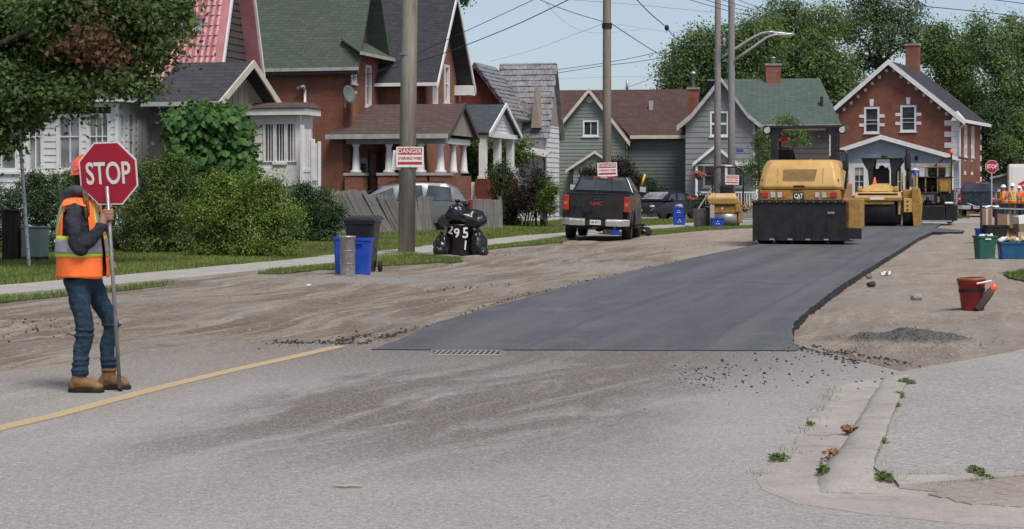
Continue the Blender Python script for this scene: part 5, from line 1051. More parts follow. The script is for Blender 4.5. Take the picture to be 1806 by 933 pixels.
bush('hedge_bush', 'green bush behind the hard hat and hood, under the porch windows', pb([(160, 360, 60, 45), (200, 385, 55, 55), (190, 340, 35, 22), (120, 335, 30, 20)], 44.5), 12000, .065, 'lf_bush', .2, 26, 24, HB)
bush('hedge_bush', 'dark bush at the right end of the hedge row next to the leaning fence', pb([(560, 375, 42, 35), (590, 390, 28, 22), (530, 365, 30, 35), (540, 398, 40, 20)], 53), 9000, .075, 'lf_dark', .22, 26, 25, HB)
bush('shrub', 'rounded dark green shrub left of the maroon shrub before the white clapboard house', pb([(890, 345, 25, 42), (880, 315, 15, 20), (900, 365, 25, 25)], 76), 6500, .085, 'lf_dark', .25, 26, 26)
bush('shrub', 'rounded maroon leaved shrub with green fringe left of the parked black pickup', pb([(935, 338, 36, 38), (950, 355, 30, 28), (925, 360, 28, 22)], 75), 6500, .08, 'lf_maroon', .25, 26, 27)
bush('shrub', 'thin green shrub at the right side of the maroon shrub', pb([(966, 345, 16, 34), (958, 368, 18, 14)], 74.3), 2500, .08, 'lf_bush', .2, 26, 28)
bush('shrub', 'dark spreading shrub behind the parked black pickup, under the green house', pb([(1112, 330, 26, 30), (1098, 310, 26, 22), (1116, 358, 14, 18), (1080, 305, 24, 14), (1040, 310, 14, 10)], 88), 6500, .11, 'lf_maroon', .3, 26, 29)
bush('shrub', 'tiny dark shrub by the wall right of the yellow post', pb([(1150, 340, 18, 13), (1140, 332, 12, 12)], 104), 1500, .12, 'lf_dark', .3, 26, 30)
def flowers(name, label, px, py, D, rx, ry, mat, n=260, cat='flowers', green=True):
    p = W(px, py, D); t = empty(name, p); tag(t, label, cat); a, b, c = cloud([(0, 0, .03, rx/F*D, rx/F*D, ry/F*D)], n, .1, 12, int(px)); leaves('blossom', a, b, .09, M[mat], t, c)
    if green: a, b, c = cloud([(0, .05, -.06, rx/F*D*.9, rx/F*D, ry/F*D)], n, .1, 12, int(px)+1); leaves('foliage', a, b, .09, M['lf_bush'], t, c)
    return t
fl = flowers('hanging_basket', 'hanging basket of bright pink flowers at the left of the grey porch', 1231, 308, 96.5, 10, 5, 'lf_pink', 500, 'flower basket'); MB().tube([(0, 0, 0), (0, 0, .8)], .012, 5).obj('hanger', M['black'], fl); MB().lathe([(.05, -.25), (.2, -.05), (.22, 0)], (0, 0, 0), 12).obj('basket', M['bark'], fl)
flowers('flower_bed', 'bed of peach coloured flowers right of the small yellow roller', 1311, 364, 92, 16, 6, 'lf_peach', 500)
flowers('flower_bed', 'low pink flowers beside the tall grey planter', 1222, 350, 92, 10, 5, 'lf_pink', 240)
# vine over the porch side
vt = f1b.root('climbing_vine', 'dense climbing vine with large drooping leaves covering the side of the dark roofed porch', 'vine'); vt.rotation_euler = (0, 0, 0); rs = random.Random(4)
vb = [(372+(a-372)*.86, b+4, c*.80, d*.88) for a, b, c, d in ((370, 205, 58, 26), (330, 225, 40, 45), (400, 235, 48, 55), (345, 275, 55, 50), (415, 285, 38, 48), (300, 250, 18, 48), (380, 320, 70, 35), (440, 300, 18, 40), (310, 300, 25, 30), (302, 212, 20, 26), (432, 232, 22, 34), (438, 272, 20, 40), (345, 195, 30, 18), (405, 200, 28, 20))]
lm = []
for k in range(6):
    mb = MB(); s = 1.; mb.add([(0, 0, 0), (-.5, .08, -.25), (-.42, .02, -.7), (0, -.04, -1.1), (.42, .02, -.7), (.5, .08, -.25), (0, -.10, -.45)], [(0, 1, 6), (1, 2, 6), (2, 3, 6), (3, 4, 6), (4, 5, 6), (5, 0, 6)]); me = mb.mesh('leaf')
    t_ = me.attributes.new('tone', 'FLOAT', 'POINT'); t_.data.foreach_set('value', [.05+k*.15]*7); me.materials.append(M['lf_vine']); lm.append(me)
o0 = Vector(vt.location); mbs = MB()
P, N_, T = cloud([(*(W(a, b, 50.6)-o0), c/F*50.6, .30, d/F*50.6) for a, b, c, d in vb], 15000, .25, 20, 3, shell=.5); P[:, 2] += 0; leaves('vine_foliage', P, N_-np.array([0, .8, 0]), .15, M['lf_vine'], vt, T, .8)
for k in range(300):
    b = rs.choice(vb); a = rs.uniform(0, 6.28); r = rs.random()**.5; p = W(b[0]+b[2]*r*math.cos(a), b[1]+b[3]*r*math.sin(a), 50.0+.35*r)-o0
    o = bpy.data.objects.new('leaf', lm[rs.randrange(6)]); COL.objects.link(o); o.parent = vt; o.location = p; s = rs.uniform(.16, .27); o.scale = (s, s, s); o.rotation_euler = (rs.uniform(-.7, .1), rs.uniform(-.35, .35), rs.uniform(-.6, .6))
MB().tube([(1.0, .2, 0), (.9, .0, 1.5), (1.2, -.1, 3)], .05, 6).obj('stem', M['bark'], vt)
def weed(px, py, rx, ry, label, n=70, h=.05, mat='lf_weed', leaf=.015, z=.008):
    h *= .55; rx *= 1.15; n = int(n*1.5)
    x, y = G(px, py); t = empty('weed', (x, y, z)); tag(t, label, 'weed'); D = y
    P, N_, T = cloud([(0, 0, h*.4, rx/F*D, ry/F*D*5, h*.7)], n, .011, 9, int(px+py), shell=.1); P[:, 2] = np.abs(P[:, 2])+.003; leaves('foliage', P, N_+np.array([0, 0, .8]), leaf, M[mat], t, T, .5); 
    MB().tube([(0, 0, -.01), (.005, .0, h*.5)], .002, 4).obj('stem', M['lf_weed'], t)
for a in ((1597, 678, 15, 5, 'feathery green weed at the far top end of the kerb', 420, .06), (1584, 702, 12, 7, 'dense upright weed strip below the topmost kerb weed', 420, .05), (1578, 720, 10, 4, 'flat weed tuft at the lower end of the top weed strip', 200, .04), (1558, 763, 5, 4, 'tiny weed sprig halfway down the kerb crack', 60, .03),
          (1551, 784, 12, 6, 'leafy weed clump halfway down the back of the kerb', 380, .06), (1536, 806, 13, 7, 'olive weed clump where the kerb starts to curve', 420, .06), (1453, 842, 9, 10, 'upright bright green weed in the gutter before the kerb corner', 420, .10), (1560, 848, 12, 8, 'bright weed at the corner of footway and pavers', 380, .06),
          (1372, 813, 16, 6, 'sprawling weed on the outer edge of the concrete gutter', 380, .05), (1430, 751, 6, 3, 'small weed at the outer gutter edge further up', 120, .03), (1722, 838, 14, 7, 'bright leafy weed growing in the crack above the pavers', 340, .06), (1738, 846, 14, 3, 'flat weed runner right above the pavers', 160, .02)): weed(*a)
def deadleaf(px, py, s, label):
    x, y = G(px, py); t = empty('dead_leaf', (x, y, .012)); tag(t, label, 'dead leaf'); rs = np.random.RandomState(int(px)); n = 26
    P = np.stack([rs.normal(0, s, n), rs.normal(0, s*1.1, n), rs.uniform(.005, .05, n)], 1); leaves('leaf_curl', P, rs.normal(size=(n, 3))+np.array([0, 0, .4]), .05, M['dead'], t, rs.uniform(0, 1, n), .5)
deadleaf(1497, 768, .022, 'curled tan dead leaf lying in the gutter higher up'); deadleaf(1464, 815, .03, 'bigger brown dead leaf in the gutter above the green weed')
x, y = G(1680, 386); t = tag(empty('dry_weeds', (x, y, 0)), 'low clump of dry grass on the dirt before the far pavement', 'weeds'); P, N_, T = cloud([(0, 0, .1, .75, .6, .16), (.5, .1, .18, .4, .4, .2)], 900, .15, 20, 5); leaves('foliage', P, N_, .11, M['grass'], t, T*.5, .3)

# ================================================================== POLES, SIGNS, WIRES
def pole(label, px_b, py_b, px_t, r, mat, h=14, name='utility_pole', D=None, group='utility poles'):
    if D is None: x, y = G(px_b, py_b)
    else: y = D; x = (px_b-CX)/F*D
    zt = CAMH+(HZ-0)/F*y; lean = ((px_t-px_b)/F*y)/zt; t = empty(name, (x, y, 0)); tag(t, label, 'utility pole', group)
    MB().tube([(0, 0, -.3), (lean*h*.33, 0, h*.33), (lean*h*.66, 0, h*.66), (lean*h, 0, h)], [r*1.06, r, r*.92, r*.85], 16).obj('shaft', M[mat], t, True); return t, x, y, lean
def danger(D, px, py, w, h, label, tilt=0, second=False, yo=0):
    p = W(px, py, D); t = empty('danger_sign', p); tag(t, label, 'sign', 'danger signs on the poles'); t.rotation_euler = (0, tilt, 0); s = h/.48
    MB().box(-w/2, w/2, 0, .012, -h/2, h/2).obj('board', M['signwhite'], t, bevel=.002)
    MB().box(-w*.44, w*.44, -.003, -.001, h*.12, h*.44).obj('red_band', M['signred'], t)
    text('DANGER', h*.30, M['signwhite'], t, at(0, -.0055, h*.28), bold=.012, sx=w*.80/(h*.30*3.75))
    text('OVERHEAD WIRES', h*.19, M['signred'], t, at(0, -.003, -.03*s), bold=.022, sx=w*.86/(h*.19*8.3))
    MB().box(-w*.44, w*.44, -.003, -.001, -h*.37, -h*.23).obj('red_bar', M['signred'], t)
    for zz in (h*.47, -h*.47): MB().lathe([(.012, -.006), (.012, 0)], (0, 0, zz), 8, 'y').obj('nail', M['steel'], t)
    return t
p1, x1, y1_, ln = pole('thick weathered wooden pole with the nearest danger sign, right of the blue bins', 715, 448, 721, .168, 'pole')
q = tag(empty('utility_pole', (x1+.13, y1_+.26, 0)), 'thinner darker wooden pole strapped behind the nearest pole', 'utility pole', 'utility poles'); MB().tube([(-.04, 0, -.3), (.02, 0, 5), (.12, 0, 13.5)], [.115, .11, .1], 12).obj('shaft', M['pole2'], q, True)
MB().lathe([(.175, 0), (.175, .05)], (0.02, 0, 4.6), 16).obj('strap', M['steel'], p1)
danger(y1_-.19, 723, 277, .635, .47, 'nearest danger sign with white letters on red, nailed to the thick wooden pole')
b2 = W(706, 281, y1_-.10); o = tag(MB().box(-.18, .25, -.006, .006, -.25, .2).obj('blank_sign', M['signwhite']), 'blank white back of a second sign peeking out left of the nearest danger sign', 'sign'); o.location = b2; o.rotation_euler = (0, R(4), 0)
p2, x2, y2_, ln = pole('plain wooden pole standing behind the parked black pickup', 1070.5, 0, 1070.5, .145, 'pole2', D=63)
MB().lathe([(.17, 0), (.17, .18)], (0, 0, CAMH+(HZ-45)/F*63-.1), 14).obj('bracket', M['black'], p2)
danger(62.8-.2, 1071, 299, .66, .46, 'second danger sign, right above the cab of the black pickup', R(-2))
p3, x3, y3_, ln = pole('left one of two thin poles behind the small yellow roller', 1265, 0, 1266, .155, 'concpole', D=86)
p4, x4, y4_, ln = pole('right one of two thin poles, the one with the small danger sign', 1290, 0, 1290, .155, 'concpole', D=82)
danger(81.8-.18, 1291, 317, .60, .42, 'smallest danger sign, on the pole above the small yellow roller', R(1))
def lamp_arm(D, pts, head, label):
    p0 = W(*pts[0], D); t = tag(empty('street_lamp', p0), label, 'street lamp', 'street lamps on curved arms'); P = [W(a, b, D-.4*i/len(pts))-p0 for i, (a, b) in enumerate(pts)]
    MB().tube(P, .055, 8).obj('arm', M['galv'], t, True); h = W(*head[0], D-.4)-p0; e = W(*head[1], D-.4)-p0; d = (e-h).normalized(); q = d.to_track_quat('X', 'Z').to_matrix().to_4x4(); L = (e-h).length
    MB().loft([[h+q@Vector((L*u, w*.13*s, -.02+.09*c*s)) for w, c in ((-1, 0), (-.7, .7), (0, 1), (.7, .7), (1, 0), (.6, -.5), (0, -.7), (-.6, -.5))] for u, s in ((0, .5), (.15, .9), (.6, 1.), (.85, .8), (1, .15))]).obj('lamp_head', M['galv'], t, True)
    MB().loft([[h+q@Vector((L*u, w*.10, -.10+.03*abs(w))) for w in (-1, -.5, 0, .5, 1)]+[h+q@Vector((L*u, 0, -.03))] for u in (.35, .85)]).obj('lens', M['lamp_clear'], t)
lamp_arm(85.8, [(1271, 102), (1290, 90), (1310, 77), (1328, 66), (1342, 59), (1356, 56.5), (1366, 56)], [(1360, 57), (1396, 60)], 'street lamp on the longer upper arm from the left thin pole')
lamp_arm(81.8, [(1296, 105), (1315, 92), (1335, 78), (1352, 66), (1364, 62), (1378, 60)], [(1370, 61.5), (1402, 59.5)], 'street lamp on the lower arm from the right thin pole')
bc = tag(empty('transformer_cutout', W(1268, 74, 85.7)), 'grey insulators clamped to the left thin pole', 'insulator'); MB().lathe([(.03, -.25), (.09, -.15), (.04, -.05), (.09, .05), (.03, .2)], (.22, -.1, 0), 8).obj('insulator', M['steel'], bc, True)
def wire(pts, r=.014, mat='wire', label='', blob=None, sag=0):
    P = [W(a, b, d) for a, b, d in pts]; Q = []
    if len(P) == 2:
        n = 14; Q = [P[0].lerp(P[1], k/n)+Vector((0, 0, -sag*4*(k/n)*(1-k/n))) for k in range(n+1)]
    else:
        for i in range(len(P)-1):
            a, b = P[max(i-1, 0)], P[min(i+2, len(P)-1)]; p, q = P[i], P[i+1]; m0, m1 = (q-a)/2, (b-p)/2
            for k in range(6):
                t = k/6; Q.append(p*(2*t**3-3*t*t+1)+m0*(t**3-2*t*t+t)+q*(-2*t**3+3*t*t)+m1*(t**3-t*t))
        Q.append(P[-1])
    o = MB().tube(Q, r, 5).obj('overhead_wire', M[mat], None, True); tag(o, label, 'wire'); return o
wire([(540, 156, 69.5), (617, 138, 66), (700, 118, 60), (780, 95, 56), (900, 48, 50), (1010, -4, 45), (1100, -50, 41)], .013, 'wire', 'service wire climbing from the brick house mast across the sky to the upper centre')
wire([(660, 128, 66), (745, 90, 63), (815, 58, 61), (940, 0, 57), (1000, -30, 55)], .011, 'wire', 'upper service wire passing over the charcoal gable of the brick house')
wire([(930, -12, 60), (960, 3, 61), (1010, 22, 62), (1063, 38, 63)], .012, 'wire', 'wire coming down from the top to the left side of the middle pole')
wire([(1079, 42, 63), (1100, 56, 68), (1140, 82, 78), (1182, 108, 90), (1250, 150, 108)], .016, 'wire', 'wire sloping down right from the middle pole collar into the bright tree', None)
wire([(1120, -4, 60), (1145, 22, 66), (1175, 48, 74), (1200, 72, 84), (1262, 76, 86)], .018, 'wire', 'dark wire with a spacer running from the top centre to the thin poles')
o = MB().ball(W(1176, 49, 74), (.09, .07, .12)).obj('wire_spacer', M['black'], None, True); tag(o, 'dark spacer clamp on the wire above the bright tree', 'wire clamp')
for i, (a, b) in enumerate(((0, 0), (3, 6))): wire([(975, 124+b, 92), (1060, 112+b*.8, 90), (1130, 99+b*1.5, 88), (1190, 84+b*2, 87), (1262, 62+b*2, 86)], .014, 'wire', ('upper', 'lower')[i]+' of the twin wires crossing the sky right of the middle pole')
wire([(865, 108, 92), (940, 88, 84), (1010, 62, 74), (1063, 42, 63)], .007, 'wirel', 'very thin pale wire slanting down left from the middle pole over the shake roof')
wire([(962, 3, 61), (985, 30, 66), (1020, 52, 72), (1060, 58, 78), (1130, 52, 90)], .006, 'wirel', 'thin pale looping wire left of the middle pole')
wire([(980, -2, 60), (1120, 8, 66), (1260, 22, 72)], .008, 'wirel', 'faint wire along the top between the middle pole and the thin poles')
wire([(1085, 42, 63), (1180, 56, 74), (1262, 60, 86)], .006, 'wirel', 'faint wire from the middle pole collar to the left thin pole')
wire([(1100, 156, 104), (1140, 142, 96), (1180, 125, 90), (1262, 95, 86)], .012, 'wire', 'dark wire dipping behind the maroon roof to the thin poles')
wire([(975, 139, 92), (1110, 135, 96), (1160, 137, 100)], .007, 'wirel', 'faint level wire just above the maroon roof')
for i, (a, b, c, d) in enumerate(((1205, -4, 1364, 36), (1225, -6, 1372, 30), (1262, -4, 1440, 44), (1330, -6, 1500, 36), (1285, -8, 1372, 22))):
    wire([(a, b, 70), ((a+c)/2, (b+d)/2+3, 84), (c, d, 100)], .014, 'wire', ('longest', 'second', 'third', 'highest right', 'short upper')[i]+' dark wire of the bundle crossing above the thin poles')
wire([(1560, 2, 80), (1630, 11, 84), (1740, 22, 90), (1830, 34, 95)], .02, 'wire', 'dark wire crossing the open sky above the tree at upper right')
wire([(1740, -2, 80), (1810, 7, 84), (1900, 20, 90)], .018, 'wire', 'wire cutting the upper right corner of the sky')
wire([(1640, 32, 120), (1730, 42, 124), (1830, 50, 128)], .012, 'wirel', 'faint lower wire in the sky at upper right')
wire([(1218, 78, 100), (1245, 80, 92), (1262, 75, 86)], .016, 'wirel', 'short pale loop of wire left of the thin poles')
# left foreground sign post
xg, yg = G(52, 472); sp_ = tag(empty('sign_post', (xg, yg, 0)), 'leaning bare galvanised sign post on the lawn before the maple', 'post'); e = W(32, 195, yg)-Vector((xg, yg, 0)); MB().tube([(0, 0, -.1), tuple(e)], .035, 4).obj('post', M['galv'], sp_)
for k in range(14): pp = e*(k/14+.05); MB().lathe([(.012, -.04), (.012, -.034)], tuple(pp), 6, 'y').obj('bolt_hole', M['black'], sp_)
xg, yg = G(20, 462); o = tag(empty('timber_post', (xg, yg, 0)), 'stout dark brown timber stump left of the green utility box', 'post'); MB().box(-.16, .17, -.15, .15, -.05, 1.04).obj('timber', wood('dark_timber', (.035, .026, .024), (.06, .045, .04)), o, bevel=.03); MB().box(-.175, .185, -.165, .165, 1.04, 1.09).obj('cap', M['bark'], o, bevel=.015)
xg, yg = G(62, 462); o = tag(empty('utility_box', (xg, yg, 0), R(-12)), 'pale green metal utility box on a dark base behind the leaning post', 'utility box'); gm = plain('box_green', (.20, .26, .23), .5, var=.08); MB().box(-.22, .22, -.2, .2, .1, .70).obj('cabinet', gm, o, bevel=.02); MB().box(-.24, .24, -.22, .22, .70, .735).obj('lid', gm, o, bevel=.012); MB().box(-.21, .21, -.19, .19, -.02, .1).obj('base', M['tar'], o); MB().cbox((.12, -.205, .42), (.03, .02, .08)).obj('latch', M['steel'], o)

# ================================================================== WOODEN FENCE
fa, fb = Vector((*G(585, 414), 0)), Vector((*G(886, 404), 0)); fr = tag(empty('picket_fence', fa), 'weathered grey board fence, its left boards leaning over, its right ones upright', 'fence'); d = (fb-fa); L = d.length; ux = d.normalized(); n = 84
ua = math.atan2(ux.y, ux.x); fr.rotation_euler = (0, 0, ua)
for k in range(n):
    t = (k+.5)/n; lean = (.72 if t < .42 else max(.0, .72-(t-.42)*9) + (.12 if t < .72 else 0)); lean = -max(lean, 0)+random.uniform(-.04, .04); h = (1.45-.3*t if t > .3 else 1.5)+random.uniform(-.04, .03)
    ln_ = h/math.cos(lean)*(.98); w = .20; o = MB().add([(-w/2, -.011, 0), (w/2, -.011, 0), (w/2, .011, 0), (-w/2, .011, 0), (-w/2, -.011, ln_-.03), (w/2, -.011, ln_-.03), (w/2, .011, ln_-.03), (-w/2, .011, ln_-.03), (-w/2+.03, -.011, ln_), (w/2-.03, -.011, ln_), (w/2-.03, .011, ln_), (-w/2+.03, .011, ln_)],
        [(3, 2, 1, 0), (0, 1, 5, 4), (1, 2, 6, 5), (2, 3, 7, 6), (3, 0, 4, 7), (4, 5, 9, 8), (5, 6, 10, 9), (6, 7, 11, 10), (7, 4, 8, 11), (8, 9, 10, 11)]).obj('picket', M['fence'], fr); o.location = (t*L, random.uniform(-.012, .012), -.02); o.rotation_euler = (random.uniform(-.03, .03), lean, 0)
for z in (.3, 1.0): MB().box(0, L, .02, .07, z, z+.09).obj('rail', M['fence'], fr)
for k in range(7): MB().box(L*k/6-.05, L*k/6+.05, .07, .17, -.2, 1.25).obj('post', M['fence'], fr)

# ================================================================== BINS AND BAGS
def tub(name, label, cat, loc, rz, w, d, h, mat, taper=.8, rim=.03, wall_=.012, group=None, fill=True):
    t = empty(name, loc, rz); tag(t, label, cat, group); k = taper
    def ring(w, d, z, b=.12): 
        r = min(w, d)*b; pts = []
        for cx, cy, a0 in ((w/2-r, d/2-r, 0), (-w/2+r, d/2-r, 90), (-w/2+r, -d/2+r, 180), (w/2-r, -d/2+r, 270)):
            for q in range(4): a = R(a0+q*30); pts.append((cx+r*math.cos(a), cy+r*math.sin(a), z))
        return pts
    MB().loft([ring(w*k, d*k, 0), ring(w*(k+(1-k)*.9), d*(k+(1-k)*.9), h*.9), ring(w, d, h-rim*1.6), ring(w+rim, d+rim, h-rim*1.5), ring(w+rim, d+rim, h), ring(w-wall_*2, d-wall_*2, h), ring(w*.93, d*.93, h-.06), ring(w*k-.03, d*k-.03, .03)]).obj('tub', M[mat], t)
    return t
def loc(px, py): x, y = G(px, py); return (x, y, 0)
b = tub('wheelie_bin', 'black lidded wheelie bin standing behind the blue bins and the silver can', 'bin', (loc(640, 480)[0]-.02, loc(640, 480)[1]+.22, 0), R(-10), .55, .58, .92, 'blackp', .72)
MB().loft([[(-.31, -.33, .92), (.31, -.33, .92), (.31, .33, .94), (-.31, .33, .94)], [(-.30, -.32, .965), (.30, -.32, .965), (.3, .32, .99), (-.3, .32, .99)], [(-.25, -.26, .985), (.25, -.26, .985), (.25, .26, 1.02), (-.25, .26, 1.02)]]).obj('lid', M['blackp'], b, bevel=.01)
for s in (-1, 1): MB().lathe([(.09, -.025), (.1, 0), (.09, .025)], (.26*s, .26, .09), 14, 'x').obj('wheel', M['black'], b, True); 
MB().box(-.24, .24, .33, .36, .86, .89).obj('handle', M['blackp'], b)
b = tub('recycling_bin', 'blue recycling bin to the right of the silver can', 'recycling bin', (loc(636, 484)[0], loc(636, 484)[1]+.06, 0), R(-6), .40, .32, .64, 'blue', .78, group='blue bins by the thick pole')
MB().cbox((0, -.185, .56), (.14, .02, .03)).obj('handle', M['blue'], b)
b = tub('recycling_bin', 'blue recycling bin mostly hidden to the left of the silver can', 'recycling bin', (loc(606, 484)[0], loc(606, 484)[1]+.12, 0), R(4), .36, .30, .66, 'blue', .85, group='blue bins by the thick pole'); MB().cbox((0, -.17, .56), (.14, .02, .03)).obj('handle', M['blue'], b)
x, y = G(613, 486); o = tag(empty('metal_can', (x, y, 0)), 'dented silver metal can in front of the two blue bins', 'metal can'); MB().lathe([(.125, 0), (.13, .02), (.14, .66), (.147, .665), (.147, .685), (.138, .685), (.12, .64), (.12, .03)], (0, 0, 0), 22).obj('drum', plain('dull_tin', (.38, .375, .37), .4, .5, var=.3, scale=14), o, True)
for z in (.2, .42): MB().lathe([(.133+.012*z, z), (.139+.012*z, z+.01), (.134+.012*z, z+.02)], (0, 0, 0), 22, cap=False).obj('hoop', M['steel'], o, True)
def bag(label, loc_, r, seed, mat='bag', knot=True, cat='garbage bag', group=None, name='garbage_bag'):
    bm = bmesh.new(); bmesh.ops.create_icosphere(bm, subdivisions=4, radius=1)
    for v in bm.verts:
        c = v.co.copy(); a = math.atan2(c.y, c.x); pl = math.sin(a*9+4*noise.noise(c*1.5+Vector((seed, 0, 0))))*.06*max(0, c.z+.2)
        k = 1+.22*noise.noise(c*1.6+Vector((seed, 1, 2)))+.10*noise.noise(c*4.2+Vector((seed, 5, 1)))+.035*abs(noise.noise(c*9+Vector((seed, 0, 3))))+pl
        v.co = Vector((c.x*r[0]*k, c.y*r[1]*k, max(c.z*r[2]*k, -r[2]*.72)))
    me = bpy.data.meshes.new('bag'); bm.to_mesh(me); bm.free(); t = empty(name, loc_); tag(t, label, cat, group)
    o = link('sack', me, M[mat], t, True); o.location = (0, 0, r[2]*.72)
    if knot:
        k = MB(); rr = r[0]*.10; rings = []
        for z, q in ((-.04, 1.6), (.0, .8), (.03, .7), (.07, 1.9), (.10, 2.4)): rings.append([(math.cos(2*math.pi*j/10)*rr*q*(1+.35*math.sin(j*3+seed)), math.sin(2*math.pi*j/10)*rr*q*(1+.3*math.cos(j*2)), z+.02*math.sin(j*2.3)) for j in range(10)])
        o = k.loft(rings).obj('knot', M[mat], t, True); o.location = (0, 0, r[2]*1.68)
    return t
BG2 = 'black garbage bags round the numbered bin'
bx, by = G(810, 450)
b = empty('garbage_bin', (bx, by+.15, 0)); tag(b, 'black round garbage bin with the hand painted white house number', 'bin'); MB().lathe([(.30, 0), (.315, .03), (.335, .66), (.36, .67), (.36, .70), (.33, .70), (.30, .1)], (0, 0, 0), 26).obj('drum', M['bag'], b, True)
for ch, xx, zz, ss, rr in (('2', -.20, .575, .25, -.25), ('9', -.05, .50, .26, .05), ('5', .15, .50, .30, .02), ('1', .15, .22, .26, -.1)):
    o = text(ch, ss*1.12, M['signwhite'], b, Matrix.Translation((xx, 0, zz)) @ FACE_CAM @ Matrix.Rotation(rr, 4, 'Z'), name='painted_digit', depth=.0015, bold=.016, sx=.95)
    for v in o.data.vertices: c = v.co; r_ = .3155+.0317*(c.z-.03)+.003-c.y; a = c.x/.33; v.co = Vector((math.sin(a)*r_+.006*noise.noise(c*14), -math.cos(a)*r_, c.z+.008*noise.noise(c*11)))
bag('large glossy bag piled on top of the numbered bin, leaning right', (bx+.16, by+.12, .62), (.42, .30, .27), 3, group=BG2)
bag('small tied bag perched on the top left of the bag pile', (bx-.05, by+.10, .75), (.24, .22, .24), 8, group=BG2)
bag('crumpled bag slumped against the left side of the numbered bin', (bx-.38, by-.02, 0), (.20, .22, .26), 12, group=BG2)
bag('small bag on the ground at the far left foot of the pile', (bx-.46, by-.18, 0), (.12, .12, .13), 19, group=BG2, knot=False)
bag('dark bag standing right of the numbered bin', (bx+.42, by+.02, 0), (.20, .22, .32), 23, group=BG2)
bag('low flat bag at the right foot of the pile', (bx+.52, by-.12, 0), (.14, .14, .12), 29, group=BG2, knot=False)
x, y = G(841, 432); MBt = MB().box(-.015, .015, -.01, .01, 0, .55).obj('survey_stake', M['hat']); MBt.location = (x, y, 0); tag(MBt, 'thin orange stake in the grass behind the bag pile', 'stake')
# beside the black pickup
bx, by = G(1128, 416); bag('light blue plastic bag leaning behind the right rear wheel of the black pickup', (bx-.05, by+1.3, 0), (.20, .2, .36), 31, 'ltblue' if 'ltblue' in M else 'white')
bag('black bag lying right of the black pickup wheel', (bx+.10, by-.0, 0), (.30, .25, .17), 33); bag('second black bag tucked between the wheel and the lying bag', (bx-.22, by+.2, 0), (.18, .22, .24), 35)
b = tub('recycling_bin', 'blue bin seen under the rear bumper of the black pickup', 'recycling bin', loc(1084, 414), 0, .34, .3, .28, 'blue')
x, y = G(1134, 372); o = tag(MB().tube([(0, 0, .2), (.17, 0, .75)], .05, 8).obj('marker', M['lf_peach'] and plain('yellow_marker', (.75, .52, .06), .5), None, True), 'slanted yellow marker sticking out of the dark shrub', 'marker'); o.location = (W(1131, 336, 86)); 
def recyc(px, py, s, label, rot=0, sc=1., dz=0, dy=0):
    x, y = G(px, py); t = tub('recycling_box', label, 'recycling box', (x, y+dy, dz), rot, .50*sc, .36*sc, .40*sc, 'blue', .9, group='blue recycling boxes up the street')
    for a in range(3):
        p = (.055*math.cos(a*2.09+1.57), .055*math.sin(a*2.09+1.57)); MB().extrude([(p[0]-.03, -.19*sc, .2*sc+p[1]-.02), (p[0]+.03, -.19*sc, .2*sc+p[1]-.02), (p[0], -.19*sc, .2*sc+p[1]+.035)], (0, -.006, 0)).obj('arrow', M['signwhite'], t)
    return t
recyc(1198, 398, 1, 'lower blue recycling box on the verge before the green house'); recyc(1196, 398, 1, 'upper blue recycling box stacked on another on the verge', .05, .92, .405, .02)
x, y = G(1196, 398); bag('grey rubbish heaped in the upper blue recycling box', (x+.04, y, .70), (.18, .14, .12), 41, 'ltgrey' if 'ltgrey' in M else 'stone', False, 'rubbish', None, 'rubbish')
t = recyc(1265, 402, 1, 'small blue recycling box behind the wooden stake by the yellow roller'); 
x, y = G(1238, 400); o = tag(empty('planter', (x, y, 0)), 'tall round grey planter with dark foliage left of the small yellow roller', 'planter'); MB().lathe([(.30, 0), (.33, .05), (.36, .7), (.39, .74), (.34, .74), (.3, .65)], (0, 0, 0), 16).obj('pot', M['stone'], o, True); P, N_, T = cloud([(0, 0, 1.0, .4, .4, .35)], 900, .12, 20, 9); leaves('foliage', P, N_, .09, M['lf_dark'], o, T)
x, y = G(1257, 402); o = tag(MB().box(-.11, .07, -.02, .02, -.1, .90).obj('wooden_stake', plain('pale_stake', (.36, .32, .27), .8)), 'pale flat wooden stake standing before the small yellow roller', 'stake'); o.location = (x, y, 0)
o = tag(MB().box(-.16, .16, -.01, .01, -.07, .07).obj('street_name_sign', M['blue']), 'small blue sign hanging beside the right thin pole', 'sign'); o.location = W(1305, 266, 84)

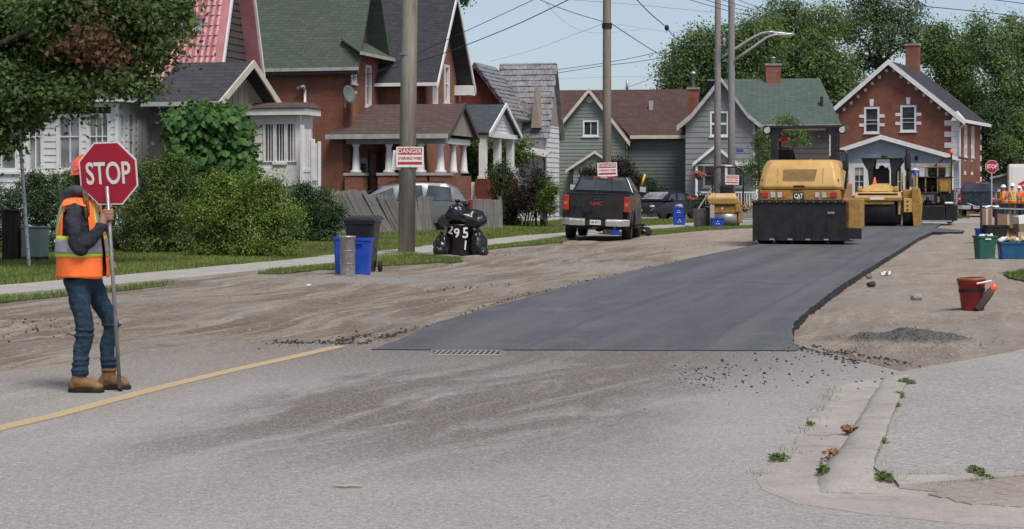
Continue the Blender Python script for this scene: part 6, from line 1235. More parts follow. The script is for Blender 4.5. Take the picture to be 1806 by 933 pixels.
# right-hand pile of set-out household things
bx, by = G(1740, 457)
g_ = tub('green_tub', 'tall green recycling tub filled with white paper, left of the blue tote', 'recycling tub', (bx, by+.15, 0), R(8), .42, .34, .50, 'greenp', .84); MB().cbox((0, -.18, .43), (.13, .02, .03)).obj('handle', M['signwhite'], g_)
bl_ = tub('blue_tote', 'wide blue tote full of bottles and packaging at the right edge', 'tote', (bx+.74, by+.22, 0), R(-6), .86, .44, .37, 'teal', .92)
cols = [plain('wrap_'+n, c, .5) for n, c in (('white', (.6, .6, .6)), ('mint', (.25, .5, .4)), ('pink', (.5, .2, .25)), ('yellow', (.65, .45, .12)), ('lilac', (.4, .38, .5)), ('tan', (.4, .3, .2)))]
def junk(n, cx, cy, z, w, d, names):
    for k in range(n):
        c = k % 6; kind = names[(k//6) % len(names)]; x, y = cx-w+2*w*((k*7) % 18)/17, cy+random.uniform(-d, d); r = random.uniform(.035, .06)
        rot = Matrix.Rotation(random.uniform(0, 6), 4, 'Z') @ Matrix.Rotation(random.uniform(.6, 1.6), 4, 'X')
        if kind == 'bottle': o = MB().lathe([(r*.8, -.1), (r, -.08), (r, .04), (r*.45, .08), (r*.4, .12)], (0, 0, 0), 10, M=rot).obj('plastic_bottle', cols[c], None, True)
        elif kind == 'carton': o = MB().box(-r, r, -r*.8, r*.8, -.08, .08, rot).obj('carton', cols[c], None, bevel=.005)
        else: o = MB().lathe([(r*.7, -.05), (r, .05), (r*1.05, .055), (r*.9, .05)], (0, 0, 0), 10, M=rot).obj('tub_container', cols[c], None, True)
        o.location = (x, y, z+random.uniform(0, .05)); tag(o, ('white', 'mint', 'pink', 'yellow', 'lilac', 'tan')[c]+' '+{'bottle': 'bottle', 'carton': 'carton', 'tub': 'container'}[kind]+' heaped in the wide blue tote', {'bottle': 'bottle', 'carton': 'carton', 'tub': 'container'}[kind], 'packaging heaped in the blue tote')
junk(18, bx+.74, by+.22, .38, .36, .14, ['bottle', 'carton', 'tub'])
crumple('paper', 1740, 457, .34, .26, .14, M['white'], 'white paper stuffed in the green tub', 'paper', .50)
bpy.data.objects['paper'].location = (bx, by+.15, .46)
# behind: black tote, boxes, ironing board
bx2, by2 = G(1752, 430)
bk = tub('black_tote', 'black round handled tote behind the green tub', 'tote', (bx2+.02, by2-.1, .12), 0, .62, .48, .40, 'blackp', .85); cb0 = MB().box(-.45, .6, -.3, .3, 0, .12).obj('cardboard_sheet', M['cardboard']); cb0.location = (bx2, by2-.1, 0); tag(cb0, 'flattened cardboard under the black tote', 'cardboard')
for s in (-1, 1): MB().cbox((s*.35, 0, .36), (.06, .14, .08)).obj('handle', M['blackp'], bk)
tb = tub('recycling_box', 'blue box peeking out left of the black tote', 'recycling box', (bx2-.22, by2+.25, 0), 0, .4, .3, .42, 'blue', .9)
def cbx(name, label, p, w, d, h, mat, rz=0, tilt=0):
    t = empty(name, p, rz); t.rotation_euler = (0, tilt, rz); tag(t, label, 'box'); MB().box(-w/2, w/2, -d/2, d/2, 0, h).obj('carton', M[mat], t, bevel=.006); MB().box(-.03, .03, -d/2-.002, d/2+.002, .01, h+.002).obj('packing_tape', M['cream'], t)
    return t
cbx('cardboard_box', 'long brown cardboard box leaning on the blue tote at the right edge', (bx2+1.12, by2-.55, .42), 1.3, .5, .20, 'cardboard', R(4), R(-7))
cbx('white_box', 'long flat white box lying on the brown one at the right edge', (bx2+1.12, by2-.55, .63), 1.3, .45, .22, 'signwhite', R(4), R(-7))
cbx('cardboard_box', 'plain cardboard box on the ground holding up the long boxes at the right edge', (bx2+1.35, by2-.5, 0), .7, .5, .42, 'cardboard', R(4)); cbx('cardboard_box', 'narrow upright cardboard box standing in the black tote', (bx2-.12, by2+.35, .35), .26, .26, .62, 'cardboard'); cbx('cardboard_box', 'brown cardboard box right behind the black tote', (bx2+.5, by2+.5, .42), .6, .4, .40, 'cardboard', R(-3)); MB
cbx('cardboard_box', 'tall cardboard box hidden under the ironing board', (bx2+.5, by2+.6, 0), .6, .4, .41, 'cardboard')
ib = tag(empty('ironing_board', (bx2+.75, by2+.4, .93)), 'dark folded ironing board lying across the boxes', 'ironing board'); ib.rotation_euler = (0, R(2), R(-8)); MB().extrude([(-1.0, -.04, 0), (-.8, -.16, 0), (-.3, -.2, 0), (.7, -.2, 0), (.7, .2, 0), (-.3, .2, 0), (-.8, .16, 0), (-1.0, .04, 0)], (0, 0, .05)).obj('board', M['blackp'], ib, bevel=.015); MB().tube([(-1.0, 0, .02), (-1.25, 0, .10), (-1.35, 0, .14)], .018, 6).obj('leg', M['galv'], ib, True); MB().box(-.8, .7, -.205, -.2, .01, .045).obj('edging', M['galv'], ib)
crumple('paper', 1752, 430, .38, .3, .12, M['white'], 'white crumpled paper on the left end of the ironing board', 'paper', 1.0); bpy.data.objects['paper.001'].location = (bx2+.05, by2+.4, .99)
cc = tub('blue_basin', 'small blue basin on the boxes at the right edge', 'basin', (bx2+1.15, by2-.05, .80), 0, .36, .3, .12, 'blue', .8)
# red bucket with rags and a bottle
x, y = G(1716, 549); o = tag(empty('red_bucket', (x, y, 0)), 'battered red bucket with its wire handle standing alone on the right verge', 'bucket'); o.rotation_euler = (0, R(-3), 0)
MB().lathe([(.132, 0), (.135, .01), (.158, .32), (.166, .325), (.163, .345), (.170, .35), (.167, .37), (.173, .375), (.173, .40), (.163, .40), (.12, .02)], (0, 0, 0), 26).obj('pail', M['redp'], o, True)
MB().lathe([(.160, 0), (.174, .003), (.174, .012), (.160, .012)], (0, 0, .398), 26, cap=False).obj('rim', M['ochre'], o); MB().lathe([(.148, .0), (.158, .0), (.16, .035), (.150, .035)], (0, 0, .24), 26, cap=False).obj('dark_band', M['tar'], o)
MB().tube([(.02, -.175, .345), (.10, -.185, .355), (.20, -.165, .37)], .012, 6).obj('handle_grip', M['signwhite'], o)
g = tag(empty('spray_can', (x+.14, y-.15, .20)), 'dark spray bottle with bright orange cap strapped on the side of the red bucket', 'spray can'); g.rotation_euler = (0, R(36), 0); MB().lathe([(.045, -.22), (.05, -.2), (.05, .06), (.035, .08)], (0, 0, 0), 14).obj('bottle', M['bark'], g, True); MB().lathe([(.036, .08), (.042, .09), (.042, .15), (.03, .16)], (0, 0, 0), 12).obj('cap', M['hat'], g, True)
# ================================================================== VEHICLES
def mframe(px, D, th, name, label, cat, group=None, roll=0, z=0):
    x = (px-CX)/F*D; t = empty(name, (x, D, z)); t.rotation_euler = (0, R(roll), -R(th)); tag(t, label, cat, group); return t
def wheel(par, x, y, r, w, side=1, rim='chrome', name='wheel', hub=True):
    t = MB().lathe([(r*.62, -w/2), (r*.9, -w/2), (r, -w*.38), (r, w*.38), (r*.9, w/2), (r*.62, w/2)], (x, y, r), 26, 'x').obj(name, M['black'], par, True)
    if hub:
        MB().lathe([(r*.05, w*.30*side), (r*.16, w*.42*side), (r*.22, w*.30*side), (r*.55, w*.30*side), (r*.64, w*.46*side), (r*.64, 0)], (x, y, r), 20, 'x').obj('rim', M[rim], t, True)
    return t
def pickup(t, paint, W_=2.0, H=1.88, L=5.7, bed=1.18, floor=.50, plate=None, badge=None, rim='chrome'):
    """seen from behind: X right, Y forward, origin on the ground under the rear bumper centre"""
    h = W_/2; yb0, yb1 = .12, 2.05; P = M[paint]; sec = lambda y, z0, z1, ww: [(-ww, y, z0), (-ww-.02, y, (z0+z1)/2), (-ww+.03, y, z1), (ww-.03, y, z1), (ww+.02, y, (z0+z1)/2), (ww, y, z0)]
    side = MB()
    for s in (-1, 1):
        side.loft([[(s*(h-.10), y, z) for z in (floor, bed)][:1]+[(s*h*.985, y, floor), (s*(h+.015), y, (floor+bed)/2), (s*(h-.035), y, bed), (s*(h-.14), y, bed)] for y in (yb0, yb1)])
    side.obj('bed_side', P, t) if False else None
    for s in (-1, 1):
        prof = [(yb0, floor), (yb0, bed), (yb1, bed), (yb1, floor)]; arch = [(1.25+.50*math.cos(a), .42+.50*math.sin(a)) for a in [math.pi*k/10 for k in range(11)]]; arch = [(y, z) for y, z in arch if z >= floor-.02]
        poly = [(yb0, floor), (yb0, bed), (yb1, bed), (yb1, floor)]+arch
        MB().extrude([(s*(h-.10), y, z) for y, z in poly], (s*.10, 0, 0)).obj('bed_side', P, t, bevel=.02, seg=2); MB().box(s*(h-.16)-.04, s*(h-.16)+.10*1, yb0, yb1, bed, bed+.03).obj('bed_rail', M['black'], t, bevel=.01)
    tg = MB().box(-h+.20, h-.20, .02, .12, floor+.10, bed-.0).obj('tailgate', P, t, bevel=.025, seg=2); MB().box(-h+.22, h-.22, .0, .14, bed+.003, bed+.03).obj('spoiler_lip', M['blackp'], tg, bevel=.008)
    MB().box(-.13, .13, .005, .03, bed-.20, bed-.14).obj('handle', M['blackp'], tg, bevel=.01)
    MB().box(-h+.28, h-.28, .008, .022, floor+.18, floor+.20).obj('crease', P, tg)
    for s in (-1, 1):
        l = MB().box(s*(h-.10)-.095, s*(h-.10)+.095, .0, .22, bed-.50, bed-.04).obj('tail_light', M['lamp_red'], t, bevel=.03, seg=2); MB().box(s*(h-.10)-.06, s*(h-.10)+.06, -.006, .02, bed-.33, bed-.23).obj('reverse_lens', M['lamp_clear'] if badge != 'GMC' else M['lamp_orange'], l, bevel=.01)
    bp = MB()
    for s in (-1, 1): MB().loft([[(s*.30, -.10, .44), (s*.30, -.12, .60), (s*.30, .05, .66), (s*.30, .05, .44)], [(s*.75, -.08, .44), (s*.75, -.10, .62), (s*.75, .05, .66), (s*.75, .05, .44)], [(s*(h), .08, .46), (s*h, .06, .64), (s*h, .2, .66), (s*h, .2, .46)]]).obj('bumper', M['chrome'], t, bevel=.01)
    MB().box(-.30, .30, -.06, .05, .44, .60).obj('bumper_step', M['blackp'], t, bevel=.01); pl = MB().box(-.16, .16, -.075, -.062, .47, .61).obj('licence_plate', M['signwhite'], t, bevel=.004)
    if plate: text(plate, .10, M['wire'], pl, at(0, -.077, .54), bold=.01, sx=.75)
    if badge: text(badge, .15, M['lamp_red'], tg, at(0, .012, bed-.27), depth=.008, bold=.02, sx=1.15)
    MB().box(-h+.1, h-.1, .2, L-.3, .34, floor+.02).obj('chassis', M['black'], t); MB().tube([(-.6, 1.25, .40), (.6, 1.25, .40)], .06, 8).obj('axle', M['black'], t); MB().ball((0, 1.25, .40), (.17, .15, .16)).obj('differential', M['black'], t, True)
    MB().box(-.06, .06, -.22, .0, .36, .42).obj('tow_hitch', M['black'], t); MB().tube([(.55, .1, .40), (.60, .9, .40)], .04, 8).obj('exhaust', M['steel'], t, True)
    # cab
    cy0, cy1 = yb1+.02, 4.1; g0, g1 = h-.06, h-.24; zb = bed+.06; zr = H
    low = MB().extrude([(-h+.0, cy0, floor-.08), (-h-.015, cy0, .8), (-h+.04, cy0, zb), (h-.04, cy0, zb), (h+.015, cy0, .8), (h, cy0, floor-.08)], (0, cy1-cy0, 0)).obj('cab_body', P, t, bevel=.02)
    MB().loft([[(-g0, cy0, zb), (g0, cy0, zb), (g0, cy1+.25, zb), (-g0, cy1+.25, zb)], [(-g1-.01, cy0+.16, zr-.10), (g1+.01, cy0+.16, zr-.10), (g1+.01, cy1-.55, zr-.10), (-g1-.01, cy1-.55, zr-.10)], [(-g1+.05, cy0+.22, zr), (g1-.05, cy0+.22, zr), (g1-.05, cy1-.65, zr), (-g1+.05, cy1-.65, zr)]]).obj('cab_roof', P, t, bevel=.03, seg=2)
    k = lambda u, v: (( -1+2*u)*((g0-.10)*(1-v)+(g1-.07)*v), cy0+.16*v-.012, zb+.05+(zr-.17-zb)*v)
    MB().add([k(0, 0), k(1, 0), k(1, 1), k(0, 1)], [(0, 1, 2, 3)]).obj('rear_window', M['glass'], t, fix=False)
    for u in (.33, .67): a, b = k(u, 0), k(u, 1); MB().tube([(a[0], a[1]-.006, a[2]), (b[0], b[1]-.006, b[2])], .008, 4).obj('window_divider', M['black'], t)
    for s in (-1, 1):
        for (a, b) in ((cy0+.18, cy0+.95), (cy0+1.02, cy1-.15)):
            MB().add([(s*(g0+.004), a, zb+.05), (s*(g0+.004), b, zb+.05), (s*(g1+.03), min(b, cy1-.62), zr-.15), (s*(g1+.03), a+.05, zr-.15)], [(0, 1, 2, 3)]).obj('side_window', M['glass'], t, fix=False)
        m = MB().box(s*(h+.10)-.13, s*(h+.10)+.13, cy1-.40, cy1-.26, zb-.0, zb+.24).obj('mirror', M['blackp'], t, bevel=.03, seg=2); MB().box(s*(h+.10)-.09, s*(h+.10)+.09, cy1-.408, cy1-.402, zb+.04, zb+.2).obj('mirror_glass', M['lamp_clear'], m)
        wheel(t, s*(h-.15), 1.25, .40, .27, s, rim); wheel(t, s*(h-.15), 4.75, .40, .27, s, rim)
        MB().tube([(s*(h+.02), 1.25+.47*math.cos(a), .42+.47*math.sin(a)) for a in [math.pi*q/12 for q in range(13)]], .035, 6).obj('fender_flare', M['black'], t, True)
        MB().box(s*h-.06, s*h+.08, cy0+.1, cy1, .36, .42).obj('running_board', M['black'], t, bevel=.01)
    MB().loft([[(-h, cy1, .45), (-h+.04, cy1, zb), (h-.04, cy1, zb), (h, cy1, .45)], [(-h, L-.4, .45), (-h+.06, L-.5, zb-.08), (h-.06, L-.5, zb-.08), (h, L-.4, .45)], [(-h+.1, L, .5), (-h+.12, L-.1, zb-.2), (h-.12, L-.1, zb-.2), (h-.1, L, .5)]]).obj('bonnet', P, t, bevel=.02)
    cl = MB().box(-.32, .32, cy0+.19, cy0+.26, zr-.07, zr-.0).obj('brake_lamp', M['lamp_red'], t, bevel=.015); MB().box(-.10, .10, cy0+.185, cy0+.2, zr-.055, zr-.015).obj('cargo_lens', M['lamp_clear'], cl)
    return t
M['truckblack'] = plain('black_car_paint', (.012, .012, .015), .2, var=.2, scale=2, spec=.6, dirt=.15, dirtc=(.04, .038, .034)); M['navy'] = plain('navy_car_paint', (.018, .028, .045), .25, var=.2, scale=2, spec=.6, dirt=.3, dirtc=(.06, .06, .06))
M['silverp'] = plain('silver_car_paint', (.11, .125, .14), .35, .0, var=.1, scale=2, spec=.6)
t = mframe(1049, 54.6, 8, 'pickup_truck', 'black pickup truck parked on the verge, seen from behind with chrome bumper', 'pickup truck', 'parked pickup trucks', roll=2.0); pickup(t, 'truckblack', 1.98, 1.90, 5.6, 1.36, .52, 'AM 8751', 'GMC')
t = mframe(1722, 103, 16, 'pickup_truck', 'dark blue pickup truck parked by the brick house behind the far stop sign', 'pickup truck', 'parked pickup trucks'); pickup(t, 'navy', 2.02, 1.95, 5.6, 1.30, .5, 'AK 5021', None)
def wagon(t, paint, L=4.6, W_=1.85, prof=None, zb=.98, H=1.72, glass_y=None):
    """side-on car: X along its length (front at -X), Y away; lofted body plus glasshouse"""
    h = W_/2; xs = [-L/2+.03, -L/2+.35, -L*.25, -.3, L*.3, L/2-.12, L/2]; tp = [zb-.38, zb-.16, zb-.05, zb, zb+.02, zb, zb-.12]
    rings = []
    for x, z in zip(xs, tp):
        k = .9 if abs(x) > L/2-.2 else 1; rings.append([(x, -h*k*.96, .3), (x, -h*k, .55), (x, -h*k*.96, z-.06), (x, -h*k*.86, z), (x, h*k*.86, z), (x, h*k*.96, z-.06), (x, h*k, .55), (x, h*k*.96, .3)])
    auto_smooth(MB().loft(rings).obj('body', M[paint], t, True, 0), 40)
    p = prof; rr = []
    for x, z, w in p: rr.append([(x, -h*.93*1, zb-.02), (x, -h*w, z-.10), (x, -h*w*.88, z), (x, h*w*.88, z), (x, h*w, z-.10), (x, h*.93, zb-.02)])
    auto_smooth(MB().loft(rr).obj('roof', M[paint], t, True), 40)
    for i, (x0, x1) in enumerate(glass_y):
        def top(x): return float(np.interp(x, [q[0] for q in p], [q[1] for q in p]))
        for s in (-1, 1):
            kk = lambda x, v: (x, s*(h*(.93*(1-v)+.80*v)+.014), zb+.01+(top(x)-.10-zb)*v)
            MB().add([kk(x0, 0), kk(x1, 0), kk(max(x1-.04, x0+.2), 1), kk(x0+.12+(.35 if i == 0 else 0), 1)], [(0, 1, 2, 3)]).obj('side_window', M['glass'], t, fix=False)
    for s in (-1, 1):
        for x in (-L*.31, L*.31):
            o = MB().lathe([(.18, -.1), (.31, -.1), (.33, -.07), (.33, .07), (.31, .1), (.18, .1)], (x, s*(h-.1), .33), 20, 'y').obj('wheel', M['black'], t, True); MB().lathe([(.04, .08*s), (.2, .06*s), (.21, .09*s), (.21, 0)], (x, s*(h-.1), .33), 14, 'y').obj('rim', M['galv'], o, True)
    MB().box(-L/2-.03, -L/2+.12, -h*.8, h*.8, .32, .5).obj('front_bumper', M[paint], t, bevel=.04); MB().box(L/2-.1, L/2+.04, -h*.8, h*.8, .32, .52).obj('rear_bumper', M[paint], t, bevel=.04)
    for s in (-1, 1):
        MB().ball((-L/2+.14, s*h*.72, .66), (.12, .16, .08)).obj('headlight', M['lamp_clear'], t, True); MB().box(L/2-.14, L/2-.0, s*h*.86-.06, s*h*.86+.06, .85, 1.15).obj('tail_light', M['lamp_red'], t, bevel=.02)
        MB().ball((-L*.16, s*(h+.08), zb+.06), (.06, .10, .07)).obj('mirror', M[paint], t, True)
    return t
t = mframe(708, 69.2-1.9, -8, 'minivan', 'silver minivan parked behind the wooden fence, facing left', 'minivan'); t.location.y = 68.0
wagon(t, 'silverp', 4.9, 1.75, [(-1.75, 1.02, .93), (-.75, 1.62, .82), (.2, 1.76, .80), (1.5, 1.74, .80), (1.95, 1.58, .84), (2.25, 1.04, .92)], 1.10, glass_y=[(-1.5, -.35), (-.28, .68), (.75, 1.72)])
for s in (-1, 1): MB().tube([(-.5, s*.6, 1.72), (-.4, s*.6, 1.80), (1.4, s*.6, 1.79), (1.5, s*.6, 1.72)], .02, 6).obj('roof_rail', M['black'], t)
MB().add([(-1.62, -.72, 1.12), (-1.62, .72, 1.12), (-.82, .62, 1.66), (-.82, -.62, 1.66)], [(0, 1, 2, 3)]).obj('windscreen', M['glass'], t).location = (-.03, 0, .03)
t = mframe(1172, 97, -52, 'sedan', 'dark green black sedan parked before the sage green house, nose to the left', 'car'); wagon(t, 'truckblack', 4.5, 1.75, [(-1.25, .98, .93), (-.45, 1.38, .80), (.3, 1.42, .79), (1.0, 1.38, .8), (1.9, 1.0, .9)], .95, glass_y=[(-.95, -.1), (0, .8)])
MB().add([(-1.22, -.7, 1.0), (-1.22, .7, 1.0), (-.5, .6, 1.36), (-.5, -.6, 1.36)], [(0, 1, 2, 3)]).obj('windscreen', M['glassb'], t).location = (-.03, 0, .03)
pl = MB().box(-2.31, -2.29, -.15, .15, .42, .52).obj('licence_plate', M['signwhite'], t)
# white service truck at the right edge
t = mframe(1779, 112, 14, 'box_truck', 'white box truck with a dark red stripe, cut by the right edge', 'truck'); MB().box(0, 2.4, 0, 6, .7, 3.05).obj('box_body', M['signwhite'], t, bevel=.08, seg=2)
MB().box(.2, 2.2, -.02, 0, 1.0, 2.9).obj('rear_door', M['signwhite'], t, bevel=.03); MB().extrude([(.55, -.035, 1.70), (.55, -.035, 1.88), (2.2, -.035, 2.75), (2.2, -.035, 2.5)], (0, .012, 0)).obj('stripe', M['signred'], t); MB().box(0, 2.4, -.1, .1, .45, .68).obj('bumper', M['steel'], t)
for s in (.35, 2.05): wheel(t, s, 1, .45, .3, 1, 'steel')
for s in (.1, 2.3): MB().box(s-.06, s+.06, -.05, .0, .8, .98).obj('tail_light', M['lamp_red'], t)

# ================================================================== PAVING MACHINES
def rrect(x0, x1, y0, y1, z, r=.08):
    pts = []
    for cx, cy, a0 in ((x1-r, y1-r, 0), (x0+r, y1-r, 90), (x0+r, y0+r, 180), (x1-r, y0+r, 270)):
        for q in range(4): a = R(a0+q*30); pts.append((cx+r*math.cos(a), cy+r*math.sin(a), z))
    return pts
def pneumatic():
    t = mframe(1409.5, 49.0, 14, 'pneumatic_roller', 'large yellow pneumatic roller with black rubber skirts on the fresh asphalt', 'road roller', 'road rollers', z=.06)
    for k in range(5): wheel(t, -.94+k*.47, .55, .46, .40, 1, name='tyre', hub=False)
    for k in range(4): wheel(t, -.72+k*.48, 3.75, .46, .40, 1, name='tyre', hub=False)
    sk = MB(); n = 40      # rear heat skirt: a hanging rubber sheet with slight waves
    pts = [(-1.20+2.40*i/n, -.10+.012*math.sin(i*.9)+.01*random.random()) for i in range(n+1)]
    MB().loft([[(x, y+.0, .10) for x, y in pts]+[(x, y+.025, .10) for x, y in pts[::-1]], [(x, -.10+(y+.10)*.3, .62) for x, y in pts]+[(x, -.075+(y+.1)*.3, .62) for x, y in pts[::-1]], [(x, -.10, 1.13) for x, y in pts]+[(x, -.075, 1.13) for x, y in pts[::-1]]]).obj('rear_skirt', M['tar'], t)
    MB().box(-1.22, 1.22, -.13, -.06, 1.08, 1.15).obj('skirt_rail', M['tar'], t, bevel=.01)
    for s in (-1, 1):
        MB().box(s*1.20-.015, s*1.20+.015, -.05, 1.35, .08, 1.12).obj('side_skirt', M['tar'], t); MB().box(s*1.16-.02, s*1.16+.02, 2.9, 4.6, .08, 1.1).obj('side_skirt', M['tar'], t)
    for k in range(13): MB().lathe([(.016, -.012), (.016, 0)], (-1.14+.19*k, -.13, 1.115), 6, 'y').obj('bolt', M['steel'], t)
    MB().box(.74, .92, -.135, -.131, .80, .86).obj('maker_plate', M['steel'], t)
    for x_ in (-.93, .98): MB().box(x_-.05, x_+.05, .025, .03, 1.62, 1.70).obj('decal', M['blackp'], t)
    for k in range(3): MB().tube([(1.02+.03*k, .3, .9), (1.10+.03*k, -.02, .75-.05*k), (1.05, .1, .5)], .014, 6).obj('hose', M['black'], t, True)
    for k in range(4): x = -.70+.47*k; MB().box(x-.06, x+.06, -.125, -.105, .115, .15).obj('bright_gap', M['galv'], t)  # pale blocks added in place of bright gaps between the rear tyres
    MB().box(-1.04, 1.04, -.02, 4.5, .62, 1.12).obj('frame', M['yellowd'], t, bevel=.03)
    lb = MB().box(-1.03, 1.06, -.06, .5, 1.15, 1.42).obj('light_bar', M['yellowd'], t, bevel=.02)
    for x, m, w in ((-.90, 'lamp_red', .20), (-.68, 'lamp_clear', .13), (-.50, 'lamp_clear', .13), (-.39, 'lamp_orange', .06), (.90, 'lamp_red', .16), (.76, 'lamp_orange', .10), (.65, 'lamp_clear', .12), (.47, 'lamp_clear', .12)):
        MB().box(x-w/2, x+w/2, -.085, -.058, 1.22, 1.36).obj('lamp', M[m], lb, bevel=.012)
    lg = MB().box(-.15, .13, -.075, -.055, 1.15, 1.36).obj('logo_plate', M['blackp'], lb, bevel=.005); text('CAT', .17, M['signwhite'], lg, at(-.01, -.078, 1.26), bold=.03, sx=.68, depth=.003)
    MB().extrude([(-.07, -.080, 1.18), (.05, -.080, 1.18), (-.01, -.080, 1.235)], (0, .004, 0)).obj('logo_triangle', M['yellow'], lg)
    # engine hood, rear: lip, sloping back panel, chamfered shoulders
    def R_(y0, y1, z, a, b): return [(-a+.0, y0+.14, z), (-a+.16, y0, z), (b-.16, y0, z), (b, y0+.14, z), (b, y1, z), (-a, y1, z)]
    hood = MB().loft([R_(-.04, 1.9, 1.43, 1.06, 1.10), R_(-.10, 1.9, 1.50, 1.07, 1.11), R_(-.09, 1.9, 1.56, 1.06, 1.10), R_(.12, 1.9, 2.02, .97, 1.03), R_(.22, 1.9, 2.18, .88, .96), R_(.30, 1.9, 2.22, .80, .90)]).obj('engine_hood', M['yellow'], t, bevel=.03, seg=2); auto_smooth(hood, 32)
    gr = MB()
    q = lambda x, z: (x, -.09+(z-1.56)*.457-.004, z)
    g = MB().add([q(-.42, 1.66), q(.40, 1.66), q(.46, 1.97), q(-.42, 1.97)], [(0, 1, 2, 3)]).obj('grille', M['darkint'], hood, fix=False)
    for k in range(11):
        z = 1.67+k*.0285; o = MB(); a, b = q(-.42, z), q(.40+.06*(z-1.66)/.31, z); o.hexa([(a[0], a[1]-.012, a[2]), (b[0], b[1]-.012, b[2]), (b[0], b[1], b[2]), (a[0], a[1], a[2])], [(a[0], a[1]-.004, a[2]+.014), (b[0], b[1]-.004, b[2]+.014), (b[0], b[1]+.006, b[2]+.014), (a[0], a[1]+.006, a[2]+.014)]).obj('grille_slat', M['ochre'], hood)
    MB().box(-.14, .15, -.125, -.085, 1.49, 1.545).obj('hood_latch', M['blackp'], hood, bevel=.01)
    for x in (-.55, .62): MB().tube([(x, q(x, 1.62)[1]-.01, 1.62), (x, q(x, 2.0)[1]-.01, 2.0)], .012, 5).obj('hood_crease', M['yellow'], hood)
    # right side: yellow tank panel with dark lower skirt
    MB().box(1.125, 1.30, .0, 1.25, .42, 1.14).obj('side_panel', M['yellowd'], t, bevel=.02); MB().box(1.12, 1.61, -.0, .06, .42, 1.20).obj('side_panel', M['yellowd'], t, bevel=.02); MB().box(1.14, 1.61, -.01, .03, .15, .415).obj('side_flap', M['tar'], t)
    MB().box(1.30, 1.61, .06, 1.25, .42, 1.19).obj('side_tank', M['yellowd'], t, bevel=.03)
    # deck, cab floor, seat, front nose
    MB().box(-1.05, 1.08, 1.9, 4.6, 1.12, 1.62).obj('deck', M['yellowd'], t, bevel=.04); MB().box(-1.0, 1.0, 3.4, 4.7, 1.62, 1.95).obj('nose', M['yellow'], t, bevel=.12, seg=3); MB().box(-.95, -.35, 2.15, 2.7, 1.62, 2.08).obj('seat', M['black'], t, bevel=.06, seg=2); MB().box(-.92, -.38, 2.13, 2.25, 2.05, 2.50).obj('seat_back', M['black'], t, bevel=.05, seg=2)
    st = MB().tube([(-.62, 3.15, 1.6), (-.62, 2.98, 2.2)], .04, 8).obj('steering_column', M['black'], t); MB().tube([(-.62+.2*math.cos(a), 2.95, 2.2+.2*math.sin(a)) for a in [math.pi*2*k/16 for k in range(17)]], .018, 6).obj('steering_wheel', M['black'], st)
    # roll over structure
    for x in (-.80, .80): MB().box(x-.095, x+.095, 1.45, 1.62, 1.15, 3.08).obj('rops_post', M['blackp'], t, bevel=.02)
    rf = MB().box(-1.08, 1.10, 1.35, 2.95, 3.075, 3.17).obj('rops_roof', M['blackp'], t, bevel=.03)
    for x in (-.80, .80): MB().extrude([(x-.25, 1.44, 3.07), (x+.25, 1.44, 3.07), (x+.095, 1.44, 2.88), (x-.095, 1.44, 2.88)], (0, .12, 0)).obj('gusset', M['blackp'], t)
    for x in (-.98, 1.02): l = MB().lathe([(.02, -.04), (.11, -.04), (.12, .03), (.06, .08)], (x, 1.30, 3.03), 14, 'y').obj('work_light', M['blackp'], rf, True); MB().lathe([(.01, -.052), (.08, -.052), (.085, -.04)], (x, 1.30, 3.03), 12, 'y').obj('lens', M['lamp_clear'], l)
    for x in (-.80, .80): MB().box(x-.05, x+.05, 2.75, 2.85, 1.6, 3.08).obj('rops_post', M['blackp'], t)
    for s, x in ((-1, -1.10), (1, 1.13)): MB().tube([(x, .85, 1.45), (x+s*.06, .85, 2.0), (x+s*.05, .85, 2.38), (x-s*.04, .88, 2.46), (x-s*.3, .9, 2.46)], .035, 8).obj('handrail', M['blackp'], t, True)
    MB().box(1.06, 1.19, .82, .88, 1.95, 2.22).obj('mirror', M['blackp'], t, bevel=.02); MB().lathe([(.04, 0), (.05, .12), (.02, .13)], (.12, 2.0, 2.15), 10).obj('fuel_cap', M['galv'], t, True)
    return t
roller = pneumatic()
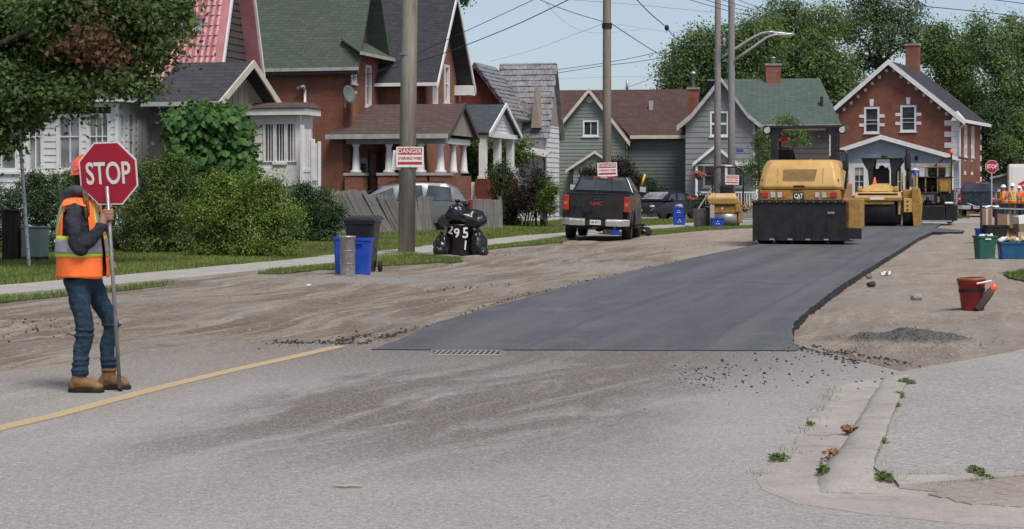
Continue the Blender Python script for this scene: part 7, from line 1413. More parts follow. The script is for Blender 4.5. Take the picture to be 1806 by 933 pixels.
def drum_roller():
    t = mframe(1549, 74, 15, 'drum_roller', 'yellow steel drum roller parked next to the paver behind the big roller', 'road roller', 'road rollers', z=.06)
    MB().lathe([(.60, -.72), (.66, -.70), (.66, .70), (.60, .72)], (-.05, .66, .66), 32, 'x').obj('drum', M['tar'], t, True); MB().box(-.72, .62, -.06, .0, .86, .98).obj('scraper', M['yellowd'], t, bevel=.01)
    for s, x in ((-1, -.86), (1, .80)): MB().box(x-.05, x+.05, .1, 1.3, .45, 1.2).obj('drum_yoke', M['yellow'], t, bevel=.03)
    hd = MB().loft([[(-.92, -.10, 1.00), (.90, -.10, 1.00), (.90, 2.2, 1.0), (-.92, 2.2, 1.0)], [(-.93, -.14, 1.14), (.91, -.14, 1.14), (.91, 2.2, 1.14), (-.93, 2.2, 1.14)], [(-.88, -.02, 1.36), (.86, -.02, 1.36), (.86, 2.2, 1.36), (-.88, 2.2, 1.36)]]).obj('hood', M['yellow'], t, bevel=.03)
    MB().box(-.78, .76, -.10, -.0, 1.21, 1.30).obj('recess', M['tar'], hd); lp = MB().box(-.32, .24, -.155, -.135, 1.05, 1.14).obj('plate', M['signwhite'], hd)
    MB().loft([[(-.66, .0, 1.37), (.58, .0, 1.37), (.6, 1.8, 1.37), (-.66, 1.8, 1.37)], [(-.62, .15, 1.50), (.55, .15, 1.50), (.55, 1.8, 1.52), (-.62, 1.8, 1.52)], [(-.24, .4, 1.67), (.22, .4, 1.67), (.25, 1.8, 1.7), (-.26, 1.8, 1.7)]]).obj('engine_cover', M['yellow'], t, bevel=.03)
    g = MB().add([(-.26, .13, 1.42), (.28, .13, 1.42), (.28, .30, 1.58), (-.24, .30, 1.58)], [(0, 1, 2, 3)]).obj('grille', M['ochre'], t, fix=False); g.location = (0, -.03, .0)
    for x in (-.72, .70): MB().box(x-.09, x+.09, -.05, .25, 1.37, 1.58).obj('light_pod', M['yellow'], t, bevel=.05, seg=2)
    for x in (-.72, .70): MB().lathe([(.01, -.16), (.055, -.16), (.055, -.12)], (x, 0, 1.07), 12, 'y').obj('headlight', M['steel'], hd)
    # roll frame with flared tops
    for s in (-1, 1):
        MB().extrude([(s*.36, 2.1, 1.3), (s*.50, 2.1, 1.3), (s*.56, 2.1, 2.2), (s*.80, 2.1, 2.60), (s*.80, 2.1, 2.68), (s*.30, 2.1, 2.68), (s*.36, 2.1, 2.25)], (0, .14, 0)).obj('rops_post', M['blackp'], t)
        MB().extrude([(s*.36, 3.4, 1.3), (s*.50, 3.4, 1.3), (s*.56, 3.4, 2.2), (s*.80, 3.4, 2.60), (s*.80, 3.4, 2.68), (s*.30, 3.4, 2.68), (s*.36, 3.4, 2.25)], (0, .14, 0)).obj('rops_post', M['blackp'], t)
    rf = MB().box(-.84, .86, 2.0, 3.6, 2.68, 2.75).obj('rops_roof', M['blackp'], t, bevel=.02); MB().ball((.1, 2.1, 2.79), (.14, .1, .07)).obj('beacon', M['blackp'], rf, True)
    MB().box(-.85, .85, 2.0, 4.0, .75, 1.35).obj('deck', M['yellowd'], t, bevel=.03); MB().box(-.35, .25, 2.5, 3.0, 1.35, 2.3).obj('seat', M['black'], t, bevel=.06); MB().lathe([(.66, -.7), (.66, .7)], (0, 3.3, .66), 28, 'x').obj('drum', M['tar'], t, True)
    for k, x in enumerate((1.02, 1.35)): MB().box(x-.02, x+.02, .4, 1.4, 1.0, 2.0).obj('guard', M['steel'], t)
    bt = MB().box(.92, 1.42, .35, 1.5, 1.02, 1.45).obj('side_box', M['yellowd'], t, bevel=.03); MB().box(.98, 1.30, .0, .3, .55, 1.1).obj('step_plate', M['yellow'], t, bevel=.02)
    for z in (.62, .78, .95): MB().box(1.10, 1.17, -.012, .0, z, z+.06).obj('step_hole', M['darkint'], t)
    MB().lathe([(.3, -.2), (.5, -.2), (.52, 0), (.5, .2), (.3, .2)], (1.12, .6, .52), 22, 'x').obj('tyre', M['tar'], t, True)
    dk = MB().extrude([(1.36, .0, .0), (1.60, -.0, .0), (1.66, .0, .9), (1.55, .0, 1.5), (1.30, .0, 1.55), (1.28, 0, .9)], (0, 1.3, 0)).obj('side_plate', M['yellowd'], t, bevel=.02)
    MB().tube([(1.10, .8, 1.4), (1.10, .8, 2.9)], .07, 10).obj('exhaust_stack', M['black'], t, True); MB().lathe([(.10, 2.2), (.13, 2.3), (.13, 2.75), (.09, 2.85), (.08, 3.05), (.04, 3.1)], (1.10, .8, 0), 14).obj('muffler', M['black'], t, True)
    for x, z0, z1 in ((.88, 1.4, 2.1), (1.28, 1.5, 2.05), (1.45, 1.5, 2.1)): MB().tube([(x, .6, z0), (x, .6, z1), (x, 1.2, z1), (x, 1.2, z0)], .022, 6).obj('handrail', M['yellow'], t)
    # cone and operator kit
    c = tag(empty('traffic_cone', tuple(t.matrix_basis @ Vector((-.18, .55, 1.67)))), 'bright orange cone on the hood of the drum roller', 'cone'); MB().lathe([(.11, 0), (.11, .02), (.08, .03), (.025, .26), (.01, .28)], (0, 0, 0), 14).obj('cone_body', M['hat'], c, True)
    return t
drum_roller()
def paver():
    t = mframe(1640, 78.5, 15, 'asphalt_paver', 'dark tar covered asphalt paver working right of the drum roller', 'asphalt paver', z=.06); k = 42.0
    MB().box(-.72, .62, 0, .5, .10, .78).obj('screed', M['tar'], t, bevel=.03); MB().box(.62, 1.12, .05, .6, .14, .82).obj('screed_extension', M['tar'], t, bevel=.04); MB().box(-.72, .9, -.04, .0, .10, .16).obj('screed_shoe', M['galv'], t)
    MB().box(-.68, .30, .3, 1.4, .78, 1.35).obj('auger_housing', M['black'], t, bevel=.05); MB().box(-.72, .95, 1.0, 4.2, .3, 1.45).obj('chassis', M['blackp'], t, bevel=.05)
    MB().box(-.62, .45, .8, 2.2, 1.45, 1.95).obj('engine_housing', M['black'], t, bevel=.05); MB().box(.35, .75, .4, 1.8, 1.35, 1.95).obj('control_console', M['yellowd'], t, bevel=.03); MB().box(-.45, .10, .25, .3, 1.0, 1.22).obj('reflector_plate', M['steel'], t)
    MB().box(-.1, .62, .5, .9, 2.0, 2.45).obj('operator_seat', M['black'], t, bevel=.05); MB().box(-.76, .9, .35, 1.9, 1.95, 2.0).obj('platform', M['blackp'], t)
    for x, z in ((-.70, 2.35), (-.2, 2.4), (.30, 2.6), (.80, 2.55)): MB().tube([(x, .4, 1.3), (x, .4, z)], .03, 6).obj('rail_post', M['yellowd'], t)
    MB().tube([(-.72, .4, 2.3), (-.3, .4, 2.4), (.85, .4, 2.4)], .025, 6).obj('handrail', M['yellowd'], t); MB().tube([(-.05, .45, 2.25), (.55, .45, 2.75), (.9, .45, 2.8)], .04, 6).obj('arm', M['black'], t)
    bp = MB().tube([(.86, .5, 1.0), (.86, .5, 2.95)], .035, 6).obj('beacon_post', M['black'], t); MB().lathe([(.08, 2.95), (.09, 3.0), (.08, 3.1), (.03, 3.15)], (.86, .5, 0), 12).obj('beacon', M['hat'], bp, True)
    for k_ in range(6): x = -.6+k_*.22; MB().box(x, x+.12, .22, .3, .85+.05*(k_ % 3), 1.15+.08*(k_ % 2)).obj('hydraulic_block', M[('steel', 'yellowd', 'black')[k_ % 3]], t, bevel=.02)
    for k_ in range(4): x = -.5+k_*.3; MB().tube([(x, .28, .8), (x+.1, .1, 1.1), (x-.05, .2, 1.5), (x+.05, .5, 1.6)], .022, 6).obj('hose', M['black'], t, True)
    o = MB().lathe([(.16, 0), (.17, .03), (.17, .22), (.12, .26)], (-.62, .3, 2.0), 14).obj('water_tank', M['blue'], t, True); MB().lathe([(.18, .26), (.18, .30), (.05, .34)], (-.62, .3, 2.0), 14).obj('tank_lid', M['signwhite'], o, True)
    MB().tube([(-.73, -.05, .3), (-.70, -.05, 2.0)], .018, 6).obj('shovel_handle', M['cream'], t); MB().box(.60, .95, .0, .3, .84, .93).obj('bucket_lid', M['signwhite'], t, bevel=.03)
    for s in (-.55, .75): MB().loft([[(s-.15, 1.2, .0), (s+.15, 1.2, .0), (s+.15, 1.2, .5), (s-.15, 1.2, .5)], [(s-.15, 3.9, .0), (s+.15, 3.9, .0), (s+.15, 3.9, .5), (s-.15, 3.9, .5)]]).obj('track', M['tar'], t, bevel=.1)
    return t
paver()
def small_roller():
    t = mframe(1274, 74.5, 10, 'small_roller', 'small yellow ride-on roller parked on the verge in front of the two thin poles', 'road roller', 'road rollers')
    MB().lathe([(.30, -.45), (.34, -.44), (.34, .44), (.30, .45)], (.12, .35, .34), 24, 'x').obj('drum', M['steel'], t, True); MB().lathe([(.34, -.44), (.34, .44)], (.12, 1.9, .34), 24, 'x').obj('drum', M['steel'], t, True)
    for x in (-.42, .64): MB().box(x-.05, x+.05, .1, 2.1, .15, .80).obj('yoke', M['yellowd'], t, bevel=.04)
    MB().box(-.36, .58, .05, .7, .55, .88).obj('chassis', M['yellowd'], t, bevel=.04)
    hd = MB().loft([[(-.52, -.05, .92), (.52, -.05, .92), (.52, 1.0, .92), (-.52, 1.0, .92)], [(-.62, -.10, 1.16), (.58, -.10, 1.16), (.58, 1.0, 1.16), (-.62, 1.0, 1.16)], [(-.46, .0, 1.36), (.46, .0, 1.36), (.46, 1.0, 1.36), (-.46, 1.0, 1.36)]]).obj('hood', M['yellow'], t, bevel=.04, seg=2)
    lp = MB().box(-.24, .16, -.085, -.05, 1.20, 1.28).obj('logo_plate', M['signwhite'], hd); MB().box(-.40, .50, 1.1, 2.1, .80, 1.1).obj('deck', M['yellowd'], t, bevel=.04)
    MB().box(-.18, .35, 1.2, 1.7, 1.1, 1.70).obj('seat', M['black'], t, bevel=.08, seg=2); MB().tube([(-.46, .9, .9), (-.46, .9, 2.2), (-.40, .9, 2.36), (-.2, .9, 2.42), (.5, .9, 2.42), (.70, .9, 2.34), (.78, .9, 2.15), (.78, .9, .9)], .035, 8).obj('roll_bar', M['blackp'], t, True)
    MB().box(.05, .35, .86, .94, 2.44, 2.50).obj('sun_plate', M['signwhite'], t); MB().tube([(-.95, .0, .75), (-.45, .3, 1.55)], .03, 6).obj('lever', M['steel'], t); MB().box(.50, .70, -.0, .9, .6, 1.05).obj('side_cover', M['yellowd'], t, bevel=.03)
    st = MB().tube([(-.05, 1.1, 1.3), (-.05, 1.0, 1.62)], .025, 6).obj('steering_column', M['black'], t); MB().tube([(-.05+.16*math.cos(a), 1.0, 1.62+.16*math.sin(a)) for a in [math.pi*2*k/14 for k in range(15)]], .015, 6).obj('steering_wheel', M['black'], st)
    MB().lathe([(.01, -.12), (.05, -.12), (.05, -.06)], (.0, 0, .76), 10, 'y').obj('headlight', M['lamp_clear'], t)
small_roller()
# far stop sign
x = (1749-CX)/F*88; t = tag(empty('stop_sign', (x, 88, 0)), 'red octagonal stop sign on a steel post before the dark blue pickup', 'stop sign'); MB().box(-.03, .03, -.02, .02, -.2, 2.7).obj('post', M['galv'], t)
def octagon(par, c, r, Mx, th=.004, size=.2, lm=1.0, name='sign_plate'):
    oc = lambda r, y: [Mx @ Vector((c[0]+r*math.cos(R(22.5+45*k)), c[1]+y, c[2]+r*math.sin(R(22.5+45*k)))) for k in range(8)]
    n = (Mx.to_3x3() @ Vector((0, 1, 0)))*th; b = MB().extrude(oc(r, 0), n).obj(name, M['signwhite'], par); MB().extrude(oc(r*.955, -.0015), n*.3).obj('red_face', M['red'], b); return b
o = octagon(t, (0, -.03, CAMH+(HZ-294)/F*88), .325, Matrix.Identity(4)); text('STOP', .26, M['signwhite'], o, at(0, -.034, CAMH+(HZ-294)/F*88), bold=.02, sx=.80)
# ================================================================== PEOPLE
def limb(mb, pts, rad, n=14, flat=1.0): return mb.tube(pts, rad, n, True, flat)
def catm(pts, k=5):
    Q = []; P = [Vector(p) for p in pts]
    for i in range(len(P)-1):
        a, b = P[max(i-1, 0)], P[min(i+2, len(P)-1)]; p, q = P[i], P[i+1]; m0, m1 = (q-a)/2, (b-p)/2
        for j in range(k):
            t = j/k; Q.append(p*(2*t**3-3*t*t+1)+m0*(t**3-2*t*t+t)+q*(-2*t**3+3*t*t)+m1*(t**3-t*t))
    return Q+[P[-1]]
def smooth_limb(mb, pts, rad, n=16, k=6, wr=0, seed=0, flat=1.0):
    Q = catm(pts, k); m = len(Q); xs = np.linspace(0, 1, len(rad)); rr = [float(np.interp(i/(m-1), xs, rad))*(1+wr*noise.noise((i*.9, seed, 0))) for i in range(m)]; return mb.tube(Q, rr, n, True, flat)
def person_flagger():
    sc = 1/241.0; P = lambda px, py, y=0: Vector(((px-170)*sc, y, (690-py)*sc))
    D0 = 13.72; t = tag(empty('person', ((170-CX)/F*D0, D0, 0)), 'person in orange vest, red hard hat and jeans holding the stop paddle at the left', 'person', 'road workers')
    HS = R(12)
    # --- body: head, neck, trunk, arms, hands as one skin (mostly under clothing)
    b = MB(); hc = P(157, 305, 0)+Vector((0, 0, .0))
    b.ball(hc+Vector((0, 0, .03)), (.092, .073, .10), 20, 14); b.ball(hc+Vector((.03, 0, -.055)), (.058, .052, .062), 16, 10); b.ball(hc+Vector((-.02, 0, .02)), (.09, .07, .085), 16, 10)
    b.tube([hc+Vector((.088, 0, .015)), hc+Vector((.108, 0, -.018)), hc+Vector((.095, 0, -.030))], [.010, .015, .012], 8)           # nose
    b.ball(hc+Vector((.083, 0, -.066)), (.012, .024, .009), 8, 6); b.ball(hc+Vector((.072, 0, -.100)), (.02, .022, .016), 8, 6)     # lips, chin
    for s in (-1, 1): b.ball(hc+Vector((-.01, s*.076, -.005)), (.017, .009, .03), 8, 6); b.ball(hc+Vector((.072, s*.032, .035)), (.018, .024, .010), 8, 6)
    b.tube([hc+Vector((-.02, 0, -.06)), P(150, 345), P(143, 365)], [.052, .054, .07], 14)
    smooth_limb(b, [P(143, 360), P(142, 400), P(143, 450), P(146, 485)], [.10, .125, .115, .12], 18)
    sh, el, wr = P(139, 372, -.175), P(152, 432, -.215), P(190, 399, -.200); b.tube([P(142, 368, -.08), sh], [.05, .038], 12); smooth_limb(b, [sh, el, wr], [.038, .036, .027], 12)
    s2, e2, w2 = P(140, 372, .17), P(158, 425, .22), P(180, 455, .10); b.tube([P(142, 368, .08), s2], [.05, .038], 12); smooth_limb(b, [s2, e2, w2], [.040, .036, .027], 12)
    # hand round the pole: pole runs from ground to sign
    pb, pt = Vector((.178, -.02, .0)), Vector((.122, -.205, 1.50)); ax = (pt-pb).normalized(); gp = pb.lerp(pt, (P(0, 378).z)/1.50)
    hx = Vector((1, 0, 0)); side = ax.cross(Vector((0, 1, 0))).normalized(); back = -ax.cross(side).normalized()    # side: +x, back: -y toward the camera
    if side.x < 0: side = -side
    if back.y > 0: back = -back
    palm = gp - side*.030; b.tube([wr, wr.lerp(palm, .5), palm+ax*.0], [.026, .030, .034], 12); b.ball(palm, (.026, .020, .044), 12, 8)
    for i, (dz, ln, r) in enumerate(((.036, .95, .0088), (.014, 1.05, .0092), (-.009, 1.0, .009), (-.030, .82, .0078))):   # four fingers over the near side, tips curling round the far side of the pole
        c = gp+ax*dz; q = [c-side*.034+back*.014, c-side*.012+back*.030*ln, c+side*.014+back*.027, c+side*.028+back*.006, c+side*.022-back*.014*ln]; b.tube(catm(q, 3), [r*1.12, r*1.1, r*1.08, r*1.05]+[r]*7+[r*.95, r*.8][:2], 8)
    q = [palm+ax*.018-back*.012, gp+ax*.046-back*.020-side*.012, gp+ax*.058-back*.022+side*.010, gp+ax*.055-back*.016+side*.026]; b.tube(q, [.013, .011, .0105, .009], 8)
    h2 = w2+Vector((.035, -.03, -.02)); b.tube([w2, h2], [.027, .032], 10)
    for i in range(4): a = h2+Vector((.0, .02-.016*i, 0)); b.tube([a, a+Vector((.04, -.0, -.02)), a+Vector((.05, .0, -.05)), a+Vector((.035, 0, -.065))], [.009, .009, .0085, .007], 7)
    b.tube([h2, h2+Vector((.02, -.035, .0)), h2+Vector((.045, -.04, -.02))], [.012, .011, .009], 7)
    body = remeshed(b, 'body', M['skin'], t, .0065, 3, .45)
    for s in (-1, 1): e = MB().ball(hc+Vector((.079, s*.031, .018)), (.012, .014, .010), 10, 8).obj('eye', M['signwhite'], body, True); MB().ball(hc+Vector((.088, s*.031, .018)), (.004, .006, .006), 8, 6).obj('iris', M['hair'], body, True)
    # --- hair: cap under the hat and long hair falling forward on the chest
    h = MB(); h.ball(hc+Vector((-.012, 0, .0)), (.090, .080, .085), 18, 12); smooth_limb(h, [P(141, 305), P(141, 325), P(146, 342)], [.050, .045, .035], 12)
    hr = remeshed(h, 'hair', M['hair'], t, .010, 3)
    h = MB(); rd = random.Random(2)
    for k in range(16):
        o = Vector((rd.uniform(-.012, .012), rd.uniform(-.03, .03), 0)); smooth_limb(h, [P(150, 318, -.07)+o, P(156, 340, -.10)+o*1.2, P(160, 360, -.13)+o*1.3, P(161+rd.uniform(-3, 3), 380+rd.uniform(-4, 7), -.135)+o], [.008, .013, .012, .004], 6, 4)
        o = Vector((rd.uniform(-.012, .012), rd.uniform(-.02, .02), 0)); smooth_limb(h, [P(150, 318, .07)+o, P(157, 345, .09)+o, P(160, 378, .12)+o], [.008, .012, .004], 6, 4)
    h.obj('long_hair', M['blonde'], t, True)
    # --- hard hat
    ht = MB().lathe([(.132, 0), (.134, .008), (.122, .016), (.120, .045), (.108, .085), (.082, .116), (.045, .134), (.0, .139)], (0, 0, 0), 28).obj('hard_hat', M['hat'], t, True); ht.location = P(156.5, 306)+Vector((0, 0, -.004)); ht.rotation_euler = (0, R(-6), 0); ht.scale = (1.04, .90, 1.0)
    MB().extrude([(.10, -.085, .0), (.155, -.05, -.004), (.172, 0, -.006), (.155, .05, -.004), (.10, .085, .0)], (0, 0, .010)).obj('peak', M['hat'], ht, bevel=.003)
    MB().tube([(-.115, 0, .05), (-.095, 0, .098), (-.05, 0, .135), (0, 0, .147), (.05, 0, .135), (.095, 0, .098), (.115, 0, .05)], .011, 8).obj('ridge', M['hat'], ht, True)
    MB().tube([(-.08, -.098, .035), (-.03, -.124, .045), (.03, -.124, .045), (.02, -.108, .07), (-.06, -.098, .068)], .005, 5).obj('decal', M['silver'], ht)
    # --- hoodie
    j = MB(); j.tube([P(142, 352), P(142, 372), P(140, 400), P(142, 440), P(145, 478)], [.09, .155, .165, .165, .160], 26, True, .98); hoodie_parts = j
    smooth_limb(j, [sh+Vector((-.0, .05, .02)), sh+Vector((.002, 0, -.03)), P(145, 405, -.215), el+Vector((-.005, 0, -.01)), el+Vector((.03, 0, .0))], [.056, .060, .058, .057, .054], 18, 6, .10, 1)
    smooth_limb(j, [el+Vector((.0, 0, -.012)), P(166, 425, -.215), P(180, 410, -.205), wr+Vector((.002, 0, -.002))], [.056, .051, .045, .036], 18, 6, .12, 2)
    smooth_limb(j, [s2+Vector((0, -.05, .02)), s2, P(150, 405, .21), e2, P(172, 443, .16), w2], [.075, .085, .078, .072, .06, .042], 16, 5, .10, 3)
    for q, (a, r) in enumerate(((P(184, 405, -.205), .042), (P(176, 413, -.21), .048), (P(168, 421, -.215), .053), (P(158, 430, -.215), .056))): j.ball(a, (r*.5, r, r), 12, 8)
    hd_ = remeshed(j, 'hoodie', M['hoodie'], t, .011, 4)
    for v in hd_.data.vertices: c = v.co; v.co = c + v.normal*(.016*noise.noise(Vector((c.x*10, c.y*10, c.z*20)))+.008*noise.noise(c*32+Vector((3, 0, 0))))
    cf = MB().lathe([(.036, -.02), (.042, -.015), (.042, .025), (.036, .03)], (0, 0, 0), 14).obj('cuff', M['hoodie'], t, True); cf.location = wr+Vector((-.008, 0, -.006)); cf.rotation_euler = (palm-wr).to_track_quat('Z', 'Y').to_euler()
    k = MB(); k.ball(P(127, 350, 0), (.095, .13, .085), 16, 10); k.ball(P(119, 362, 0), (.062, .11, .065), 14, 8); smooth_limb(k, [P(120, 348, -.06), P(135, 335, -.11), P(152, 338, -.10), P(163, 352, -.03), P(163, 355, .03), P(152, 338, .10), P(135, 335, .11), P(120, 348, .06)], [.05, .045, .035, .028, .028, .035, .045, .05], 12, 4)
    hood = remeshed(k, 'hood', M['hood'], t, .011, 4)
    for v in hood.data.vertices: c = v.co; v.co = c + v.normal*(.013*noise.noise(c*12)+.006*noise.noise(c*28))
    # --- vest
    zz = [P(0, v).z for v in (490, 470, 445, 415, 385, 362, 350)]; cx_ = [(v-170)*sc for v in (146, 146.5, 145, 143, 141, 141, 142)]; rx_ = [.178, .176, .172, .163, .150, .130, .105]; ry_ = [.195, .192, .185, .178, .172, .160, .135]
    def vp(a, z, off=0.):
        cx, rx, ry = (float(np.interp(z, zz, v)) for v in (cx_, rx_, ry_)); w = 1+.030*noise.noise((math.cos(a)*2.2, math.sin(a)*2.2, z*5))+.018*math.sin(a*7+z*9)*(1-min(1, (z-zz[0])*3))
        return Vector((cx+(rx*w+off)*math.cos(a), (ry*w+off)*math.sin(a), z))
    def patch(name, a0, a1, z0, z1, mat, off, na=48, nz=22, hem=0, hole=True, par=t):
        mb = MB(); V = {}; 
        for i in range(nz+1):
            for k_ in range(na+1):
                f = i/nz; A0, A1 = (a0(f), a1(f)) if callable(a0) else (a0, a1); a = A0+(A1-A0)*k_/na; z = z0+(z1-z0)*f + (hem*math.sin(a*3+.6) if i == 0 else 0); V[i, k_] = len(mb.v); mb.v.append(tuple(vp(a, z, off)))
        for i in range(nz):
            for k_ in range(na):
                c = (Vector(mb.v[V[i, k_]])+Vector(mb.v[V[i+1, k_+1]]))/2
                if hole:
                    aa = math.atan2(c.y/.19, (c.x+.115)/.17); d = abs(abs(aa)-math.pi/2)
                    if c.z > P(0, 440).z and d < .62*min(1, (c.z-P(0, 440).z)/.10)*(1 if c.z < 1.31 else max(0, 1-(c.z-1.31)/.10)): continue
                mb.f.append((V[i, k_], V[i, k_+1], V[i+1, k_+1], V[i+1, k_])); mb.mi.append(0)
        o = mb.obj(name, M[mat], par, True); md = o.modifiers.new('s', 'SOLIDIFY'); md.thickness = .004; md.offset = 0; return o
    zt_ = zz[-1]; vest = patch('vest', -.22, 2*math.pi-.48, zz[0]+.004, zt_, 'orange', .012, 64, 30, .006)
    zb0, zb1 = P(0, 446).z, P(0, 421).z
    patch('lime_band', -.22, 2*math.pi-.48, zb0-.024, zb1+.024, 'lime', .0165, 64, 6, hole=False); patch('reflective_band', -.22, 2*math.pi-.48, zb0, zb1, 'silver', .020, 64, 5, hole=False)
    for s in (-1, 1):
        c0, c1 = math.pi-s*.75, math.pi-s*.42     # back: braces crossing towards the shoulders
        patch('lime_strap', lambda f, s=s: math.pi-s*(.35+.55*f)-.17, lambda f, s=s: math.pi-s*(.35+.55*f)+.17, zb1+.02, zz[-2], 'lime', .0165, 8, 14, hole=False); patch('reflective_strap', lambda f, s=s: math.pi-s*(.35+.55*f)-.09, lambda f, s=s: math.pi-s*(.35+.55*f)+.09, zb1+.022, zz[-2]-.003, 'silver', .020, 6, 14, hole=False)
        patch('lime_strap', lambda f, s=s: s*(.55-.1*f)-.14, lambda f, s=s: s*(.55-.1*f)+.14, zb1+.02, zz[-2]+.02, 'lime', .0165, 8, 14, hole=False); patch('reflective_strap', lambda f, s=s: s*(.55-.1*f)-.07, lambda f, s=s: s*(.55-.1*f)+.07, zb1+.022, zz[-2]+.015, 'silver', .020, 6, 14, hole=False)
    for s in (-1, 1):      # shoulder panels
        mb = MB(); rows = [[Vector((cx_[-1]+dx, s*y, z)) for dx in (-.105, -.07, -.03, .01, .05, .085)] for y, z in ((.06, 1.432), (.10, 1.430), (.145, 1.412), (.185, 1.372))]
        for r in rows:
            for i_, p in enumerate(r): p.z -= .9*(abs(p.x-cx_[-1]+.01))**2*3.2
        for r in rows: mb.v += [tuple(p) for p in r]
        mb.f = [(i*6+k_, i*6+k_+1, (i+1)*6+k_+1, (i+1)*6+k_) for i in range(3) for k_ in range(5)]; mb.mi = [0]*len(mb.f); o = mb.obj('shoulder_panel', M['orange'], t, True); md = o.modifiers.new('s', 'SOLIDIFY'); md.thickness = .012; md = o.modifiers.new('u', 'SUBSURF'); md.levels = 1; md.render_levels = 1
    # --- jeans
    g = MB(); g.ball(P(145, 492), (.140, .150, .125), 20, 12)
    smooth_limb(g, [P(141, 492, -.075), P(147, 535, -.09), P(155, 580, -.095), P(149, 622, -.095), P(147, 661, -.095)], [.106, .082, .068, .060, .062, .053, .058], 20, 7, .03, 4)
    smooth_limb(g, [P(152, 492, .075), P(170, 530, .09), P(190, 573, .10), P(184, 617, .10), P(188, 657, .10)], [.100, .078, .066, .057, .058, .051, .055], 20, 7, .03, 7)
    for cx, cz, y in ((147, 640, -.095), (146, 650, -.095), (148, 631, -.095), (187, 636, .10), (188, 645, .10)): g.ball(P(cx, cz, y), (.068, .066, .017), 16, 7)
    for cx, cz, y in ((155, 580, -.095), (154, 590, -.095), (191, 575, .10)): g.ball(P(cx, cz, y), (.078, .074, .014), 16, 7)
    je = remeshed(g, 'jeans', M['denim'], t, .009, 3)
    for v in je.data.vertices: c = v.co; v.co = c + v.normal*(.007*noise.noise(Vector((c.x*14, c.y*14, c.z*17)))+.005*noise.noise(c*30))
    # --- boots
    def boot(cx, y, toe, rz, name='boot'):
        k = MB(); a = P(cx, 690, y); d = Matrix.Rotation(rz, 3, 'Z'); f = lambda x, z, w=0: a+d @ Vector((x, w, z))
        k.tube([f(-.01, .15), f(-.015, .11), f(-.02, .07)], [.050, .052, .054], 16); smooth_limb(k, [f(-.055, .060), f(.0, .068), f(.08, .058), f(toe-.05, .046)], [.040, .048, .045, .039, .032], 16, 5); k.ball(f(-.05, .055), (.045, .042, .05), 14, 8); k.ball(f(toe-.06, .042), (.052, .040, .030), 14, 8)
        o = remeshed(k, name, M['boot'], t, .008, 3); s = MB(); out = [(-.095, .0), (-.085, .032), (-.03, .042), (.04, .040), (toe-.07, .050), (toe-.015, .034), (toe, .0), (toe-.015, -.034), (toe-.07, -.048), (.04, -.038), (-.03, -.042), (-.085, -.032)]
        MB().loft([[f(x, .002, w) for x, w in out], [f(x*1.01, .026, w*1.03) for x, w in out], [f(x, .030, w) for x, w in out]]).obj('sole', M['tar'], o, bevel=.003)
        for q in range(4): MB().tube([f(.028+.018*q, .118-.018*q, -.022), f(.032+.018*q, .122-.018*q, 0), f(.028+.018*q, .118-.018*q, .022)], .0035, 5).obj('lace', M['hair'], o)
        MB().lathe([(.048, -.012), (.057, -.008), (.057, .010), (.048, .014)], tuple(f(-.012, .146)), 16).obj('boot_collar', M['boot'], o, True)
    boot(148, -.095, .175, R(-4)); boot(190, .10, .150, R(6))
    # --- the stop paddle, a thing of its own
    q = tag(empty('stop_paddle', t.location), 'red stop paddle on a grey pole, held by the person in the orange vest', 'stop sign'); d = pt-pb; MB().tube([pb, pb+d*.5, pt], .0145, 12).obj('pole', M['steel'], q, True)
    MB().lathe([(.017, -.001), (.018, .03), (.015, .035)], tuple(pb), 12).obj('ferrule', M['black'], q, True)
    Mx = Matrix.Translation(P(200.5, 306, -.185)) @ Matrix.Rotation(R(-1.5), 4, 'Y') @ Matrix.Rotation(R(-15), 4, 'Z') @ Matrix.Rotation(math.atan2(.185, 1.5)*.9, 4, 'X')
    o = octagon(q, (0, 0, 0), .247, Mx, .006, name='sign_plate'); text('STOP', .225, M['signwhite'], o, Mx @ at(0, -.0035, -.006), bold=.016, sx=.66, depth=.0012)
    for z in (-.10,): MB().ball(Mx @ Vector((0, -.03, z)), .010, 8, 6).obj('bolt', M['galv'], q)
person_flagger()

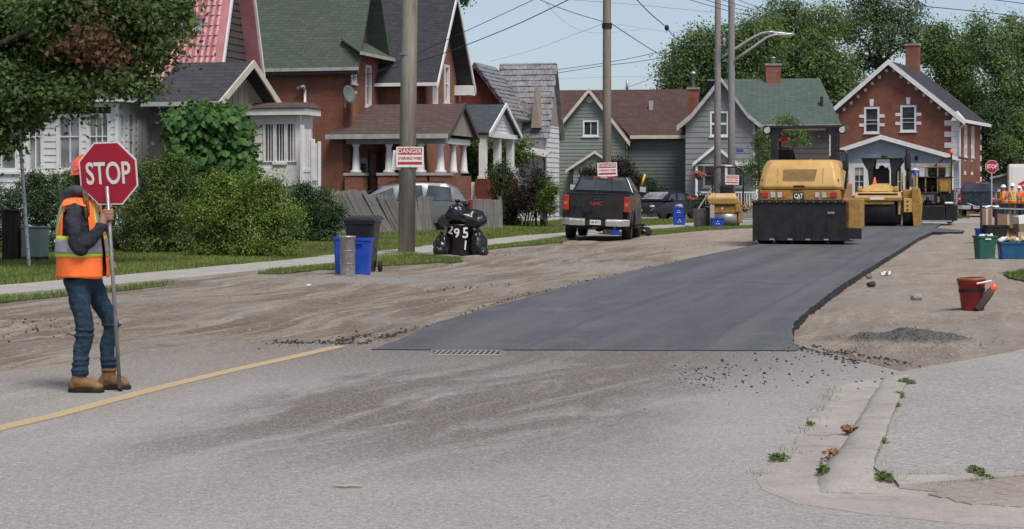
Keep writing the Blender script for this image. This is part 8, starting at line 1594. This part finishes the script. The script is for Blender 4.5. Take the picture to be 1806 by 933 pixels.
def worker(px, D, z, label, hat='hatw', vest='orange', face=0, pants='khaki', lean=0, arm=0, hgt=1.78, seated=False, only_top=False, sleeve=None):
    """small road worker, whole figure, X right, facing +Y (away) before rotation"""
    t = tag(empty('person', ((px-CX)/F*D, D, z)), label, 'person', 'road workers'); t.rotation_euler = (0, 0, R(face)); s = hgt/1.78; V = lambda x, y, z: Vector((x, y+lean*max(0, z-.9), z))*s
    b = MB(); b.ball(V(0, .02, 1.63), (.078, .095, .115), 12, 9); b.tube([V(0, 0, 1.56), V(0, 0, 1.42)], [.055, .065], 10); b.tube([V(0, .115, 1.63), V(0, .13, 1.60)], [.012, .016], 6)
    for q in (-1, 1): b.ball(V(q*.08, .01, 1.62), (.01, .016, .028), 6, 5); b.ball(V(q*.03, .10, 1.655), (.014, .012, .01), 6, 5)
    b.tube([V(0, 0, 1.44), V(0, 0, 1.2), V(0, 0, .95)], [.14, .15, .14], 14)
    arms = []
    for q in (-1, 1):
        a = [V(q*.19, 0, 1.40), V(q*.27, .02+.0*arm, 1.14), V(q*.24, .16+arm*.15, .95+arm*.2)]; arms.append(a); b.tube([V(0, 0, 1.40), a[0]], [.07, .06], 10); smooth_limb(b, a, [.052, .042, .03], 10, 4); e = a[2]; b.ball(e+Vector((0, .03, -.03)), (.026, .04, .045), 8, 6)
        for i in range(4): b.tube([e+Vector((-.02+.013*i, .05, -.05)), e+Vector((-.02+.013*i, .065, -.09)), e+Vector((-.02+.013*i, .055, -.115))], [.009, .009, .007], 6)
        b.tube([e+Vector((q*-.02, .03, -.03)), e+Vector((q*-.05, .06, -.06))], [.012, .009], 6)
    legs = []
    for q in (-1, 1):
        L = [V(q*.09, 0, .92), V(q*.10, .03, .50), V(q*.11, -.01, .10)] if not seated else [V(q*.09, 0, .92), V(q*.12, .42, .92), V(q*.12, .48, .50)]; legs.append(L); smooth_limb(b, L, [.08, .06, .045], 10, 4)
    remeshed(b, 'body', M['skin'], t, .014, 2)
    h = MB().lathe([(.150, 0), (.15, .012), (.125, .02), (.12, .06), (.09, .11), (.045, .135), (0, .14)], (0, 0, 0), 18).obj('hard_hat', M[hat], t, True); h.location = V(0, .02, 1.66); MB().lathe([(.01, 0), (.05, 0), (.05, .01), (.01, .012)], (0, .14, .0), 10).obj('peak', M[hat], h)
    j = MB(); 
    for a in arms: smooth_limb(j, a, [.075, .065, .05], 12, 5, .08, px)
    j.tube([V(0, 0, 1.47), V(0, 0, 1.38), V(0, 0, 1.15), V(0, 0, .92)], [.09, .17, .165, .165], 16); remeshed(j, 'jacket', M[sleeve or vest], t, .02, 3)
    rg = lambda z, a, b_, o=0: [V((a+o)*math.cos(2*math.pi*k/20), (b_+o)*math.sin(2*math.pi*k/20), z) for k in range(20)]
    MB().loft([rg(.86, .20, .19), rg(1.0, .19, .18), rg(1.25, .19, .17), rg(1.38, .19, .155), rg(1.46, .13, .11)]).obj('vest', M[vest], t, True)
    MB().loft([rg(1.0, .196, .186), rg(1.12, .198, .186)], False).obj('lime_band', M['lime'], t); MB().loft([rg(1.03, .20, .189), rg(1.09, .202, .189)], False).obj('reflective_band', M['silver'], t)
    for q in (-1, 1):
        for sy in (-1, 1): MB().tube([V(q*(.04 if sy < 0 else .09), sy*.185, 1.10), V(q*.08, sy*.18, 1.27), V(q*.11, sy*.145, 1.40)], .022, 6).obj('lime_strap', M['lime'], t)
    j = MB(); j.ball(V(0, 0, .92), (.165, .15, .10), 14, 8)
    for L in legs: smooth_limb(j, L, [.105, .085, .072], 12, 5, .04, px)
    remeshed(j, 'trousers', M[pants], t, .022, 3)
    for L in legs: e = L[2]; k = MB(); k.tube([e+Vector((0, -.07, -.05)), e+Vector((0, .05, -.05)), e+Vector((0, .17, -.065))], [.045, .05, .04], 10, True, .9); k.obj('boot', M['boot'], t, True)
    return t
rw = roller.matrix_basis @ Vector((-.64, 2.42, 1.17))
o = worker(1378, 49, 1.2, 'operator in a dark jacket and red hard hat seated on the large roller', 'hat', 'blackp' if False else 'hoodie', -14+8, 'denim', 0, 1, 1.72, True, sleeve='hoodie'); o.location = rw
for c in list(o.children):
    if c.name.startswith(('lime', 'reflective')): bpy.data.objects.remove(c)
W_z = 0.0
worker(1785, 86, W_z, 'worker with white hard hat and orange vest seen from behind beside the stop sign', 'hatw', 'orange', 0, 'khaki', 0, .6, 1.80, sleeve='ltgrey')
worker(1773, 90, W_z, 'worker in a white hard hat half hidden left of the other vested worker', 'hatw', 'orange', 55, 'denim', .1, .5, 1.74)
worker(1797, 92, W_z, 'worker at the right edge facing away in an orange jacket', 'hatw', 'orange', -20, 'denim', .05, .3, 1.70)
worker(1806, 87, W_z, 'worker cut by the right edge of the picture in orange and dark trousers', 'hat', 'orange', 20, 'denim', 0, .2, 1.76)
rw = Vector(bpy.data.objects['drum_roller'].matrix_basis @ Vector((-.05, 2.85, 1.0)))
o = worker(1545, 76, 1, 'dark clothed operator seated under the drum roller canopy', 'blackp', 'hoodie', -15, 'denim', 0, .8, 1.70, True, sleeve='hoodie'); o.location = (rw.x, rw.y, .78)
for c in list(o.children):
    if c.name.startswith(('lime', 'reflective')): bpy.data.objects.remove(c)
